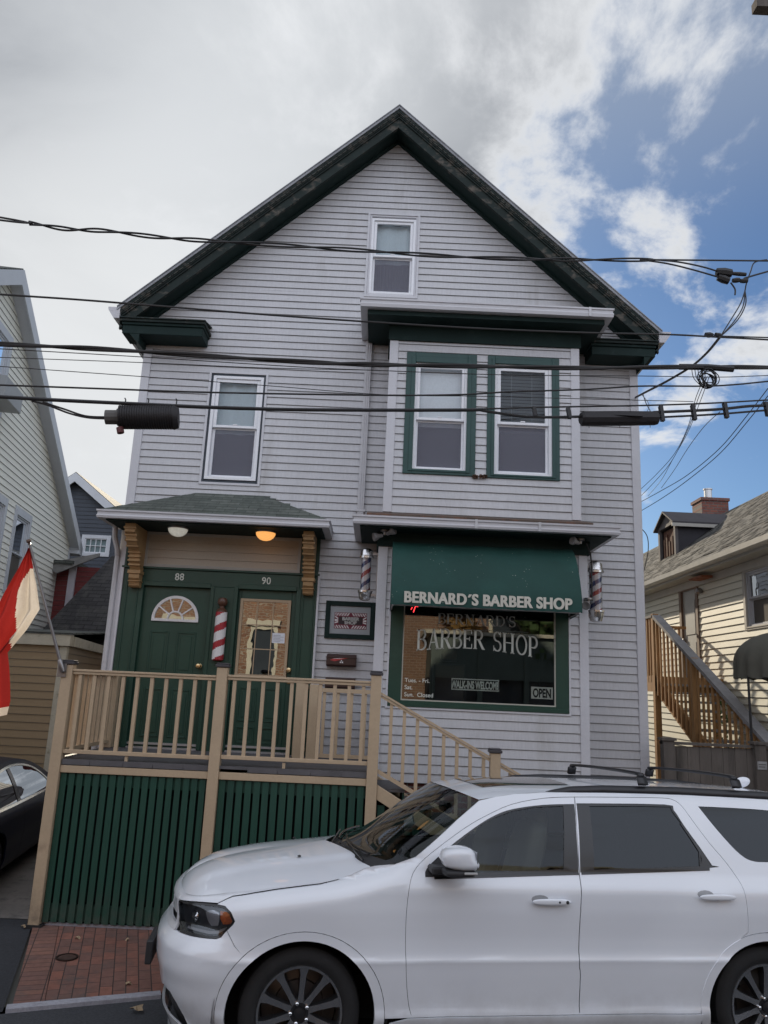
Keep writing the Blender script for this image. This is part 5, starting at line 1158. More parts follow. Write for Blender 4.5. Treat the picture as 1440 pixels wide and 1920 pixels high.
for k in range(9):
    rr = random.uniform(.06, .115); tt = random.uniform(-.5, .5); ph = random.uniform(0, 6)
    mb.tube([q + Vector((rr * math.cos(a * .45 + ph) + .02 * tt, .04 * math.sin(a * .45 + k), rr * 1.05 * math.sin(a * .45 + ph) + .01 * k * .3)) for a in range(15)], 0.005, 5)
mb.build('coiled_wire', CAB, t_, smooth=True)
mb = MB()
for k in range(5): mb.tube(cr([q + Vector((-.16 + k * .03, 0, .12)), q + Vector((-.15 + k * .028, -.02, .0)), q + Vector((-.05, 0, -.09))], 5), 0.004, 5)
mb.build('coiled_wire', CAB, t_, smooth=True)
mb = MB(); mb.tube([q + Vector((-.28, 0, .125)), q + Vector((0, 0, .135)), q + Vector((.25, 0, .125))], 0.032, 8); mb.build('cable_wrap', CAB, t_, smooth=True)
for k, r, lb in (('d1', .004, 'thin wire from the coil bending out before reaching the right side of the house'), ('d2', .004, 'thin wire from the coil ending lowest of the three on the side of the house'), ('d3', .004, 'thin wire from the coil passing behind the right corner of the house'), ('d4', .004, 'single thin wire dropping from the lowest cable toward the yard on the right'), ('d5', .005, 'upper of the two parallel wires sweeping down from the right edge to the house side'), ('d6', .005, 'lower of the two parallel wires sweeping down from the right edge to the house side')):
    mb = MB(); mb.tube(cr(W[k], 6), r, 5); tag(mb.build('service_wire', CAB, None, smooth=True), lb, 'wire', 'service wires to the houses')
mb = MB(); mb.tube(cr([(3.37, 9.9, 4.62), (3.47, 9.9, 4.5), (3.48, 9.9, 4.3), (3.42, 9.9, 4.05), (3.38, 9.9, 3.98)], 5), 0.006, 5); tag(mb.build('loose_wire', CAB, None, smooth=True), 'short loose wire bowing out from the right side wall of the house', 'wire')
# utility pole beyond the right edge; the end of its crossarm shows at the top corner
t_ = thing('utility_pole', 'utility pole whose crossarm end pokes in at the top right corner', 'utility pole', (5.6, 7.45, 0))
WOOD = mat('weathered_pole', (0.10, 0.085, 0.075), 0.9, var=0.3, vs=5, bump=0.4, bs=30, stretch=(4, 4, .5))
mb = MB(); mb.tube([(5.6, 7.45, -0.05), (5.6, 7.45, 6), (5.6, 7.45, 11.5)], [.17, .15, .12], 14); mb.build('pole', WOOD, t_, smooth=True)
mb = MB(); mb.prism([(3.93, 7.12, 10.05), (3.93, 7.24, 10.05), (3.93, 7.24, 10.17), (3.93, 7.12, 10.17)], (3.3, 0.25, 0.25)); mb.build('crossarm', WOOD, t_)
for x in (4.15, 4.9, 6.3, 7.0):
    mb = MB(); mb.lathe([(.02, 0), (.02, .06), (.05, .07), (.04, .11), (.05, .13), (.03, .17), (0, .18)], (x, 7.18 + (x - 3.93) * .076, 10.17 + (x - 3.93) * .076), n=12); mb.build('insulator', mat('porcelain', (.35, .36, .38), .3), t_, smooth=True)
# ------------------------------------------------------------------ left neighbour: gabled house with its gable end facing the driveway
A8 = R(8.3)
LD = Vector((math.sin(A8), -math.cos(A8), 0)); LN = Vector((math.cos(A8), math.sin(A8), 0))   # along the wall towards the street, outward normal
KL = 1.45
C0 = Vector((-5.95 * KL, 14.5 * KL, 0))
def kz(z): return 2.4 + (z - 2.4) * KL
FLH = Fr(C0, LD, LN)
LSIDE = mat('cream_white_siding', (0.84, 0.84, 0.77), 0.55, var=0.05, vs=1)
LTRIM = mat('light_grey_trim', (0.54, 0.57, 0.62), 0.5, var=0.04)
LH = thing('house', 'tall off white clapboard house at the left edge with its gable end facing the driveway', 'house', tuple(C0))
AP_, EZ, AZ = 5.05 * KL, kz(4.72), kz(7.55); lsl = (AZ - EZ) / AP_
def lg(z): 
    if z < EZ: return (0, 2 * AP_)
    h = (AZ - z) / lsl; return (AP_ - h, AP_ + h)
lwins = [(2.55 * KL, 3.40 * KL, kz(3.50), kz(4.80)), (3.75 * KL, 4.6 * KL, kz(3.42), kz(4.80)), (4.55 * KL, 5.45 * KL, kz(5.75), kz(6.92))]
siding('gable_wall', LH, FLH, holes(lg, lwins), 0.4, AZ - 0.05, e=0.135, brk=[EZ] + [w[2] for w in lwins] + [w[3] for w in lwins], m=LSIDE, lip=0.014)
for i, (a, b, c, d) in enumerate(lwins):
    wo = dh_window(None, FLH, a, b, c, d, 0.15, LTRIM, 0.07, 'curtain' if i == 2 else None, None, par=LH, sm=LTRIM, pane=PANED if False else glass('sky_glass%d' % i, (0.15, 0.17, 0.2), 1, 0.0, 0.05, base=0.55))
mb = MB(); FLH.box(mb, 4.65 * KL, 5.35 * KL, 0.03, 0.42, kz(5.80), kz(6.08)); mb.build('air_conditioner', mat('ac_grey', (0.36, 0.38, 0.40), 0.6), LH, bevel=0.01)
mb = MB(); FLH.box(mb, 0.05, 2 * AP_ - .1, -8.0, -0.06, 0, EZ - .05); mb.build('inner_walls', ROOM, LH)
FLe = Fr(C0, -LN, -LD); siding('rear_wall', LH, FLe, lambda z: [(0, 8)], 0.4, EZ, e=0.135, m=LSIDE)
mb = MB(); FLH.box(mb, -0.02, 0.11, -0.1, 0.03, 0.4, EZ); mb.build('corner_board', LTRIM, LH); mb = MB(); FLH.box(mb, 2 * AP_ - .1, 2 * AP_ + .03, -.1, .03, .4, EZ); mb.build('corner_board', LTRIM, LH)
for s in (-1, 1):
    def rp(k, z, d): return FLH.p(AP_ + s * k, d, z)
    kk = AP_ + 0.30
    zt = lambda k, o=0: AZ + 0.25 - k * lsl + o
    mb = MB(); mb.prism([rp(0, zt(0, 0.03), 0.24), rp(kk, zt(kk, 0.03), 0.24), rp(kk, zt(kk, -0.06), 0.24), rp(0, zt(0, -0.06), 0.24)], -LN * 8.4); mb.build('roof', SHING, LH)
    mb = MB(); mb.prism([rp(0, zt(0, 0.0), 0.27), rp(kk + .02, zt(kk + .02, 0.0), 0.27), rp(kk + .02, zt(kk + .02, -0.30), 0.27), rp(0, zt(0, -0.32), 0.27)], -LN * 0.03); mb.build('rake_board', LTRIM, LH)
    mb = MB(); mb.prism([rp(0, zt(0, -0.22), 0.24), rp(kk, zt(kk, -0.22), 0.24), rp(kk, zt(kk, -0.25), 0.24), rp(0, zt(0, -0.25), 0.24)], -LN * 0.26); mb.build('rake_soffit', LTRIM, LH)
mb = MB(); mb.prism([FLH.p(-0.32, 0.27, EZ - 0.16), FLH.p(-0.32, 0.27, EZ + 0.08), FLH.p(0.0, 0.27, EZ + .28), FLH.p(0.05, 0.27, EZ - 0.14)], -LN * 8); mb.build('eave_box', LTRIM, LH)

# ------------------------------------------------------------------ low tan addition behind the driveway
TS = mat('tan_siding', (0.30, 0.215, 0.125), 0.55, var=0.05, vs=1)
CRM = mat('cream_board', (0.50, 0.46, 0.37), 0.6, var=0.12, vs=4, c2=(0.25, 0.22, 0.15), c2t=(0.55, 0.7), c2s=6)
TA = thing('shed_addition', 'low tan sided addition with a cream fascia at the end of the driveway', 'shed', (-6.5, 13, 0))
FT = Fr((-10.5, 13.0, 0)); siding('front_wall', TA, FT, lambda z: [(0, 5.28)], 0.1, 2.84, e=0.125, m=TS, lip=0.016)
dt = Vector((-0.20, 0.98, 0)).normalized(); nt_ = Vector((0.98, 0.20, 0)).normalized()
FT2 = Fr((-5.16, 13.0, 0), dt, nt_); siding('side_wall', TA, FT2, lambda z: [(0.06, 5.0)], 0.1, 2.84, e=0.125, m=TS, lip=0.016)
mb = MB(); FT.box(mb, 5.24, 5.36, -0.06, 0.03, 0.1, 2.83); mb.build('corner_board', CRM, TA)
mb = MB(); FT.box(mb, -0.1, 5.42, -0.05, 0.10, 2.84, 3.02); mb.build('fascia_board', CRM, TA); mb = MB(); FT2.box(mb, 0.06, 5.1, -0.05, 0.10, 2.84, 3.0); mb.build('fascia_board', CRM, TA)
mb = MB(); mb.prism([(-10.6, 12.88, 3.02), (-5.04, 12.88, 3.02), (-6.1, 18.2, 3.35), (-10.6, 18.2, 3.35)], (0, 0, 0.03)); mb.build('roof', SHING, TA)
mb = MB(); mb.prism([(-10.4, 13.05, 0), (-5.25, 13.05, 0), (-6.2, 17.9, 0), (-10.4, 17.9, 0)], (0, 0, 2.8)); mb.build('inner_walls', ROOM, TA)

# ------------------------------------------------------------------ red outbuilding with a dark roof, dark grey house behind it
RDW = mat('dark_red_siding', (0.14, 0.022, 0.022), 0.7, var=0.15, vs=3)
DKS = brickmat('dark_shingle', (0.028, 0.026, 0.028), (0.045, 0.042, 0.044), (0.012, 0.012, 0.012), 0.30, 0.10, 0.01, order=(0, 2, -1), bump=0.8, dirt=(0.08, 0.075, 0.07))
RB = thing('red_outbuilding', 'dark red outbuilding with white corner board and steep dark shingled roof', 'outbuilding', (-8, 20, 0))
FRB = Fr((-10.2, 20.0, 0)); siding('wall', RB, FRB, lambda z: [(1.75, 3.0)], 0.2, 5.12, e=0.13, m=RDW)
mb = MB(); FRB.box(mb, 2.08, 2.26, -0.02, 0.06, 0.2, 5.15); mb.build('corner_board', mat('lilac_trim', (0.46, 0.43, 0.47), 0.6), RB)
mb = MB(); mb.box(-8.5, -7.9, 19.6, 20.6, 5.13, 5.22); mb.build('porch_roof', SHING, RB)
mb = MB(); mb.prism([(-8.55, 19.62, 4.98), (-8.5, 19.62, 4.98), (-8.3, 19.62, 4.88), (-7.3, 19.7, 5.38), (-7.3, 19.7, 5.46), (-8.55, 19.62, 5.14)], (0, 0.06, 0)); mb.build('porch_fascia', mat('weathered_board', (0.20, 0.195, 0.19), .8, var=.3, vs=5), RB)
mb = MB(); mb.face([(-7.75, 17.3, 2.95), (-3.9, 17.3, 2.75), (-3.9, 19.9, 5.5), (-7.05, 19.95, 5.45)]); mb.face([(-7.75, 17.3, 2.95), (-7.05, 19.95, 5.45), (-7.05, 20.6, 5.45), (-7.75, 20.6, 2.95)]); mb.build('roof', DKS, RB)
mb = MB(); mb.box(-7.7, -3.9, 17.5, 20.6, 0.1, 2.85); mb.build('lower_wall', RDW, RB)
BS = mat('slate_blue_siding', (0.055, 0.065, 0.085), 0.6, var=0.08)
GH = thing('house', 'dark slate blue gabled house with white trim in the distance left of the porch canopy', 'house', (-9, 22, 0))
FG = Fr((-9.05, 22.0, 0)); gs = 0.78
gwin = (0.34, 1.18, 5.72, 6.34)
siding('wall', GH, FG, holes(lambda z: (-3, 3) if z < 5.6 else (-(7.93 - z) / gs, (7.93 - z) / gs), [gwin]), 0.2, 7.9, e=0.12, brk=[5.6, gwin[2], gwin[3]], m=BS, lip=0.014)
GT = mat('white_rake', (0.62, 0.64, 0.68), 0.5)
for s in (-1, 1):
    mb = MB(); mb.prism([FG.p(0, 0.25, 8.13), FG.p(s * 3.3, 0.25, 8.13 - 3.3 * gs), FG.p(s * 3.3, 0.25, 7.86 - 3.3 * gs), FG.p(0, 0.25, 7.86)], (0, 0.05, 0)); mb.build('rake_board', GT, GH)
    mb = MB(); mb.prism([FG.p(0, 0.24, 8.15), FG.p(s * 3.3, 0.24, 8.15 - 3.3 * gs), FG.p(s * 3.3, 0.24, 8.06 - 3.3 * gs), FG.p(0, 0.24, 8.06)], (0, 8, 0)); mb.build('roof', SHING, GH)
mb = MB(); frame4(mb, FG, gwin[0], gwin[1], gwin[2], gwin[3], 0.10, -0.05, 0.03); wo = mb.build('window', GT, GH)
mb = MB(); frame4(mb, FG, gwin[0] + .1, gwin[1] - .1, gwin[2] + .1, gwin[3] - .1, 0.025, -0.03, 0.01)
for x_ in (0.6, 0.75, 0.9): FG.box(mb, x_ - .008, x_ + .008, -.03, .005, 5.82, 6.24)
FG.box(mb, .44, 1.08, -.03, .004, 6.02, 6.036); mb.build('muntins', WHITE, wo)
mb = MB(); mb.face([FG.p(.44, -.03, 5.8), FG.p(1.08, -.03, 5.8), FG.p(1.08, -.03, 6.24), FG.p(.44, -.03, 6.24)]); mb.build('pane', mat('pale_pane', (0.20, 0.26, 0.27), 0.15), wo)
mb = MB(); mb.box(-12, -6.1, 22.05, 29, 0, 5.6); mb.build('inner_walls', ROOM, GH)

# ------------------------------------------------------------------ right neighbour: long yellow house, outside stair, dormer, chimney
YS = mat('pale_yellow_siding', (0.66, 0.65, 0.55), 0.6, var=0.06, vs=1.0)
YT = mat('grey_casing', (0.40, 0.38, 0.34), 0.6, var=0.08)
RSH = brickmat('worn_brown_shingle', (0.11, 0.108, 0.098), (0.066, 0.065, 0.06), (0.03, 0.028, 0.025), 0.26, 0.105, 0.016, order=(1, 2, -1), bump=1.0, noise=0.35)
YH = thing('house', 'long pale yellow clapboard house with a worn shingle roof at the right edge', 'house', (6, 14, 0))
FY = Fr((5.98, 30.0, 0), (0, -1, 0), (-1, 0, 0))   # x = 30 - Y
yd = (30 - 15.25, 30 - 14.40, 2.70, 4.60); yw = (30 - 12.58, 30 - 11.60, 3.56, 4.62); yb = (30 - 12.4, 30 - 11.3, 1.2, 2.3)
siding('wall', YH, FY, holes(lambda z: (0, 22), [yd, yw]), 0.15, 4.72, e=0.118, brk=[yd[2], yd[3], yw[2], yw[3]], m=YS, lip=0.018)
mb = MB(); mb.box(6.05, 12, 8.0, 30, 0, 4.7); mb.build('inner_walls', ROOM, YH)
FYf = Fr((5.98, 8.0, 0)); siding('front_wall', YH, FYf, lambda z: [(0, 6)], 0.15, 4.72, e=0.118, m=YS)
mb = MB(); rs = 0.75; ex_, ez_ = 5.66, 4.80
for z_, lab in ((0, 0),):
    mb.face([(ex_, 7.7, ez_), (ex_, 30.4, ez_), (9.0, 30.4, ez_ + 3.34 * rs), (9.0, 7.7, ez_ + 3.34 * rs)][::-1])
    mb.face([(9.0, 7.7, ez_ + 3.34 * rs), (9.0, 30.4, ez_ + 3.34 * rs), (12.4, 30.4, ez_), (12.4, 7.7, ez_)][::-1])
mb.face([(ex_, 7.7, ez_ - .03), (ex_, 30.4, ez_ - .03), (9.0, 30.4, ez_ + 3.34 * rs - .03), (9.0, 7.7, ez_ + 3.34 * rs - .03)])
mb.build('roof', RSH, YH)
# random lifted shingle tabs give the roof its rough edge
mb = MB()
for k in range(1500):
    u = random.uniform(0, 4.1); y = random.uniform(9, 27); row = round(u / 0.14) * 0.14
    x = ex_ + row * 0.8; z = ez_ + row * 0.8 * rs; 
    if x > 8.9: continue
    wd = random.uniform(.12, .26)
    mb.face([(x - .012, y, z + .004), (x - .012, y + wd, z + .004), (x + .11, y + wd, z + .0915), (x + .11, y, z + .0915)][::-1])
    mb.face([(x - .012, y, z - .012), (x - .012, y + wd, z - .012), (x - .012, y + wd, z + .004), (x - .012, y, z + .004)][::-1])
mb.build('shingle_tabs', RSH, YH)
mb = MB(); mb.prism([(5.64, 7.7, 4.70), (5.64, 7.7, 4.81), (5.53, 7.7, 4.81), (5.54, 7.7, 4.73), (5.58, 7.7, 4.70)], (0, 22.7, 0)); mb.build('gutter', mat('pale_gutter', (0.42, 0.41, 0.38), 0.45, 0.2, var=.15), YH)
mb = MB(); mb.prism([(5.66, 7.7, 4.66), (5.98, 7.7, 4.66), (5.98, 7.7, 4.74), (5.66, 7.7, 4.78)], (0, 22.6, 0)); mb.box(5.93, 5.975, 7.9, 30, 4.52, 4.655); mb.build('eave_soffit', YT, YH)
mb = MB(); frame4(mb, FY, yd[0] - .02, yd[1] + .02, yd[2], yd[3], 0.10, -0.08, 0.035, wb=.03); wo = mb.build('door', mat('brown_jamb', (0.17, 0.12, 0.09), 0.7), YH)
mb = MB(); FY.box(mb, yd[0] + .08, yd[1] - .08, -0.07, -0.01, yd[2] + .03, yd[3] - .1); FY.box(mb, yd[0] + .2, yd[1] - .2, -.01, .002, 2.9, 3.5); FY.box(mb, yd[0] + .2, yd[1] - .2, -.01, .002, 3.65, 4.3); mb.build('door_leaf', mat('grey_door', (0.36, 0.37, 0.36), 0.6), wo)
mb = MB(); mb.lathe([(0, 0), (.03, 0), (.035, .05), (0, .07)], FY.p(yd[0] + .14, 0, 3.55), (-1, 0, 0), 10); mb.build('knob', STEEL, wo)
mb = MB(); mb.lathe([(0, 0), (.05, 0), (.06, .08), (0.02, .12), (0, .12)], FY.p(yd[1] + .22, 0.03, 4.42), (-1, 0, -.4), 10); mb.build('wall_lamp', STEEL, YH)
mb = MB(); mb.prism([FY.p(15.9, .1, 4.60), FY.p(16.5, .1, 4.60), FY.p(16.5, .1, 4.56), FY.p(15.95, .1, 4.57)], (-.2, 0, 0)); mb.build('rotten_soffit_patch', mat('bare_wood', (0.22, 0.07, 0.03), 0.8, var=.4, vs=20), YH)
dh_window('upstairs window of the yellow house', FY, yw[0], yw[1], yw[2], yw[3], 0.10, YT, 0.06, None, None, par=YH, sm=mat('grey_sash', (.42, .43, .46), .5), pane=glass('garden_glass', (.1, .1, .12), 1, 0, .08, base=.2, wavs=4))
# dormer
DO = MB(); D0x, Dy0, Dy1, Dz1, Dp = 7.0, 17.98, 19.05, 6.56, 6.92
dx_end = ex_ + (Dz1 - ez_) / rs; px_end = ex_ + (Dp - ez_) / rs
DBR = mat('dark_dormer_siding', (0.032, 0.030, 0.036), 0.8, var=0.2, vs=3)
mb = MB()
for y in (Dy0, Dy1): mb.face([(D0x, y, 5.79), (dx_end, y, Dz1), (D0x, y, Dz1)] if y == Dy1 else [(D0x, y, 5.79), (D0x, y, Dz1), (dx_end, y, Dz1)][::-1])
mb.face([(D0x + .12, Dy1, 5.8), (D0x + .12, Dy0, 5.8), (D0x + .12, Dy0, Dz1), (D0x + .12, Dy1, Dz1)]); do_ = mb.build('dormer', DBR, YH)
DT = mat('dormer_trim', (0.10, 0.09, 0.09), 0.8, var=.2)
mb = MB(); mb.box(D0x - .03, D0x + .04, Dy0 - .03, Dy0 + .07, 5.74, Dz1); mb.box(D0x - .03, D0x + .04, Dy1 - .07, Dy1 + .03, 5.74, Dz1); mb.box(D0x - .035, D0x + .04, Dy0 - .03, Dy1 + .03, Dz1, Dz1 + .07)
ym = (Dy0 + Dy1) / 2; mb.prism([(D0x - .02, Dy0, Dz1 + .07), (D0x - .02, Dy1, Dz1 + .07), (D0x - .02, ym, Dp - .04)], (0.05, 0, 0)); mb.build('dormer_face', DT, do_)
mb = MB()
for y, s in ((Dy0, -1), (Dy1, 1)):
    mb.prism([(D0x - .12, ym, Dp + .04), (D0x - .12, y + s * .12, Dz1 + .02), (D0x - .12, y + s * .12, Dz1 - .02), (D0x - .12, ym, Dp)], (px_end - D0x + .1, 0, 0))
mb.build('dormer_roof', mat('dark_roofing', (0.05, 0.045, 0.05), 0.8, var=.2), do_)
mb = MB(); mb.prism([(D0x - .13, Dy0 - .12, Dz1 - .10), (D0x - .13, Dy0 - .12, Dz1 - .02), (D0x + 1.9, Dy0 - .12, Dz1 - .02), (D0x + 1.7, Dy0 - .12, Dz1 - .10)], (0, .03, 0)); mb.build('dormer_fascia', YT, do_)
mb = MB(); mb.box(D0x + .05, D0x + .08, Dy0 + .15, Dy1 - .15, 5.9, 6.5)
for k in range(5): mb.box(D0x + .02, D0x + .06, Dy0 + .12 + k * .17, Dy0 + .2 + k * .17, 5.8 + .05 * (k % 2), 6.4 - .1 * (k % 3))
mb.build('boarded_window', mat('rotten_boards', (0.085, 0.035, 0.02), 0.9, var=.5, vs=8), do_)
CH = mb = MB(); mb.box(8.5, 9.22, 19.97, 20.6, 6.6, 7.68); mb.box(8.47, 9.25, 19.94, 20.63, 7.68, 7.76); mb.build('chimney', brickmat('chimney_brick', (0.22, 0.075, 0.05), (0.14, 0.05, 0.04), (0.12, 0.10, 0.09), 0.21, 0.075, 0.011), YH)
mb = MB(); mb.lathe([(.10, 0), (.10, .26), (.12, .27), (.12, .30), (.0, .32)], (8.78, 20.2, 7.76), n=14, close=False)
mb.build('flue_cap', mat('flue_metal', (.5, .5, .5), .3, .9), YH)
# outside stair
ST = thing('outdoor_stair', 'rough wooden outdoor staircase climbing to the upper door of the yellow house', 'staircase', (5.3, 12, 0))
RW = mat('new_rough_wood', (0.36, 0.20, 0.085), 0.8, var=0.3, vs=5, bump=0.3, bs=30, stretch=(3, 3, 0.5)); GW = mat('grey_weathered_rail', (0.24, 0.235, 0.24), 0.85, var=.2, vs=6)
sxa, sxb, sl_ = 4.80, 5.85, 0.50
ytop, zl = 13.45, 2.80
mb = MB(); mb.box(sxa, 5.95, ytop, 14.9, zl - .04, zl); mb.build('landing', RW, ST); mb = MB(); mb.box(sxa - .04, sxa, ytop - .05, 14.9, zl - .26, zl + .01); mb.box(sxa, 5.9, ytop - .04, ytop, zl - .26, zl - .042); mb.build('landing_joist', RW, ST)
for (x, y, z1) in ((sxa, ytop, 3.86), (sxa, 14.85, 3.86), (sxa, 11.85, 3.05), (5.8, ytop, zl)): 
    mb = MB(); mb.box(x - .05, x + .05, y - .05, y + .05, 0, z1); mb.build('post', RW, ST)
def szs(y): return zl - (ytop - y) * sl_
for x in (sxa, sxb):
    mb = MB(); mb.prism([(x, ytop, zl - .02), (x, 8.9, szs(8.9) - .02), (x, 8.9, szs(8.9) - .30), (x, ytop, zl - .30)], (.045, 0, 0)); mb.build('stringer', RW, ST)
    if x == sxb: continue
    mb = MB(); mb.prism([(x - .06, ytop - .05, 3.78), (x - .06, 8.9, 3.78 - (ytop - .05 - 8.9) * sl_), (x - .06, 8.9, 3.84 - (ytop - .05 - 8.9) * sl_), (x - .06, ytop - .05, 3.84)], (.15, 0, 0)); mb.build('handrail', GW, ST)
mb = MB()
for k in range(17):
    y = ytop - .27 * (k + 1); mb.box(sxa + .05, sxb, y, y + .28, szs(y + .27) - .155, szs(y + .27) - .12)
mb.build('treads', GW, ST)
y = ytop - .13
while y > 9.0:
    mb = MB(); mb.box(sxa - .035, sxa - .005, y - .016, y + .016, szs(y) - .26, szs(y) + .98); mb.build('baluster', RW, ST); y -= .165
mb = MB(); mb.box(sxa - .06, sxa + .09, ytop, 14.9, 3.80, 3.84); mb.build('handrail', GW, ST)
y = ytop + .15
while y < 14.8:
    mb = MB(); mb.box(sxa - .045, sxa - .01, y - .018, y + .018, zl - .1, 3.80); mb.build('baluster', RW, ST); y += .14
for x in (5.0, 5.15, 5.3, 5.45, 5.6, 5.75):
    mb = MB(); mb.box(x, x + .035, 14.85, 14.89, zl, 3.75); mb.build('baluster', RW, ST)
mb = MB(); mb.box(sxa, 5.9, 14.84, 14.9, 3.75, 3.80); mb.build('handrail', RW, ST)
# wooden fence between the houses
FW2 = mat('weathered_fence', (0.115, 0.100, 0.088), 0.9, var=0.28, vs=3, bump=0.4, bs=25, c2=(0.05, 0.045, 0.04), c2t=(.5, .7), c2s=4, stretch=(3, 1, .35))
FE = thing('wooden_fence', 'weathered grey board fence between the two houses on the right', 'fence', (5, 9.5, 0))
x = 3.46
while x < 6.6:
    mb = MB(); wd = random.uniform(.13, .145); mb.box(x, x + wd - .004, 9.50, 9.52 + random.uniform(0, .006), 0.02, 1.875 + (x - 3.4) * .008); mb.build('board', FW2, FE); x += wd
mb = MB(); mb.box(3.42, 6.6, 9.47, 9.56, 1.895, 1.925); mb.build('top_rail', FW2, FE)
for x in (3.42, 4.50, 5.7):
    mb = MB(); mb.box(x, x + .13, 9.42, 9.54, 0, 1.94); mb.box(x - .02, x + .15, 9.40, 9.56, 1.94, 1.97); mb.build('post', FW2, FE)
t_ = thing('fence_sign', 'small white notice plate fixed to the wooden fence post', 'sign', (4.55, 9.41, 1.7))
mb = MB(); mb.box(4.515, 4.625, 9.412, 9.419, 1.66, 1.75); mb.build('plate', mat('grimy_white', (.34, .34, .34), .6, var=.2, vs=20), t_)
mb = MB(); mb.box(4.525, 4.61, 9.408, 9.4115, 1.712, 1.722); mb.box(4.525, 4.60, 9.408, 9.4115, 1.685, 1.695); mb.build('faded_lines', mat('faded_ink', (.12, .12, .12), .6), t_)
t_ = thing('black_box', 'black box hung on the wooden fence at the right edge', 'box', (4.93, 9.4, 1.6))
mb = MB(); mb.box(4.80, 5.15, 9.25, 9.42, 1.58, 1.90); mb.build('box', BLACK, t_, bevel=.02)
mb = MB(); mb.box(4.84, 5.1, 9.243, 9.25, 1.62, 1.86); mb.build('front_grille', mat('dark_grille', (.03, .03, .035), .7), t_)
t_['label'] = 'black box hung on the wooden fence at the right edge'
# fabric canopy on a pole
t_ = thing('fabric_canopy', 'grey brown gathered fabric canopy on a thin dark pole at the right edge', 'canopy', (4.67, 9.85, 0))
CV = mat('grey_brown_canvas', (0.085, 0.082, 0.066), 0.9, var=.15, vs=3, bump=.2, bs=30)
mb = MB(); NA, NBv = 96, 22
def cv_(i, j):
    a = 2 * math.pi * i / NA; v = j / NBv
    r = 0.70 * (math.sin(min(v * 1.25, 1.0) * math.pi / 2) ** 0.8); z = 3.34 - 0.62 * v ** 1.7
    pl = max(0, (v - .45) / .55)
    r *= 1 + 0.045 * pl * math.sin(i * 1.55 + 1.5 * math.sin(i * .3)); z += .012 * pl * math.sin(i * 1.2)
    return (5.32 + r * math.cos(a), 10.0 + r * .8 * math.sin(a), z)
for i in range(NA):
    for j in range(NBv): mb.face([cv_(i, j), cv_(i, j + 1), cv_(i + 1, j + 1), cv_(i + 1, j)])
mb.build('canvas', CV, t_, smooth=True, angle=60)
for x, y in ((4.67, 9.85), (5.95, 9.85)):
    mb = MB(); mb.tube([(x, y, 0), (x, y, 2.75)], .016, 8); mb.build('pole', BLACK, t_, smooth=True)
mb = MB(); mb.tube([(4.66, 9.85, 2.73), (5.95, 9.85, 2.73)], .012, 6); mb.build('cross_bar', BLACK, t_)
# climbing plant under the stair
t_ = thing('vine', 'small climbing vine with green leaves growing under the outdoor staircase', 'plant', (5.2, 11.9, 1.9))
mb = MB(); mb.tube(cr([(5.25, 11.9, 1.2), (5.22, 11.88, 1.7), (5.28, 11.9, 2.1), (5.22, 11.86, 2.4)], 5), .006, 5); mb.build('stem', mat('stem', (.08, .07, .03), .8), t_)
mb = MB()
for k in range(90):
    c = Vector((5.24 + random.gauss(0, .06), 11.86 + random.gauss(0, .05), random.uniform(1.6, 2.45))); n = Vector((random.gauss(0, 1), random.gauss(-1, 1), random.gauss(.5, 1))).normalized(); a = n.orthogonal().normalized(); b_ = n.cross(a); s = random.uniform(.02, .04)
    mb.face([c + a * s, c + b_ * s * .7, c - a * s, c - b_ * s * .7])
mb.build('leaves', mat('leaf_green', (.07, .12, .03), .6, var=.4, vs=8), t_)

# ------------------------------------------------------------------ across the street (behind the viewer; seen in the panes)
BK = brickmat('orange_brick', (0.27, 0.145, 0.085), (0.21, 0.105, 0.065), (0.32, 0.26, 0.20), 0.22, 0.08, 0.012, rough=.9)
OB = thing('brick_building', 'orange brick building across the street, mirrored in the shop window and door panes', 'building', (0, -6, 0))
ob = [(-7.5, -6.3, 3.2, 5.2), (-4.6, -3.4, 3.2, 5.2), (3.3, 4.25, 2.5, 4.2), (6.0, 7.0, 2.5, 4.2), (8, 9.3, 3.2, 5.2)]
FO = Fr((0, -6.0, 0), (-1, 0, 0), (0, 1, 0))
mb = MB(); xs = sorted({-16.0, 16.0} | {v for w_ in ob for v in w_[:2]})
for a, b in zip(xs, xs[1:]):
    hit = [w_ for w_ in ob if w_[0] <= a and b <= w_[1]]
    if hit: FO.box(mb, a, b, -.3, 0, 0, hit[0][2]); FO.box(mb, a, b, -.3, 0, hit[0][3], 7.2)
    else: FO.box(mb, a, b, -.3, 0, 0, 7.2)
mb.build('wall', BK, OB)
for w_ in ob:
    mb = MB(); frame4(mb, FO, w_[0], w_[1], w_[2], w_[3], .12, -.1, .03); FO.box(mb, w_[0], w_[1], -.1, .02, 4.15, 4.22); FO.box(mb, w_[0] - .1, w_[1] + .1, 0, .12, w_[3], w_[3] + .22); wo = mb.build('window', mat('cream_paint', (.55, .50, .38), .6), OB)
    mb = MB(); mb.face([FO.p(w_[0], -.08, w_[2]), FO.p(w_[1], -.08, w_[2]), FO.p(w_[1], -.08, w_[3]), FO.p(w_[0], -.08, w_[3])]); mb.build('pane', mat('dark_pane', (.05, .06, .07), .08), wo)
mb = MB(); FO.box(mb, -16, 16, 0, .35, 6.9, 7.3); mb.build('cornice', MATS['cream_paint'], OB)
OS = thing('storefront', 'grey green storefront annex across the street, mirrored in the lower shop window', 'building', (3, -5, 0))
OG = mat('sage_panel', (.13, .16, .135), .6, var=.1)
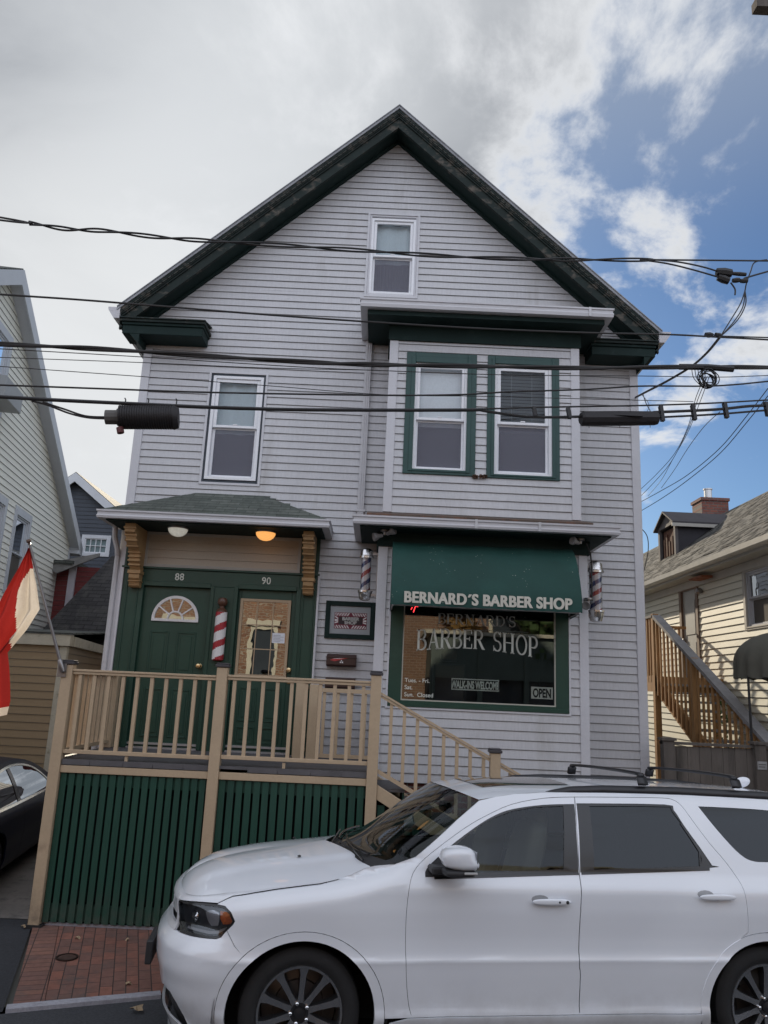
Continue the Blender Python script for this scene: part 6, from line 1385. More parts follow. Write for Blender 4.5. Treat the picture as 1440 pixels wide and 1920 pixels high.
mb = MB(); mb.box(1.5, 9.6, -6.0, -4.0, 2.75, 3.95); mb.build('panel_band', OG, OS); mb = MB(); mb.box(1.5, 9.6, -6, -4.2, 0, .7); mb.build('panel_base', OG, OS); mb = MB(); mb.box(1.3, 9.8, -6, -3.8, 3.95, 4.05); mb.build('roof_edge', MATS['cream_paint'], OS); mb = MB(); mb.box(1.5, 9.6, -6.0, -5.0, .7, 2.75); mb.build('dark_interior', DARKIN, OS)
for k in range(7):
    mb = MB(); mb.box(1.5 + k * 1.33, 1.64 + k * 1.33, -4.1, -3.96, .7, 3.9); mb.build('mullion', OG, OS)
mb = MB(); mb.box(1.55, 9.55, -4.3, -4.2, .7, 2.75); mb.build('pane', MATS['dark_pane'], OS)
def tree(lb, x, y, h, rr, colr, n=1500, seed=1):
    rnd = random.Random(seed); t = thing('street_tree', lb, 'tree', (x, y, 0))
    mb = MB(); mb.tube([(x, y, 0), (x + .05, y, h * .35), (x - .05, y + .05, h * .6)], [.14, .10, .05], 10)
    for k in range(7):
        a = k * .9; mb.tube([(x, y, h * (.35 + .03 * k)), (x + math.cos(a) * rr * .4, y + math.sin(a) * rr * .4, h * (.5 + .04 * k)), (x + math.cos(a) * rr * .8, y + math.sin(a) * rr * .8, h * (.6 + .05 * k))], [.05, .03, .01], 6)
    mb.build('trunk', mat('bark', (.09, .075, .06), .9, var=.3), t)
    cl = [(x + rnd.uniform(-1, 1) * rr * .7, y + rnd.uniform(-1, 1) * rr * .7, h * .68 + rnd.uniform(-1, 1) * h * .24, rnd.uniform(.35, .6) * rr) for _ in range(16)]
    mb = MB()
    for k in range(n):
        cx_, cy_, cz_, cr_ = rnd.choice(cl); v = Vector((rnd.gauss(0, 1), rnd.gauss(0, 1), rnd.gauss(0, 1))).normalized() * cr_ * rnd.uniform(.5, 1)
        c = Vector((cx_, cy_, cz_)) + v; nn_ = (v + Vector((rnd.gauss(0, .3), rnd.gauss(0, .3), rnd.gauss(0, .3)))).normalized(); a = nn_.orthogonal().normalized(); b_ = nn_.cross(a); s = rnd.uniform(.06, .13)
        mb.face([c + a * s, c + b_ * s, c - a * s, c - b_ * s])
    mb.build('crown', mat('crown_%d' % seed, colr, .8, var=.4, vs=3), t)
tree('autumn street tree across the road, its orange crown mirrored in the shop glass', 2.3, -4.9, 5.4, 0.75, (.22, .12, .03), n=900, seed=3)
tree('green street tree across the road, mirrored at the upper right of the shop glass', 5.0, -4.9, 5.8, 1.3, (.06, .10, .03), seed=4)
# ------------------------------------------------------------------ white SUV at the kerb
from mathutils.geometry import tessellate_polygon
# ---- body surface of the white SUV: side skin wraps round the nose; (s, z) -> local (x, y, z)
import bisect as _bis
def _pl(tab, x):
    if x <= tab[0][0]: return tab[0][1]
    if x >= tab[-1][0]: return tab[-1][1]
    i = _bis.bisect_right([t[0] for t in tab], x) - 1
    # monotone-ish cubic between table points
    x0, y0 = tab[i]; x1, y1 = tab[i + 1]; h = x1 - x0; t = (x - x0) / h
    def sl(a, b): return (tab[b][1] - tab[a][1]) / (tab[b][0] - tab[a][0])
    d = sl(i, i + 1); m0 = (sl(i - 1, i) + d) / 2 if i > 0 else d; m1 = (d + sl(i + 1, i + 2)) / 2 if i + 2 < len(tab) else d
    if i > 0 and sl(i - 1, i) * d <= 0: m0 = 0
    if i + 2 < len(tab) and sl(i + 1, i + 2) * d <= 0: m1 = 0
    return (2*t**3-3*t*t+1)*y0 + (t**3-2*t*t+t)*h*m0 + (-2*t**3+3*t*t)*y1 + (t**3-t*t)*h*m1
_cx = [(-1.36, 0.98), ]
_PLAN = [(-0.985, 0.98), (-0.972, 0.74), (-0.935, 0.50), (-0.860, 0.28), (-0.735, 0.125), (-0.57, 0.040), (-0.38, 0.008), (-0.20, 0.0), (0.0, 0.0), (1.0, -0.004), (2.0, -0.006), (3.0, 0.0), (3.8, 0.012), (4.15, 0.06), (4.30, 0.20), (4.36, 0.45), (4.38, 0.98)]
_S = [0.0]
for _a, _b in zip(_PLAN, _PLAN[1:]): _S.append(_S[-1] + ((_a[0]-_b[0])**2 + (_a[1]-_b[1])**2) ** .5)
_s0 = _S[8]; _S = [q - _s0 for q in _S]
_TX = [(q, p[0]) for q, p in zip(_S, _PLAN)]; _TY = [(q, p[1]) for q, p in zip(_S, _PLAN)]
def plan(s): return _pl(_TX, s), _pl(_TY, s)
def pnorm(s):
    e = 0.01; x0, y0 = plan(s - e); x1, y1 = plan(s + e); dx, dy = x1 - x0, y1 - y0; l = (dx*dx + dy*dy) ** .5 or 1
    return -dy / l, dx / l       # inward
_DS = [(0.20, 0.10), (0.30, 0.045), (0.38, 0.022), (0.42, 0.030), (0.52, 0.022), (0.60, 0.012), (0.665, 0.004), (0.69, 0.0), (0.72, 0.010), (0.80, 0.014), (0.90, 0.008), (1.00, 0.002), (1.08, 0.002), (1.13, 0.012), (1.17, 0.034), (1.21, 0.056), (1.25, 0.068), (1.35, 0.098), (1.45, 0.133), (1.55, 0.176), (1.65, 0.23), (1.70, 0.265), (1.74, 0.31)]
_DF = [(0.20, 0.16), (0.30, 0.11), (0.42, 0.055), (0.52, 0.028), (0.60, 0.004), (0.66, 0.0), (0.73, 0.004), (0.78, 0.04), (0.83, 0.078), (0.95, 0.085), (1.02, 0.095), (1.08, 0.12)]
_ZT = [(-1.4, 1.0), (-1.1, 1.0), (-0.85, 1.015), (-0.7, 1.03), (-0.46, 1.062), (-0.18, 1.10), (0.10, 1.135), (0.30, 1.165), (0.45, 1.20), (0.60, 1.235), (0.75, 1.28)]
def ztop(s): return _pl(_ZT, s)
def dof(s, z):
    d = _pl(_DS, z)
    w = min(1, max(0, (-0.30 - s) / 0.45)); w = w * w * (3 - 2 * w)
    d = d * (1 - w) + _pl(_DF, z) * w
    if s < 0.80:   # fender rolls over into the bonnet
        q = min(1, max(0, (-0.45 - s) / 0.4)); RR = 0.13 - 0.075 * q * q * (3 - 2 * q)
        zt = ztop(s); k = (z - (zt - RR)) / RR
        if k > 0:
            k = min(k, 0.999); rr = RR * (1 - (1 - k * k) ** .5) * 1.0
            f = min(1, max(0, (0.80 - s) / 0.30))
            base = _pl(_DS, min(z, zt - RR)) * (1 - w) + _pl(_DF, min(z, zt - RR)) * w
            d = d * (1 - f) + (base + rr) * f
        # wheel arch blister
    return d
def SP(s, z, off=0.0):
    x, y = plan(s); nx, ny = pnorm(s); d = dof(s, z) - off
    g = 0.0
    for cx in (0.0, 3.18):     # flared arches
        r = ((s - cx) ** 2 + (z - 0.40) ** 2) ** .5
        if r < 0.98: t = min(1, (0.98 - r) / 0.44); g = max(g, 0.020 * t * t * (3 - 2 * t))
    d -= g
    return (x + nx * d, y + ny * d, z)
_HC = [(-0.86, 0.985), (-0.83, 1.01), (-0.78, 1.055), (-0.70, 1.098), (-0.6, 1.13), (-0.5, 1.155), (-0.25, 1.20), (0.0, 1.235), (0.25, 1.27), (0.5, 1.295)]
def hood_z(x, y):
    yy = y if y <= 0.98 else 1.96 - y
    # edge line of the fender at this x
    s = x; ze = ztop(s); ye = 0.15
    zc = _pl(_HC, x); t = max(0, min(1, (0.98 - yy) / (0.98 - ye)))
    z = ze + (zc - ze) * (1 - t ** 2.4)
    pd = abs(yy - 0.48); z += 0.010 * max(0, 1 - pd / 0.10) if yy < 0.6 else 0.010 * (1 if yy >= 0.6 else 0)
    return z

SUV = thing('parked_suv', 'white SUV with black roof rails parked at the kerb in front of the porch', 'SUV', (-0.392, 5.339, 0.0), local=True)
_yaw, _tilt = R(8.02), 0.05
_X = Vector((math.cos(_yaw), math.sin(_yaw), 0)); _Yh = Vector((-math.sin(_yaw), math.cos(_yaw), 0)); _Y = _Yh * math.cos(_tilt) + Vector((0, 0, -math.sin(_tilt))); _Z = _X.cross(_Y)
_m = Matrix((_X, _Y, _Z)).transposed().to_4x4(); _m.translation = Vector((-0.392, 5.339, 0.0)); SUV.matrix_world = _m
CW = bpy.data.materials.new('white_car_paint'); CW.use_nodes = True; nt = CW.node_tree; b = nt.nodes['Principled BSDF']
tcn = N(nt, 'ShaderNodeTexCoord').outputs['Object']; sz_ = N(nt, 'ShaderNodeSeparateXYZ'); L(nt, tcn, sz_.inputs[0])
mr = N(nt, 'ShaderNodeMapRange', interpolation_type='SMOOTHSTEP'); dirt = M_(nt, 'MULTIPLY', mr.outputs[0], 0.55); L(nt, sz_.outputs[2], mr.inputs[0]); mr.inputs[1].default_value = 0.62; mr.inputs[2].default_value = 0.26
nz = NOISE(nt, tcn, 3.0, 8, 0.7)
base = MIX(nt, RAMP(nt, NOISE(nt, tcn, 1.2, 3), [(0.3, 0.0), (0.7, 1.0)]), (0.78, 0.81, 0.87), (0.82, 0.85, 0.90))
L(nt, MIX(nt, M_(nt, 'MULTIPLY', dirt, RAMP(nt, nz, [(0.35, 0.1), (0.7, 1.0)])), base, (0.36, 0.34, 0.32)), b.inputs['Base Color'])
b.inputs['Roughness'].default_value = 0.30; b.inputs['Coat Weight'].default_value = 1.0; b.inputs['Coat Roughness'].default_value = 0.035; b.inputs['Specular IOR Level'].default_value = 0.5
BTR = mat('black_trim', (0.014, 0.014, 0.016), 0.25, var=0.1, coat=0.3)
BPL = mat('black_plastic', (0.028, 0.028, 0.031), 0.6, var=0.12, vs=8)
GAPM = mat('shut_line_black', (0.006, 0.006, 0.007), 0.8)
SG1 = glass('front_side_glass', (0.60, 0.67, 0.66), 0.95, 0.0, 0.01, base=0.0, fk=1.0)
SG2 = glass('privacy_glass', (0.030, 0.033, 0.042), 0.95, 0.0, 0.01, base=0.01, fk=1.0)
SG0 = glass('windscreen_glass', (0.55, 0.60, 0.57), 0.95, 0.0, 0.015, base=0.0, fk=1.2)

def inset(poly, d):
    """shrink (d>0) a polygon given in either winding"""
    n = len(poly); ar = sum(poly[i][0] * poly[(i + 1) % n][1] - poly[(i + 1) % n][0] * poly[i][1] for i in range(n)); sg = 1 if ar > 0 else -1; o = []
    for i in range(n):
        a, b_, c = poly[i - 1], poly[i], poly[(i + 1) % n]
        def nr(p, q):
            dx, dy = q[0] - p[0], q[1] - p[1]; l = math.hypot(dx, dy) or 1; return (-dy / l * sg, dx / l * sg)
        n1, n2 = nr(a, b_), nr(b_, c); k = 1 + n1[0] * n2[0] + n1[1] * n2[1]; k = max(k, 0.4)
        o.append((b_[0] + (n1[0] + n2[0]) / k * d, b_[1] + (n1[1] + n2[1]) / k * d))
    return o
def smooth(poly, closed=True, n=4, sharp=0.75):
    """Catmull-Rom resample keeping sharp corners"""
    m_ = len(poly); o = []
    def corner(i):
        a, b_, c = poly[i - 1], poly[i], poly[(i + 1) % m_]; u = (b_[0] - a[0], b_[1] - a[1]); v = (c[0] - b_[0], c[1] - b_[1]); l = math.hypot(*u) * math.hypot(*v) or 1
        return (u[0] * v[0] + u[1] * v[1]) / l < sharp
    for i in range(m_):
        p1, p2 = poly[i], poly[(i + 1) % m_]
        p0 = poly[i - 1] if not corner(i) else p1; p3 = poly[(i + 2) % m_] if not corner((i + 1) % m_) else p2
        for k in range(n):
            t = k / n
            o.append(tuple(0.5 * ((2 * p1[j]) + (p2[j] - p0[j]) * t + (2 * p0[j] - 5 * p1[j] + 4 * p2[j] - p3[j]) * t * t + (3 * p1[j] - p0[j] - 3 * p2[j] + p3[j]) * t ** 3) for j in (0, 1)))
    return o
def panel2(outer, hls=(), gx=0.05, gz=0.035):
    bm = bmesh.new()
    loops = [[Vector((p[0], p[1], 0)) for p in outer]] + [[Vector((p[0], p[1], 0)) for p in h] for h in hls]
    tri = tessellate_polygon(loops); flat = [p for l in loops for p in l]
    vs = [bm.verts.new(p) for p in flat]
    for t in tri:
        try: bm.faces.new([vs[i] for i in t])
        except ValueError: pass
    bmesh.ops.remove_doubles(bm, verts=bm.verts, dist=1e-5)
    xs = [p.x for p in flat]; ys = [p.y for p in flat]
    x = math.floor(min(xs) / gx) * gx
    while x < max(xs):
        bmesh.ops.bisect_plane(bm, geom=bm.verts[:] + bm.edges[:] + bm.faces[:], plane_co=(x, 0, 0), plane_no=(1, 0, 0), dist=1e-6); x += gx
    y = math.floor(min(ys) / gz) * gz
    while y < max(ys):
        bmesh.ops.bisect_plane(bm, geom=bm.verts[:] + bm.edges[:] + bm.faces[:], plane_co=(0, y, 0), plane_no=(0, 1, 0), dist=1e-6); y += gz
    bmesh.ops.remove_doubles(bm, verts=bm.verts, dist=1e-5)
    v = [(q.co.x, q.co.y) for q in bm.verts]; bm.verts.index_update(); f = [tuple(q.index for q in fc.verts) for fc in bm.faces]
    # boundary edges for the folded-in flange
    be = [(e.verts[0].index, e.verts[1].index) for e in bm.edges if len(e.link_faces) == 1]
    bm.free(); return v, f, be
ONE_ = {'body', 'front_bumper', 'fog_lamp_recess', 'lower_lip', 'grille', 'grille_frame', 'grille_bar', 'bonnet'}
def surf_obj(name, parts, m, parent, mirror=True, flange=0.018, off=0.0, PF=SP, local_n=None, sides=None):
    if sides is None and name not in ONE_:
        r_ = None
        for q_ in parts:
            for s_ in (True, False): r_ = surf_obj(name, [q_], m, parent, mirror, flange, off, PF, local_n, [s_])
        return r_
    """parts: list of (v2, f, be); map through PF, give analytic normals"""
    V, F_, Nn = [], [], []
    def pos(s, z, o, mir):
        p = PF(s, z, o); return (p[0], 1.96 - p[1], p[2]) if mir else p
    for v2, f, be in parts:
        for mir in (sides if sides is not None else ([False, True] if mirror else [False])):
            b0 = len(V)
            for s, z in v2:
                p = Vector(pos(s, z, off, mir)); e = 0.004
                a = Vector(pos(s + e, z, off, mir)) - Vector(pos(s - e, z, off, mir)); b_ = Vector(pos(s, z + e, off, mir)) - Vector(pos(s, z - e, off, mir))
                n_ = a.cross(b_)
                if mir: n_ = -n_
                V.append(tuple(p)); Nn.append(n_.normalized() if n_.length > 1e-9 else Vector((0, -1, 0)))
            for fc in f:
                fc = [i + b0 for i in fc]
                a, b_, c = (Vector(V[i]) for i in fc[:3])
                nn = (b_ - a).cross(c - a)
                if nn.dot(Nn[fc[0]]) < 0: fc.reverse()
                F_.append(tuple(fc))
            if flange:
                for i, j in be:
                    q = len(V)
                    for k in (i, j): s, z = v2[k]; V.append(pos(s, z, off, mir)); Nn.append(None)
                    for k in (j, i): s, z = v2[k]; V.append(pos(s, z, off - flange, mir)); Nn.append(None)
                    F_.append((q, q + 1, q + 2, q + 3))
    me = bpy.data.meshes.new(name); me.from_pydata(V, [], F_); me.materials.append(m)
    for p in me.polygons: p.use_smooth = True
    me.update()
    vn = [me.vertices[i].normal.copy() if n_ is None else n_ for i, n_ in enumerate(Nn)]
    me.normals_split_custom_set_from_vertices([tuple(n_) for n_ in vn])
    o = bpy.data.objects.new(name, me); col.objects.link(o); o.parent = parent; return o
door1 = smooth([(1.948, 1.697), (1.71, 1.684), (1.461, 1.640), (1.251, 1.560), (1.089, 1.480), (0.891, 1.356), (0.765, 1.262), (0.698, 1.170), (0.671, 1.011), (0.668, 0.821), (0.678, 0.607), (0.699, 0.451), (0.722, 0.372), (1.845, 0.376), (1.854, 0.599), (1.846, 0.681), (1.859, 0.919), (1.885, 1.208), (1.912, 1.488)], n=3)
door2 = smooth([(1.948, 1.697), (2.337, 1.704), (2.62, 1.706), (2.72, 1.697), (2.775, 1.655), (2.828, 1.555), (2.909, 1.419), (3.000, 1.300), (3.062, 1.190), (3.076, 1.093), (3.079, 0.96), (3.074, 0.862), (2.985, 0.800), (2.881, 0.715), (2.783, 0.593), (2.720, 0.465), (2.688, 0.376), (1.845, 0.376), (1.854, 0.599), (1.846, 0.681), (1.859, 0.919), (1.885, 1.208), (1.912, 1.488)], n=3)
dlo1 = smooth([(0.800, 1.183), (1.14, 1.195), (1.8805, 1.220), (1.932, 1.650), (1.699, 1.640), (1.495, 1.614), (1.372, 1.584), (1.248, 1.531), (1.110, 1.452), (0.955, 1.350), (0.815, 1.235)], n=3)
gl1 = [(0.985, 1.205), (1.776, 1.237), (1.845, 1.635), (1.617, 1.622), (1.45, 1.593), (1.33, 1.555), (1.21, 1.499), (1.07, 1.41), (0.975, 1.335)]
dlo2 = smooth([(1.893, 1.221), (2.865, 1.258), (2.890, 1.275), (2.831, 1.380), (2.747, 1.522), (2.700, 1.625), (2.637, 1.662), (1.949, 1.655)], n=3)
gl2 = smooth([(2.00, 1.237), (2.80, 1.268), (2.818, 1.36), (2.687, 1.615), (2.635, 1.647), (2.045, 1.638)], n=3)
dlo3 = smooth([(2.905, 1.655), (3.10, 1.652), (3.458, 1.640), (3.85, 1.60), (3.95, 1.56), (3.85, 1.33), (3.5, 1.300), (3.330, 1.300), (3.227, 1.303), (3.151, 1.329), (3.071, 1.404), (2.971, 1.540)], n=3)
def ell(cx, cz, a, b_, a0=-8, a1=188, n=30): return [(cx + a * math.cos(R(a0 + (a1 - a0) * k / n)), cz + b_ * math.sin(R(a0 + (a1 - a0) * k / n))) for k in range(n + 1)]
A_OUT, A_IN = (0.535, 0.485), (0.470, 0.430)
archF = ell(0.015, 0.38, *A_OUT); archR = ell(3.225, 0.38, *A_OUT)
hl = [(-1.085, 0.955), (-0.796, 0.985), (-0.578, 0.996), (-0.509, 0.990), (-0.463, 0.962), (-0.433, 0.917), (-0.443, 0.895), (-0.477, 0.860), (-0.511, 0.821), (-0.549, 0.808), (-0.636, 0.803), (-0.762, 0.800), (-0.90, 0.800), (-1.00, 0.85)]
zr = lambda s: _pl([(1.22, 1.662), (1.5, 1.705), (1.9, 1.722), (2.5, 1.728), (3.2, 1.720), (3.9, 1.685), (4.2, 1.63)], s)
hline = [(-0.578, 0.9965), (-0.52, 1.022), (-0.472, 1.040), (-0.32, 1.068), (-0.175, 1.090), (0.0, 1.112), (0.101, 1.124), (0.22, 1.148), (0.316, 1.178), (0.40, 1.215), (0.47, 1.232)]
pil = [(0.60, 1.247), (0.74, 1.297), (0.90, 1.418), (1.05, 1.535), (1.22, 1.655)]
outer = hline + pil + [(s, zr(s)) for s in (1.35, 1.5, 1.7, 1.9, 2.2, 2.5, 2.85, 3.2, 3.55, 3.9, 4.15)]
outer += [(4.45, 1.45), (4.75, 1.20), (4.95, 1.0), (4.95, 0.6), (4.90, 0.34), (3.80, 0.34)]
outer += [p for p in archR if p[1] > 0.345][0:] 
outer += [(2.688, 0.376), (0.722, 0.372), (0.60, 0.34)]
outer += [p for p in archF if p[1] > 0.345]
outer += [(-0.495, 0.47), (-0.475, 0.555), (-0.36, 0.735), (-0.419, 0.785), (-0.477, 0.860), (-0.443, 0.895), (-0.433, 0.917), (-0.463, 0.962), (-0.509, 0.990)]
# tidy: the fender starts at the arch above the bumper line
def dedupe(l):
    o = []
    for p in l:
        if not o or math.hypot(p[0] - o[-1][0], p[1] - o[-1][1]) > 2e-3: o.append(p)
    return o
iF = [p for p in archF if p[1] > 0.345]
cut = [p for p in iF if not (p[0] < -0.36 and p[1] < 0.73)]
outer = dedupe(hline + pil + [(s, zr(s)) for s in (1.35, 1.5, 1.7, 1.9, 2.2, 2.5, 2.85, 3.2, 3.55, 3.9, 4.15)] + [(4.45, 1.45), (4.75, 1.20), (4.95, 1.0), (4.95, 0.6), (4.90, 0.36)] + [p for p in archR if p[1] > 0.36] + [(2.688, 0.374), (0.722, 0.370)] + cut + [(-0.362, 0.724), (-0.419, 0.778), (-0.477, 0.858), (-0.441, 0.895), (-0.430, 0.917), (-0.461, 0.964), (-0.509, 0.993)])
door12 = None
# union outline of both doors used as one opening
dd = dedupe([p for p in door1[:3 * 13 + 1]] + [p for p in door2[3 * 17:3 * 16:-1]] + [p for p in reversed(door2[:3 * 16 + 1])])
dd = dedupe(smooth([(1.948, 1.697), (1.71, 1.684), (1.461, 1.640), (1.251, 1.560), (1.089, 1.480), (0.891, 1.356), (0.765, 1.262), (0.698, 1.170), (0.671, 1.011), (0.668, 0.821), (0.678, 0.607), (0.699, 0.451), (0.722, 0.374), (2.688, 0.376), (2.720, 0.465), (2.783, 0.593), (2.881, 0.715), (2.985, 0.800), (3.074, 0.862), (3.079, 0.96), (3.076, 1.093), (3.062, 1.190), (3.000, 1.300), (2.909, 1.419), (2.828, 1.555), (2.775, 1.655), (2.72, 1.697), (2.62, 1.706), (2.337, 1.704)], n=3))
# open the door cut to the sill: side skin = ring above, so split off the lower strip by letting the opening share the bottom edge
dd = [(x, max(z, 0.3795)) for x, z in dd]
body_p = panel2(outer, [dd, dlo3])
body = surf_obj('body', [body_p], CW, SUV)
for dr, dl, nm in ((door1, dlo1, 'front'), (door2, dlo2, 'rear')):
    o = surf_obj('door', [panel2(inset(dr, 0.0032), [dl])], CW, SUV, sides=[False])
    o2 = surf_obj('door', [panel2(inset(dr, 0.0032), [dl])], CW, SUV, sides=[True])
    if nm == 'front': D1s, D1f = o, o2
    else: D2s, D2f = o, o2
for dl, g, gm, dpar, mirs in ((dlo1, gl1, SG1, D1s, [False]), (dlo1, gl1, SG1, D1f, [True]), (dlo2, gl2, SG2, D2s, [False]), (dlo2, gl2, SG2, D2f, [True])):
    surf_obj('window_trim', [panel2(inset(dl, 0.0), [g])], BTR, dpar, sides=mirs, off=-0.003, flange=0.02)
    surf_obj('window', [panel2(inset(g, -0.004))], gm, dpar, sides=mirs, off=-0.009, flange=0)
surf_obj('quarter_window', [panel2(inset(dlo3, 0.002))], SG2, SUV, off=-0.004, flange=0.01)
mb2 = panel2([(2.795, 1.27), (2.805, 1.27), (2.822, 1.36), (2.73, 1.54), (2.72, 1.54), (2.812, 1.36)]); surf_obj('window_divider', [mb2], BTR, D2s, sides=[False], off=-0.002)
# belt moulding
surf_obj('belt_moulding', [panel2([(0.86, 1.172), (1.14, 1.181), (1.50, 1.194), (1.88, 1.207), (1.88, 1.221), (1.50, 1.208), (1.14, 1.195), (0.86, 1.186)])], BTR, D1s, sides=[False], off=0.003)
surf_obj('belt_moulding', [panel2([(1.90, 1.208), (2.4, 1.226), (2.86, 1.243), (2.865, 1.259), (2.4, 1.240), (1.90, 1.222)])], BTR, D2s, sides=[False], off=0.003)
# dark shut lines behind the panel gaps
def ribbon(poly, closed=True, wd=0.018):
    v, f = [], []; n = len(poly)
    a = inset(poly, wd) if closed else None; b_ = inset(poly, -wd)
    v = a + b_
    for i in range(n): j = (i + 1) % n; f.append((i, j, n + j, n + i))
    return (v, f, [])
surf_obj('shut_line', [ribbon([p for p in door1]), ribbon([p for p in door2])], GAPM, SUV, off=-0.009, flange=0)
# sill, arch mouldings, bumper, grille, bonnet lip
surf_obj('sill', [panel2([(0.56, 0.20), (2.66, 0.20), (2.70, 0.370), (0.70, 0.366), (0.58, 0.34)])], CW, SUV, off=0.012)
for cx in (0.015, 3.225):
    ro = ell(cx, 0.38, A_OUT[0] - 0.004, A_OUT[1] - 0.004, -14, 194, 36); ri = ell(cx, 0.38, A_IN[0], A_IN[1], -14, 194, 36)
    surf_obj('wheel_arch_moulding', [panel2(ro + ri[::-1])], CW, SUV, off=0.004, flange=0.03)
    e_ = ell(cx, 0.38, A_OUT[0] + .01, A_OUT[1] + .01, -14, 194, 36); n = len(e_)
    for mir in (0, 1):
        lv, lf = [], []; b0 = 0
        for (s, z) in e_:
            for yy in (0.035, 0.50): lv.append((s, 1.96 - yy if mir else yy, z))
        for i in range(n - 1): lf.append((b0 + 2 * i, b0 + 2 * i + 1, b0 + 2 * i + 3, b0 + 2 * i + 2))
        lv.append((cx, 1.96 - .5 if mir else .5, .3)); c_ = len(lv) - 1
        for i in range(n - 1): lf.append((b0 + 2 * i + 1, c_, b0 + 2 * i + 3))
        me = bpy.data.meshes.new('wheel_well'); me.from_pydata(lv, [], lf); me.materials.append(GAPM); o = bpy.data.objects.new('wheel_well', me); col.objects.link(o); o.parent = SUV
surf_obj('shut_line', [ribbon(ell(0.015, 0.38, *A_OUT, n=36) + [(0, .2)], wd=0.02), ribbon(ell(3.225, 0.38, *A_OUT, n=36) + [(3.2, .2)], wd=0.02)], GAPM, SUV, off=-0.006, flange=0)
smin = _S[0]
bump = [(-0.362, 0.724), (-0.422, 0.776), (-0.481, 0.856), (-0.513, 0.817), (-0.549, 0.804), (-0.636, 0.799), (-0.762, 0.796), (-0.90, 0.796), (smin, 0.790), (smin, 0.44), (-1.16, 0.44), (-1.06, 0.462), (-0.93, 0.448), (-0.86, 0.40), (-0.80, 0.33), (-0.76, 0.24), (-0.60, 0.20), (-0.535, 0.28)] + [p for p in archF[::-1] if p[0] < -0.362 and 0.30 < p[1] < 0.724]
bump = dedupe([(p[0] - 0.0, p[1]) for p in bump])
surf_obj('front_bumper', [panel2(bump)], CW, SUV, off=0.001)
surf_obj('fog_lamp_recess', [panel2([(smin, 0.435), (-1.16, 0.435), (-1.06, 0.457), (-0.93, 0.443), (-0.86, 0.395), (-0.80, 0.325), (-0.765, 0.245), (smin, 0.235)])], BPL, SUV, off=-0.025)
surf_obj('lower_lip', [panel2([(smin, 0.16), (-0.70, 0.16), (-0.74, 0.235), (-0.86, 0.285), (-1.0, 0.30), (smin, 0.30)])], CW, SUV, off=0.035)
surf_obj('shut_line', [ribbon([(-0.35, 0.75), (-0.419, 0.778), (-0.477, 0.858), (-0.475, 0.865)], wd=.01)], GAPM, SUV, off=-0.008, flange=0)
surf_obj('grille', [panel2([(smin, 0.795), (-1.01, 0.80), (-1.005, 0.86), (-1.08, 0.985), (smin, 1.0)])], BPL, SUV, off=-0.05)
GR = mat('grille_frame', (0.60, 0.61, 0.64), 0.35, var=.04, coat=.6)
surf_obj('grille_frame', [panel2([(smin, 0.795), (-0.985, 0.797), (-1.0, 0.85), (-1.095, 0.985), (smin, 1.0)], [[(smin + .001, 0.83), (-1.045, 0.83), (-1.06, 0.87), (-1.12, 0.96), (smin + .001, 0.965)]])], GR, SUV, off=0.004)
surf_obj('grille_bar', [panel2([(smin, 0.875), (-1.07, 0.875), (-1.08, 0.915), (smin, 0.915)])], GR, SUV, off=-0.002)
lip = [(smin, 0.994)] + [(-1.085, 0.962), (-0.796, 0.991), (-0.578, 1.0025)] + [(-0.52, 1.027), (-0.472, 1.046), (-0.32, 1.074), (-0.175, 1.096), (0.0, 1.118), (0.101, 1.130), (0.22, 1.154), (0.30, 1.162)]
lip += [(s, ztop(s) - 0.0005) for s in [0.30 - 0.06 * k for k in range(1, 28)] if s > smin] + [(smin, ztop(smin) - 0.0005)]
lip = dedupe([(s, min(z, ztop(s) - 0.0004)) for s, z in lip])
hood = surf_obj('bonnet', [panel2(lip, gx=.03, gz=.012)], CW, SUV, off=-0.0005, flange=0.006)
# bonnet top
hv, hf = [], []; sl_i = [smin + (0.47 - smin) * k / 46 for k in range(47)]; NT = 22
def cowlx(t): return 0.47 - 0.27 * (1 - (1 - t) ** 2.0)
xend = sl_i[-1]
for i, s in enumerate(sl_i):
    p = SP(s, ztop(s) - 0.0005); u = i / 46
    xs0 = SP(smin, ztop(smin) - 0.0005)[0]; xc = xs0 + (0.20 - xs0) * (u ** 0.92)
    zc = max(_pl(_HC, xc), p[2]) if u > 0.02 else p[2]
    for k in range(NT + 1):
        t = k / NT; hx = p[0] + (xc - p[0]) * (t ** 1.1); hy = p[1] + (0.98 - p[1]) * t
        hz_ = p[2] + (zc - p[2]) * (1 - (1 - t) ** 2.3)
        yy = hy; bulge = 0.012 * min(1, max(0, (yy - 0.42) / 0.09)) * min(1, max(0, (hx + 0.82) / 0.2)) if True else 0
        bulge = bulge * bulge * (3 * .012 - 2 * bulge) / (.012 ** 2) if bulge > 0 else 0
        hv.append((hx, hy, hz_ + bulge))
nn_ = len(hv); hv += [(x, 1.96 - y, z) for x, y, z in hv]
for i in range(46):
    for k in range(NT):
        a = i * (NT + 1) + k; hf.append((a, a + NT + 1, a + NT + 2, a + 1)); hf.append((nn_ + a, nn_ + a + 1, nn_ + a + NT + 2, nn_ + a + NT + 1))
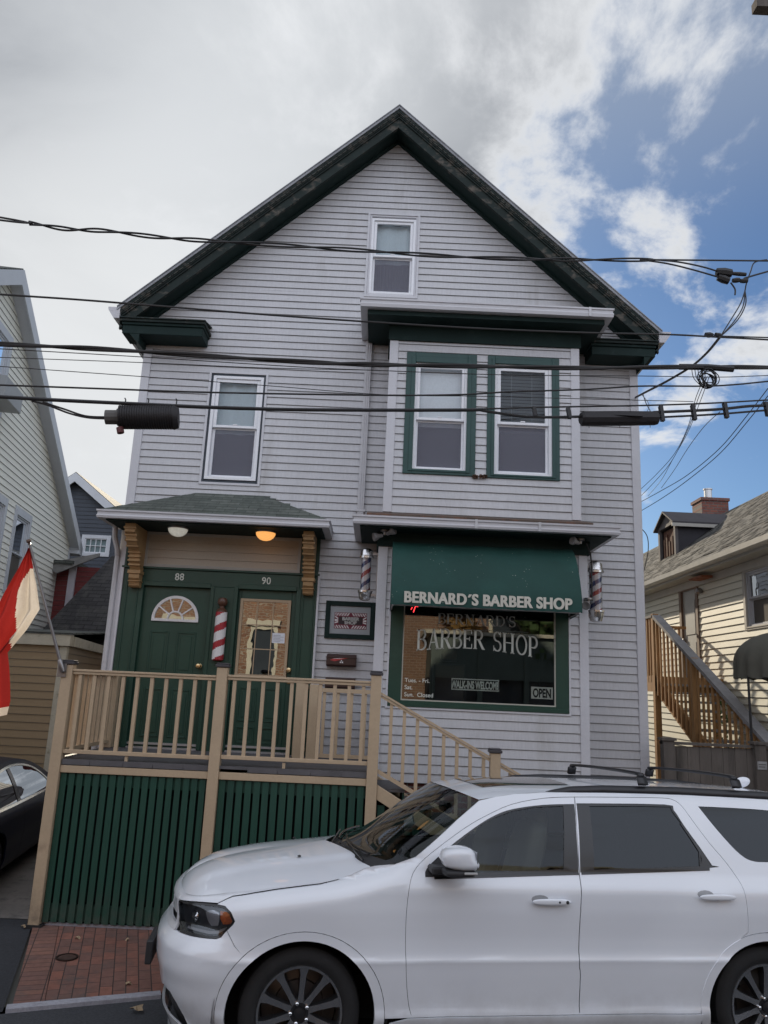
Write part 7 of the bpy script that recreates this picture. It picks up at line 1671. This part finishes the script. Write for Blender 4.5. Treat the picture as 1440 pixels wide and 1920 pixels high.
def grid_obj(name, v, f, m, parent, up_=True):
    bm = bmesh.new(); vs = [bm.verts.new(q) for q in v]
    for q in f:
        try: bm.faces.new([vs[i] for i in q])
        except ValueError: pass
    bmesh.ops.remove_doubles(bm, verts=bm.verts, dist=2e-5)
    bmesh.ops.recalc_face_normals(bm, faces=bm.faces)
    if up_ and sum(q.normal.z * q.calc_area() for q in bm.faces) < 0: bmesh.ops.reverse_faces(bm, faces=bm.faces)
    me = bpy.data.meshes.new(name); bm.to_mesh(me); bm.free(); me.materials.append(m)
    for p in me.polygons: p.use_smooth = True
    o = bpy.data.objects.new(name, me); col.objects.link(o); o.parent = parent; return o
grid_obj('bonnet_top', hv, hf, CW, hood)
mb = MB()
for (x_, y_) in ((-0.02, 0.52), (-0.02, 1.44)):
    mb.lathe([(0, 0), (.012, 0), (.014, .006), (0, .012)], (x_, y_, 1.225), n=10)
mb.build('washer_jet', BPL, hood, smooth=True)
# windscreen
def apil(v): # near A pillar inner edge in 3D
    s = _pl([(0, 0.60), (0.25, 0.74), (0.5, 0.90), (0.75, 1.05), (1, 1.22)], v); z = _pl([(0.60, 1.247), (0.74, 1.297), (0.90, 1.418), (1.05, 1.535), (1.22, 1.655)], s); return Vector(SP(s, z, -0.004))
def wsp(u, v):
    a = apil(v); b_ = Vector((a.x, 1.96 - a.y, a.z)); p = a.lerp(b_, u); k = 4 * u * (1 - u); k = k ** 0.8
    p.x -= k * (0.30 * (1 - v) + 0.15 * v); p.z += k * (0.02 * (1 - v) + 0.055 * v); return p
wv, wf = [], []; NU_, NW = 28, 16
for j in range(NW + 1):
    for i in range(NU_ + 1): wv.append(tuple(wsp(i / NU_, j / NW)))
for j in range(NW):
    for i in range(NU_): a = j * (NU_ + 1) + i; wf.append((a, a + 1, a + NU_ + 2, a + NU_ + 1))
ws = grid_obj('windscreen', wv, wf, SG0, SUV)
# black frit and cowl
fv, ff = [], []
for i in range(NU_ + 1):
    for q in (-0.10, 0.035):
        p = wsp(i / NU_, max(q, 0)); 
        if q < 0: p = wsp(i / NU_, 0) + Vector((-0.09, 0, -0.055))
        fv.append(tuple(p + Vector((-.002, 0, .003))))
for i in range(NU_): a = 2 * i; ff.append((a, a + 2, a + 3, a + 1))
grid_obj('cowl', fv, ff, BPL, SUV)
cv2, cf = [], []
for i in range(NU_ + 1):
    u = i / NU_; yy = SP(0.47, 1.2)[1]; y0 = SP(0.47, ztop(0.47) - .001)
    t = min(u, 1 - u) * 2; hx = y0[0] + (0.20 - y0[0]) * t ** 1.1; hz_ = y0[2] + (_pl(_HC, 0.2) - y0[2]) * (1 - (1 - t) ** 2.3); hy = y0[1] + (0.98 - y0[1]) * t; hy = hy if u <= .5 else 1.96 - hy
    cv2.append((hx - .01, hy, hz_ - 0.012)); q = wsp(u, 0) + Vector((-.085, 0, -.05)); cv2.append(tuple(q))
for i in range(NU_): a = 2 * i; cf.append((a, a + 2, a + 3, a + 1))
grid_obj('cowl', cv2, cf, BPL, SUV)
for u0_, u1_, xo in ((0.12, 0.55, 0), (0.50, 0.93, 0)):
    mb = MB(); mb.tube([wsp(u0_ + (u1_ - u0_) * k / 8, 0.03 + 0.09 * k / 8) + Vector((-.015, 0, .018)) for k in range(9)], 0.009, 6); mb.tube([wsp(u0_ - .02, 0) + Vector((-.06, 0, -.01)), wsp(u0_ + (u1_ - u0_) * .5, 0.05) + Vector((-.03, 0, .035))], 0.008, 6); mb.build('wiper', BTR, SUV, smooth=True)
# roof
rv, rf = [], []; NS, NC = 40, 24
ss_ = [1.22 + (4.15 - 1.22) * k / NS for k in range(NS + 1)]
def roofp(s, u):
    a = Vector(SP(s, zr(s), -0.001)); b_ = Vector((a.x, 1.96 - a.y, a.z)); p = a.lerp(b_, u); k = (4 * u * (1 - u)) ** 0.75
    fr_ = max(0, 1 - (s - 1.22) / 0.9); p.x -= 0.15 * k * fr_; p.z += k * 0.052 if s > 1.22 else k * .055; return p
for s in ss_:
    for i in range(NC + 1): rv.append(tuple(roofp(s, i / NC)))
for j in range(NS):
    for i in range(NC): a = j * (NC + 1) + i; rf.append((a, a + 1, a + NC + 2, a + NC + 1))
grid_obj('roof', rv, rf, CW, SUV)
sv, sf = [], []
for j in range(13):
    s = 1.40 + 0.62 * j / 12
    for i in range(13):
        u = 0.17 + 0.66 * i / 12; p = roofp(s, u); sv.append(tuple(p + Vector((0, 0, 0.004))))
for j in range(12):
    for i in range(12): a = j * 13 + i; sf.append((a, a + 1, a + 14, a + 13))
grid_obj('sunroof', sv, sf, mat('sunroof_glass', (0.02, 0.024, 0.028), 0.06, var=0, coat=1), SUV)
# tailgate closing the rear
tv, tf = [], []
for j in range(9):
    z = 0.36 + (1.66 - 0.36) * j / 8; s = _pl([(0.36, 4.90), (0.6, 4.95), (1.0, 4.95), (1.2, 4.75), (1.45, 4.45), (1.66, 4.15)], z); p = SP(s, z)
    for i in range(9): u = i / 8; tv.append((p[0] + 0.02 * 4 * u * (1 - u), p[1] + (1.96 - 2 * p[1]) * u, z))
for j in range(8):
    for i in range(8): a = j * 9 + i; tf.append((a, a + 1, a + 10, a + 9))
grid_obj('tailgate', tv, tf, CW, SUV)
# roof rails and cross bars
RB_ = mat('satin_black', (0.02, 0.02, 0.024), 0.38, var=.1)
def rsec(x, y0, w_, z0, z1): return [(x, y0 - w_, z0), (x, y0 + w_, z0), (x, y0 + w_ * .8, z1), (x, y0 - w_ * .8, z1)]
for mir in (0, 1):
    v, f = [], []; st = [(1.74, 0.006, .012), (1.82, .022, .022), (1.95, .042, .026), (2.2, .052, .026), (2.8, .054, .026), (3.5, .054, .026), (3.95, .045, .026), (4.1, .012, .02)]
    for x, h, w_ in st:
        p = roofp(x, 0.0); y0 = p.y + .028
        for q in rsec(x, y0, w_, p.z - .02, p.z + h): v.append((q[0], 1.96 - q[1] if mir else q[1], q[2]))
    for i in range(len(st) - 1):
        for k in range(4): a = i * 4; f.append((a + k, a + (k + 1) % 4, a + 4 + (k + 1) % 4, a + 4 + k))
    f += [(0, 1, 2, 3), (28, 29, 30, 31)]
    me = bpy.data.meshes.new('roof_rail'); me.from_pydata(v, [], f); me.materials.append(RB_); bm = bmesh.new(); bm.from_mesh(me); bmesh.ops.recalc_face_normals(bm, faces=bm.faces); bmesh.ops.bevel(bm, geom=bm.edges[:], offset=.006, segments=2, affect='EDGES'); bm.to_mesh(me); bm.free()
    for p in me.polygons: p.use_smooth = True
    o = bpy.data.objects.new('roof_rail', me); col.objects.link(o); o.parent = SUV
for x in (2.50, 3.26):
    pts = [(x, .285, 1.79), (x, .315, 1.845), (x, .37, 1.868), (x, .98, 1.876), (x, 1.59, 1.868), (x, 1.645, 1.845), (x, 1.675, 1.79)]
    v, f = [], []
    P3 = cr(pts, 4)
    for i, p in enumerate(P3):
        e = min(i, len(P3) - 1 - i); w_ = .040 if e < 5 else .023; h = .011 if e >= 5 else .012
        t = (P3[min(i + 1, len(P3) - 1)] - P3[max(i - 1, 0)]).normalized(); n_ = Vector((1, 0, 0)).cross(t).normalized()
        for dx, dn in ((-w_, -h), (w_, -h), (w_ * .8, h), (-w_ * .8, h)): v.append(tuple(p + Vector((dx, 0, 0)) + n_ * -dn))
    for i in range(len(P3) - 1):
        for k in range(4): a = i * 4; f.append((a + k, a + (k + 1) % 4, a + 4 + (k + 1) % 4, a + 4 + k))
    f += [(0, 1, 2, 3), tuple(len(v) - 4 + k for k in range(4))]
    o = grid_obj('cross_bar', v, f, RB_, SUV, up_=False)
def blob(name, c, r, m, parent, e1=0.6, e2=0.6, rot=None, nu=28, nv=16, fn=None):
    v, f = [], []
    def sg(a, p): return math.copysign(abs(a) ** p, a)
    for j in range(nv + 1):
        ph = -math.pi / 2 + math.pi * j / nv
        for i in range(nu):
            th = 2 * math.pi * i / nu; q = Vector((sg(math.cos(ph), e1) * sg(math.cos(th), e2) * r[0], sg(math.cos(ph), e1) * sg(math.sin(th), e2) * r[1], sg(math.sin(ph), e1) * r[2]))
            if fn: q = fn(q)
            if rot: q = rot @ q
            v.append(tuple(Vector(c) + q))
    for j in range(nv):
        for i in range(nu): i2 = (i + 1) % nu; f.append((j * nu + i, j * nu + i2, (j + 1) * nu + i2, (j + 1) * nu + i))
    return grid_obj(name, v, f, m, parent, up_=False)
blob('antenna_fin', (3.75, 0.98, 1.795), (.075, .022, .045), CW, SUV, 1, 1, fn=lambda q: q + Vector((q.z * .5, 0, 0)))
# mirrors
for mir in (0, 1):
    yy = -0.125 if not mir else 2.085; sgn = 1 if not mir else -1
    mh = blob('door_mirror', (0.975, yy, 1.325), (0.118, 0.105, 0.072), CW, SUV, .55, .55, fn=lambda q: Vector((q.x * (1 - .10 * (q.z / .072)) + (0.02 if q.z < 0 else 0), q.y * (1 - 0.25 * max(0, -q.x / .118)), q.z * (1 - .22 * max(0, -q.x / .118)) + .004)))
    blob('mirror_base', (0.985, yy - sgn * 0.0, 1.243), (0.105, 0.095, 0.022), BPL, mh, .5, .5)
    mb = MB(); mb.box(0.82, 0.98, min(yy + sgn * .05, yy + sgn * .20), max(yy + sgn * .05, yy + sgn * .20), 1.215, 1.262); mb.build('mirror_arm', BPL, mh, bevel=.012)
    mb = MB(); mb.box(1.088, 1.093, yy - .085, yy + .085, 1.275, 1.375); mb.build('mirror_glass', CHROME, mh)
    mb = MB(); mb.box(1.0, 1.086, yy - sgn * .101 - .004, yy - sgn * .101 + .004, 1.243, 1.258); mb.build('turn_signal', mat('clear_lens', (.45, .45, .45), .2), mh, bevel=.003)
# sail panel at the mirror foot
surf_obj('sail_panel', [panel2([(0.80, 1.184), (0.985, 1.192), (0.975, 1.34), (0.955, 1.35), (0.815, 1.235)])], BPL, D1s, sides=[False], off=0.004)
# door handles
for x0, x1, z, dp in ((1.52, 1.79, 1.050, D1s), (2.72, 2.985, 1.088, D2s)):
    xm = (x0 + x1) / 2; y = SP(xm, z)[1]
    surf_obj('handle_recess', [panel2([(xm - .075 + .06 * math.cos(a * .524) * (1.0), z + .012 + .026 * math.sin(a * .524)) for a in range(12)], gx=.03, gz=.02)], mat('recess_shadow', (.33, .34, .36), .35), dp, sides=[False], off=0.0015, flange=0) 
    hd = blob('door_handle', (xm, y - 0.026, z), ((x1 - x0) / 2, 0.013, 0.019), CW, dp, .7, .55)
    if x0 < 2:
        mb = MB(); mb.lathe([(0, 0), (.011, 0), (.011, .003), (0, .004)], (x1 - .03, y - .037, z), (0, -1, 0), 12); mb.lathe([(0, 0), (.007, 0), (.007, .003), (0, .004)], (x1 - .085, y - .037, z), (0, -1, 0), 12); mb.build('lock_cylinder', BPL, hd)
# headlights
for mir in ([False], [True]):
    h_ = surf_obj('headlight', [panel2(inset(hl, 0.003), gx=.04, gz=.03)], mat('headlight_housing', (0.020, 0.020, 0.024), 0.3, var=.3, vs=20), SUV, sides=mir, off=-0.030, flange=0.0)
    surf_obj('bezel', [panel2(inset(hl, 0.0), [inset(hl, 0.013)], gx=.04, gz=.03)], BTR, h_, sides=mir, off=0.001, flange=0.03)
    surf_obj('reflector', [panel2(smooth([(-0.677, 0.942), (-0.613, 0.958), (-0.553, 0.947), (-0.546, 0.907), (-0.556, 0.874), (-0.61, 0.866), (-0.647, 0.893)], n=3), gx=.03, gz=.02)], mat('lamp_silver', (.62, .64, .68), .22, .6), h_, sides=mir, off=-0.016, flange=.012)
    surf_obj('marker_lamp', [panel2([(-0.541, 0.961), (-0.484, 0.961), (-0.441, 0.919), (-0.457, 0.897), (-0.510, 0.888), (-0.536, 0.921)], gx=.02, gz=.02)], mat('amber_lens', (.62, .16, .03), .25, var=.25, vs=60), h_, sides=mir, off=-0.006, flange=.012)
    surf_obj('light_strip', [panel2([(-0.86, 0.825), (-0.62, 0.822), (-0.542, 0.832), (-0.485, 0.862), (-0.480, 0.875), (-0.545, 0.848), (-0.62, 0.836), (-0.86, 0.838)], gx=.03, gz=.02)], mat('light_guide', (.34, .35, .37), .3), h_, sides=mir, off=-0.012, flange=.01)
    surf_obj('lens', [panel2(inset(hl, 0.002), gx=.04, gz=.03)], glass('headlight_lens', (.93, .94, .96), .9, 0.0, .0, base=.02) if mir == [False] else bpy.data.materials['headlight_lens'], h_, sides=mir, off=-0.001, flange=0)
    p = Vector(SP(-0.80, 0.90, -0.03)); p.y = 1.96 - p.y if mir[0] else p.y
    mb = MB(); mb.lathe([(0.035, 0), (.035, .012), (.03, .016), (.026, .004), (.0, .014)], p, (-.75, -.66 if not mir[0] else .66, 0), 20, close=False); mb.build('projector', CHROME, h_, smooth=True)
# number plate bracket, seen edge-on (blank)
mb = MB(); mb.box(-1.045, -1.0, 0.78, 1.20, 0.47, 0.62); mb.build('plate_holder', BPL, SUV, bevel=.006)
# wheels
TY = mat('tyre_rubber', (0.014, 0.014, 0.015), 0.75, var=.2, vs=10, bump=.15, bs=60)
RIMD = mat('dark_alloy', (0.045, 0.046, 0.05), 0.32, 0.6, var=.1); RIMP = mat('polished_alloy', (0.42, 0.43, 0.45), 0.24, 0.9, var=.08)
def wheel(cx, mir, rT=0.387, rR=0.268, cz=0.378, par=SUV, spokes=10, yf=0.06, width=0.25, mirC=1.96, scale=1):
    sg = -1 if not mir else 1; y0 = yf if not mir else mirC - yf; ax = (0, sg, 0)   # outward axis
    o = (cx, y0, cz)
    wh = MB(); wh.lathe([(rR + .004, -width + .03), (rR + .03, -width), (rT - .03, -width), (rT - .005, -width + .03), (rT, -width * .75), (rT, -.05), (rT - .008, -.022), (rT - .035, -.002), (rT - .07, .006), (rR + .025, .002), (rR + .006, -.01), (rR + .004, -.02)], o, ax, 56, close=False)
    w_ = wh.build('wheel', RIMD, par, smooth=True); w_.data.materials.clear(); w_.data.materials.append(TY)
    # real wheel part = tyre + rim children
    w_.name = 'wheel'
    rm = MB(); rm.lathe([(rR + .006, -.008), (rR + .002, 0.0), (rR - .010, -.002), (rR - .014, -.02), (rR - .02, -.10), (rR - .03, -width + .04), (rR + .004, -width + .03)], o, ax, 56, close=False); rm_o = rm.build('rim', RIMP, w_, smooth=True)
    bd = MB(); bd.lathe([(0, -.13), (.16, -.13), (.165, -.15), (rR - .03, -.16), (rR - .03, -.17), (0, -.17)], o, ax, 36, close=False); bd.build('brake_disc', mat('disc_steel', (.16, .15, .15), .4, .7), w_, smooth=True)
    A = Vector(ax); U = Vector((1, 0, 0)); Wv = Vector((0, 0, 1)); O = Vector(o)
    sp = MB()
    for k in range(spokes):
        a = 2 * math.pi * k / spokes + math.pi / 2 - 0.06; d = U * math.cos(a) + Wv * math.sin(a); t = U * -math.sin(a) + Wv * math.cos(a)
        secs = [(0.045, .020, -.028, -.06), (0.12, .016, -.024, -.07), (rR - .05, .019, -.012, -.07), (rR - .008, .030, -.006, -.07)]
        for (r0, w0, f0, b0_), (r1, w1, f1, b1) in zip(secs, secs[1:]):
            q = lambda r, w__, dd: O + d * r + t * w__ + A * dd
            sp.use(RIMP); sp.face([q(r0, -w0, f0), q(r0, w0, f0), q(r1, w1, f1), q(r1, -w1, f1)])
            sp.use(RIMD); sp.face([q(r0, w0, f0), q(r0, w0 * 1.3, b0_), q(r1, w1 * 1.3, b1), q(r1, w1, f1)]); sp.face([q(r0, -w0 * 1.3, b0_), q(r0, -w0, f0), q(r1, -w1, f1), q(r1, -w1 * 1.3, b1)])
    sp.build('spokes', None, w_)
    hb = MB(); hb.use(RIMD); hb.lathe([(.085, -.06), (.080, -.034), (.055, -.026), (.034, -.03), (.033, -.02), (0, -.016)], o, ax, 28, close=False)
    hb.use(CHROME)
    for k in range(5):
        a = 2 * math.pi * k / 5 + math.pi / 2 + .31; c_ = O + (U * math.cos(a) + Wv * math.sin(a)) * .057; hb.lathe([(.012, -.035), (.011, -.012), (.006, -.008), (0, -.008)], c_, ax, 8, close=False)
    hb.build('hub', None, w_, smooth=True)
    return w_
for cx in (0.015, 3.225):
    for mir in (False, True): wheel(cx, mir)
mb = MB(); mb.box(-0.5, 4.1, 0.42, 1.54, 0.24, 0.50); mb.build('underbody', GAPM, SUV)
mb = MB(); mb.box(0.55, 2.66, 0.10, 1.86, 0.24, 0.42); mb.build('floor', GAPM, SUV)
# cabin
SEAT = mat('dark_seat', (0.16, 0.145, 0.125), 0.7, var=.15); CAB_ = mat('cabin_plastic', (0.05, 0.048, 0.046), .6)
def seat(x, y):
    blob('seat', (x, y, 0.86), (.26, .25, .11), SEAT, SUV, .5, .5)
    blob('seat', (x + .30, y, 1.15), (.09, .24, .36), SEAT, SUV, .5, .5, fn=lambda q: q + Vector((q.z * .28, 0, 0)))
    blob('headrest', (x + .43, y, 1.50), (.055, .13, .085), SEAT, SUV, .6, .6)
for x, y in ((1.32, .52), (1.32, 1.44), (2.28, .50), (2.28, 1.46), (3.1, .55), (3.1, 1.4)): seat(x, y)
mb = MB(); mb.prism([(0.50, .18, 1.10), (0.62, .18, 1.17), (0.95, .18, 1.15), (1.02, .18, 1.0), (0.98, .18, .75), (0.5, .18, .75)], (0, 1.60, 0)); mb.build('dashboard', CAB_, SUV, bevel=.02)
mb = MB(); c_ = Vector((1.10, .52, 1.08)); ax_ = Vector((1, 0, -.45)).normalized(); aa = ax_.orthogonal().normalized(); bb = ax_.cross(aa)
mb.tube([c_ + (aa * math.cos(k * .2618) + bb * math.sin(k * .2618)) * .18 for k in range(25)], .014, 8)
for k in (0, 8, 16): mb.tube([c_, c_ + (aa * math.cos(k * .2618) + bb * math.sin(k * .2618)) * .18], .016, 6)
mb.build('steering_wheel', BTR, SUV, smooth=True)
mb = MB(); mb.box(1.12, 1.18, .86, 1.10, 1.50, 1.58); mb.build('rear_view_mirror', BTR, SUV, bevel=.015)
mb = MB(); mb.box(0.62, 4.1, 0.14, 0.16, 0.5, 1.12); mb.build('door_card', CAB_, SUV); mb = MB(); mb.box(0.62, 4.1, 1.80, 1.82, 0.5, 1.12); mb.build('door_card', CAB_, SUV); mb = MB(); mb.box(0.6, 4.2, .162, 1.79, .5, .52); mb.build('cabin_floor', CAB_, SUV); mb = MB(); mb.box(0.48, 0.5, .3, 1.66, .5, 1.15); mb.build('bulkhead', CAB_, SUV)
for y0, y1 in ((.30, 1.66),):
    mb = MB(); mb.box(1.35, 4.0, .36, 1.60, 1.66, 1.675); mb.build('headliner', mat('headliner_grey', (.25, .24, .22), .9), SUV)
# ------------------------------------------------------------------ dark blue sedan in the driveway, tail towards the street
NB = bpy.data.materials.new('navy_paint'); NB.use_nodes = True; b = NB.node_tree.nodes['Principled BSDF']
b.inputs['Base Color'].default_value = (0.006, 0.008, 0.022, 1); b.inputs['Roughness'].default_value = 0.4; b.inputs['Specular IOR Level'].default_value = 0.12; b.inputs['Coat Weight'].default_value = 0.05; b.inputs['Coat Roughness'].default_value = 0.03
CAR = thing('parked_car', 'dark navy sedan parked in the driveway beside the tan sided addition', 'car', (-4.04, 9.04, -0.008), local=True)
a_ = R(8.3); CX = Vector((-math.sin(a_), math.cos(a_), 0)); CY = Vector((-math.cos(a_), -math.sin(a_), 0))
cm_ = Matrix((CX, CY, Vector((0, 0, 0.955)))).transposed().to_4x4(); cm_.translation = Vector((-4.04, 9.04, -0.008)); CAR.matrix_world = cm_
_ND = [(0.15, 0.10), (0.30, 0.03), (0.45, 0.015), (0.60, 0.0), (0.72, 0.008), (0.80, 0.02), (0.86, 0.045), (0.90, 0.075), (0.93, 0.095), (1.1, 0.165), (1.25, 0.24), (1.36, 0.31), (1.40, 0.36)]
def NP(s, z, off=0.0):
    e = max(0, -0.5 - s) ** 2 * 0.55 + max(0, s - 2.9) ** 2 * 0.55
    return (s, _pl(_ND, z) + e - off, z)
def wpy(p): return 1.80 - p
def car_side(name, parts, m, par, sides, off=0.0, flange=0.012):
    o = surf_obj(name, parts, m, par, sides=sides, off=off, PF=NP, flange=flange)
    for v in o.data.vertices: pass
    return o
topc = [(-1.0, 0.70), (-0.98, 0.88), (-0.80, 0.935), (-0.45, 0.955), (-0.15, 1.10), (0.15, 1.25), (0.45, 1.335), (0.85, 1.375), (1.25, 1.38), (1.65, 1.34), (2.05, 1.23), (2.45, 1.06), (2.70, 0.945), (3.1, 0.90), (3.45, 0.84), (3.62, 0.74), (3.66, 0.5)]
ar = lambda cx: [(cx + .37 * math.cos(R(a)), .33 + .37 * math.sin(R(a))) for a in range(-10, 191, 10)]
poly = smooth(topc, n=2)[:-2] + [(3.66, 0.5), (3.6, 0.22)] + [p for p in ar(2.80) if p[1] > .26] + [(2.40, .2), (0.40, .2)] + [p for p in ar(0.0) if p[1] > .26] + [(-0.45, .22), (-0.95, .25), (-1.0, .45)]
ndlo = smooth([(-0.30, 0.925), (0.9, 0.912), (2.30, 0.915), (2.42, 0.93), (2.10, 1.10), (1.75, 1.235), (1.3, 1.305), (0.85, 1.31), (0.40, 1.26), (0.05, 1.13)], n=3)
NG = glass('car_side_glass', (0.10, 0.11, 0.11), 1.0, 0.0, 0.02, base=0.18, wavs=4)
CT = mat('chrome_strip', (.72, .70, .62), .15, 1.0, var=.05)
for sd_ in (False, True):
    bo = surf_obj('body_side', [panel2(dedupe(poly), [ndlo])], NB, CAR, sides=[sd_], PF=NP)
    me = bo.data
    gl_ = surf_obj('window', [panel2(inset(ndlo, .002))], NG, CAR, sides=[sd_], PF=NP, off=-.006, flange=0)
    st_ = surf_obj('chrome_trim', [panel2(inset(ndlo, -.022), [inset(ndlo, .004)])], CT, CAR, sides=[sd_], PF=NP, off=.002)
    pl_ = surf_obj('door_pillar', [panel2([(0.86, .915), (0.98, .915), (0.93, 1.308), (0.82, 1.308)])], BTR, CAR, sides=[sd_], PF=NP, off=.001)
    sh_ = surf_obj('shut_line', [panel2([(0.925, .24), (0.935, .24), (0.935, .9), (0.925, .9)]), panel2([(-.05, .72), (-.04, .72), (-0.16, .90), (-.17, .90)])], GAPM, CAR, sides=[sd_], PF=NP, off=.0008, flange=0)
    if sd_:
        for o in (bo, gl_, st_, pl_, sh_):
            for v in o.data.vertices: v.co.y -= 0.16
v, f = [], []
tp = smooth(topc, n=3)[:-3]
for s, z in tp:
    y = NP(s, z)[1]
    for i in range(9):
        u = i / 8; v.append((s, y + (1.80 - 2 * y) * u, z + .035 * 4 * u * (1 - u)))
for j in range(len(tp) - 1):
    for i in range(8): a = j * 9 + i; f.append((a, a + 1, a + 10, a + 9))
sel = lambda lo, hi: [q for q in f if lo <= sum(v[i][0] for i in q) / 4 <= hi]
grid_obj('roof', v, sel(0.40, 1.72), NB, CAR); grid_obj('boot_lid', v, sel(-2, -0.45), NB, CAR); grid_obj('rear_window', v, sel(-0.45, 0.40), NG, CAR); grid_obj('windscreen', v, sel(1.72, 2.66), NG, CAR); grid_obj('bonnet', v, sel(2.66, 9), NB, CAR)
mb = MB(); mb.box(-0.96, 3.6, .14, 1.66, .2, .32); mb.build('underbody', GAPM, CAR)
mb = MB(); mb.box(-1.0, -.94, .3, 1.5, .3, .86); mb.build('rear_bumper', NB, CAR, bevel=.04); mb = MB(); mb.box(3.60, 3.66, .3, 1.5, .25, .72); mb.build('front_bumper', NB, CAR, bevel=.04)
for y_ in (.16, 1.34): mb = MB(); mb.box(-1.02, -.90, y_, y_ + .3, .66, .82); mb.build('tail_lamp', mat('tail_red', (.35, .02, .02), .2), CAR, bevel=.02)
for cx in (0.0, 2.80):
    for mir in (False, True): wheel(cx, mir, rT=.325, rR=.235, cz=.325, par=CAR, spokes=9, yf=.03, width=.22, mirC=1.80)
for x, y in ((.55, .5), (.55, 1.3), (1.55, .5), (1.55, 1.3)):
    blob('seat', (x, y, .62), (.25, .24, .1), SEAT, CAR, .5, .5); blob('seat', (x - .28, y, .9), (.08, .22, .3), SEAT, CAR, .5, .5)
for o in bpy.data.objects:
    if o.get('_loc'): del o['_loc']
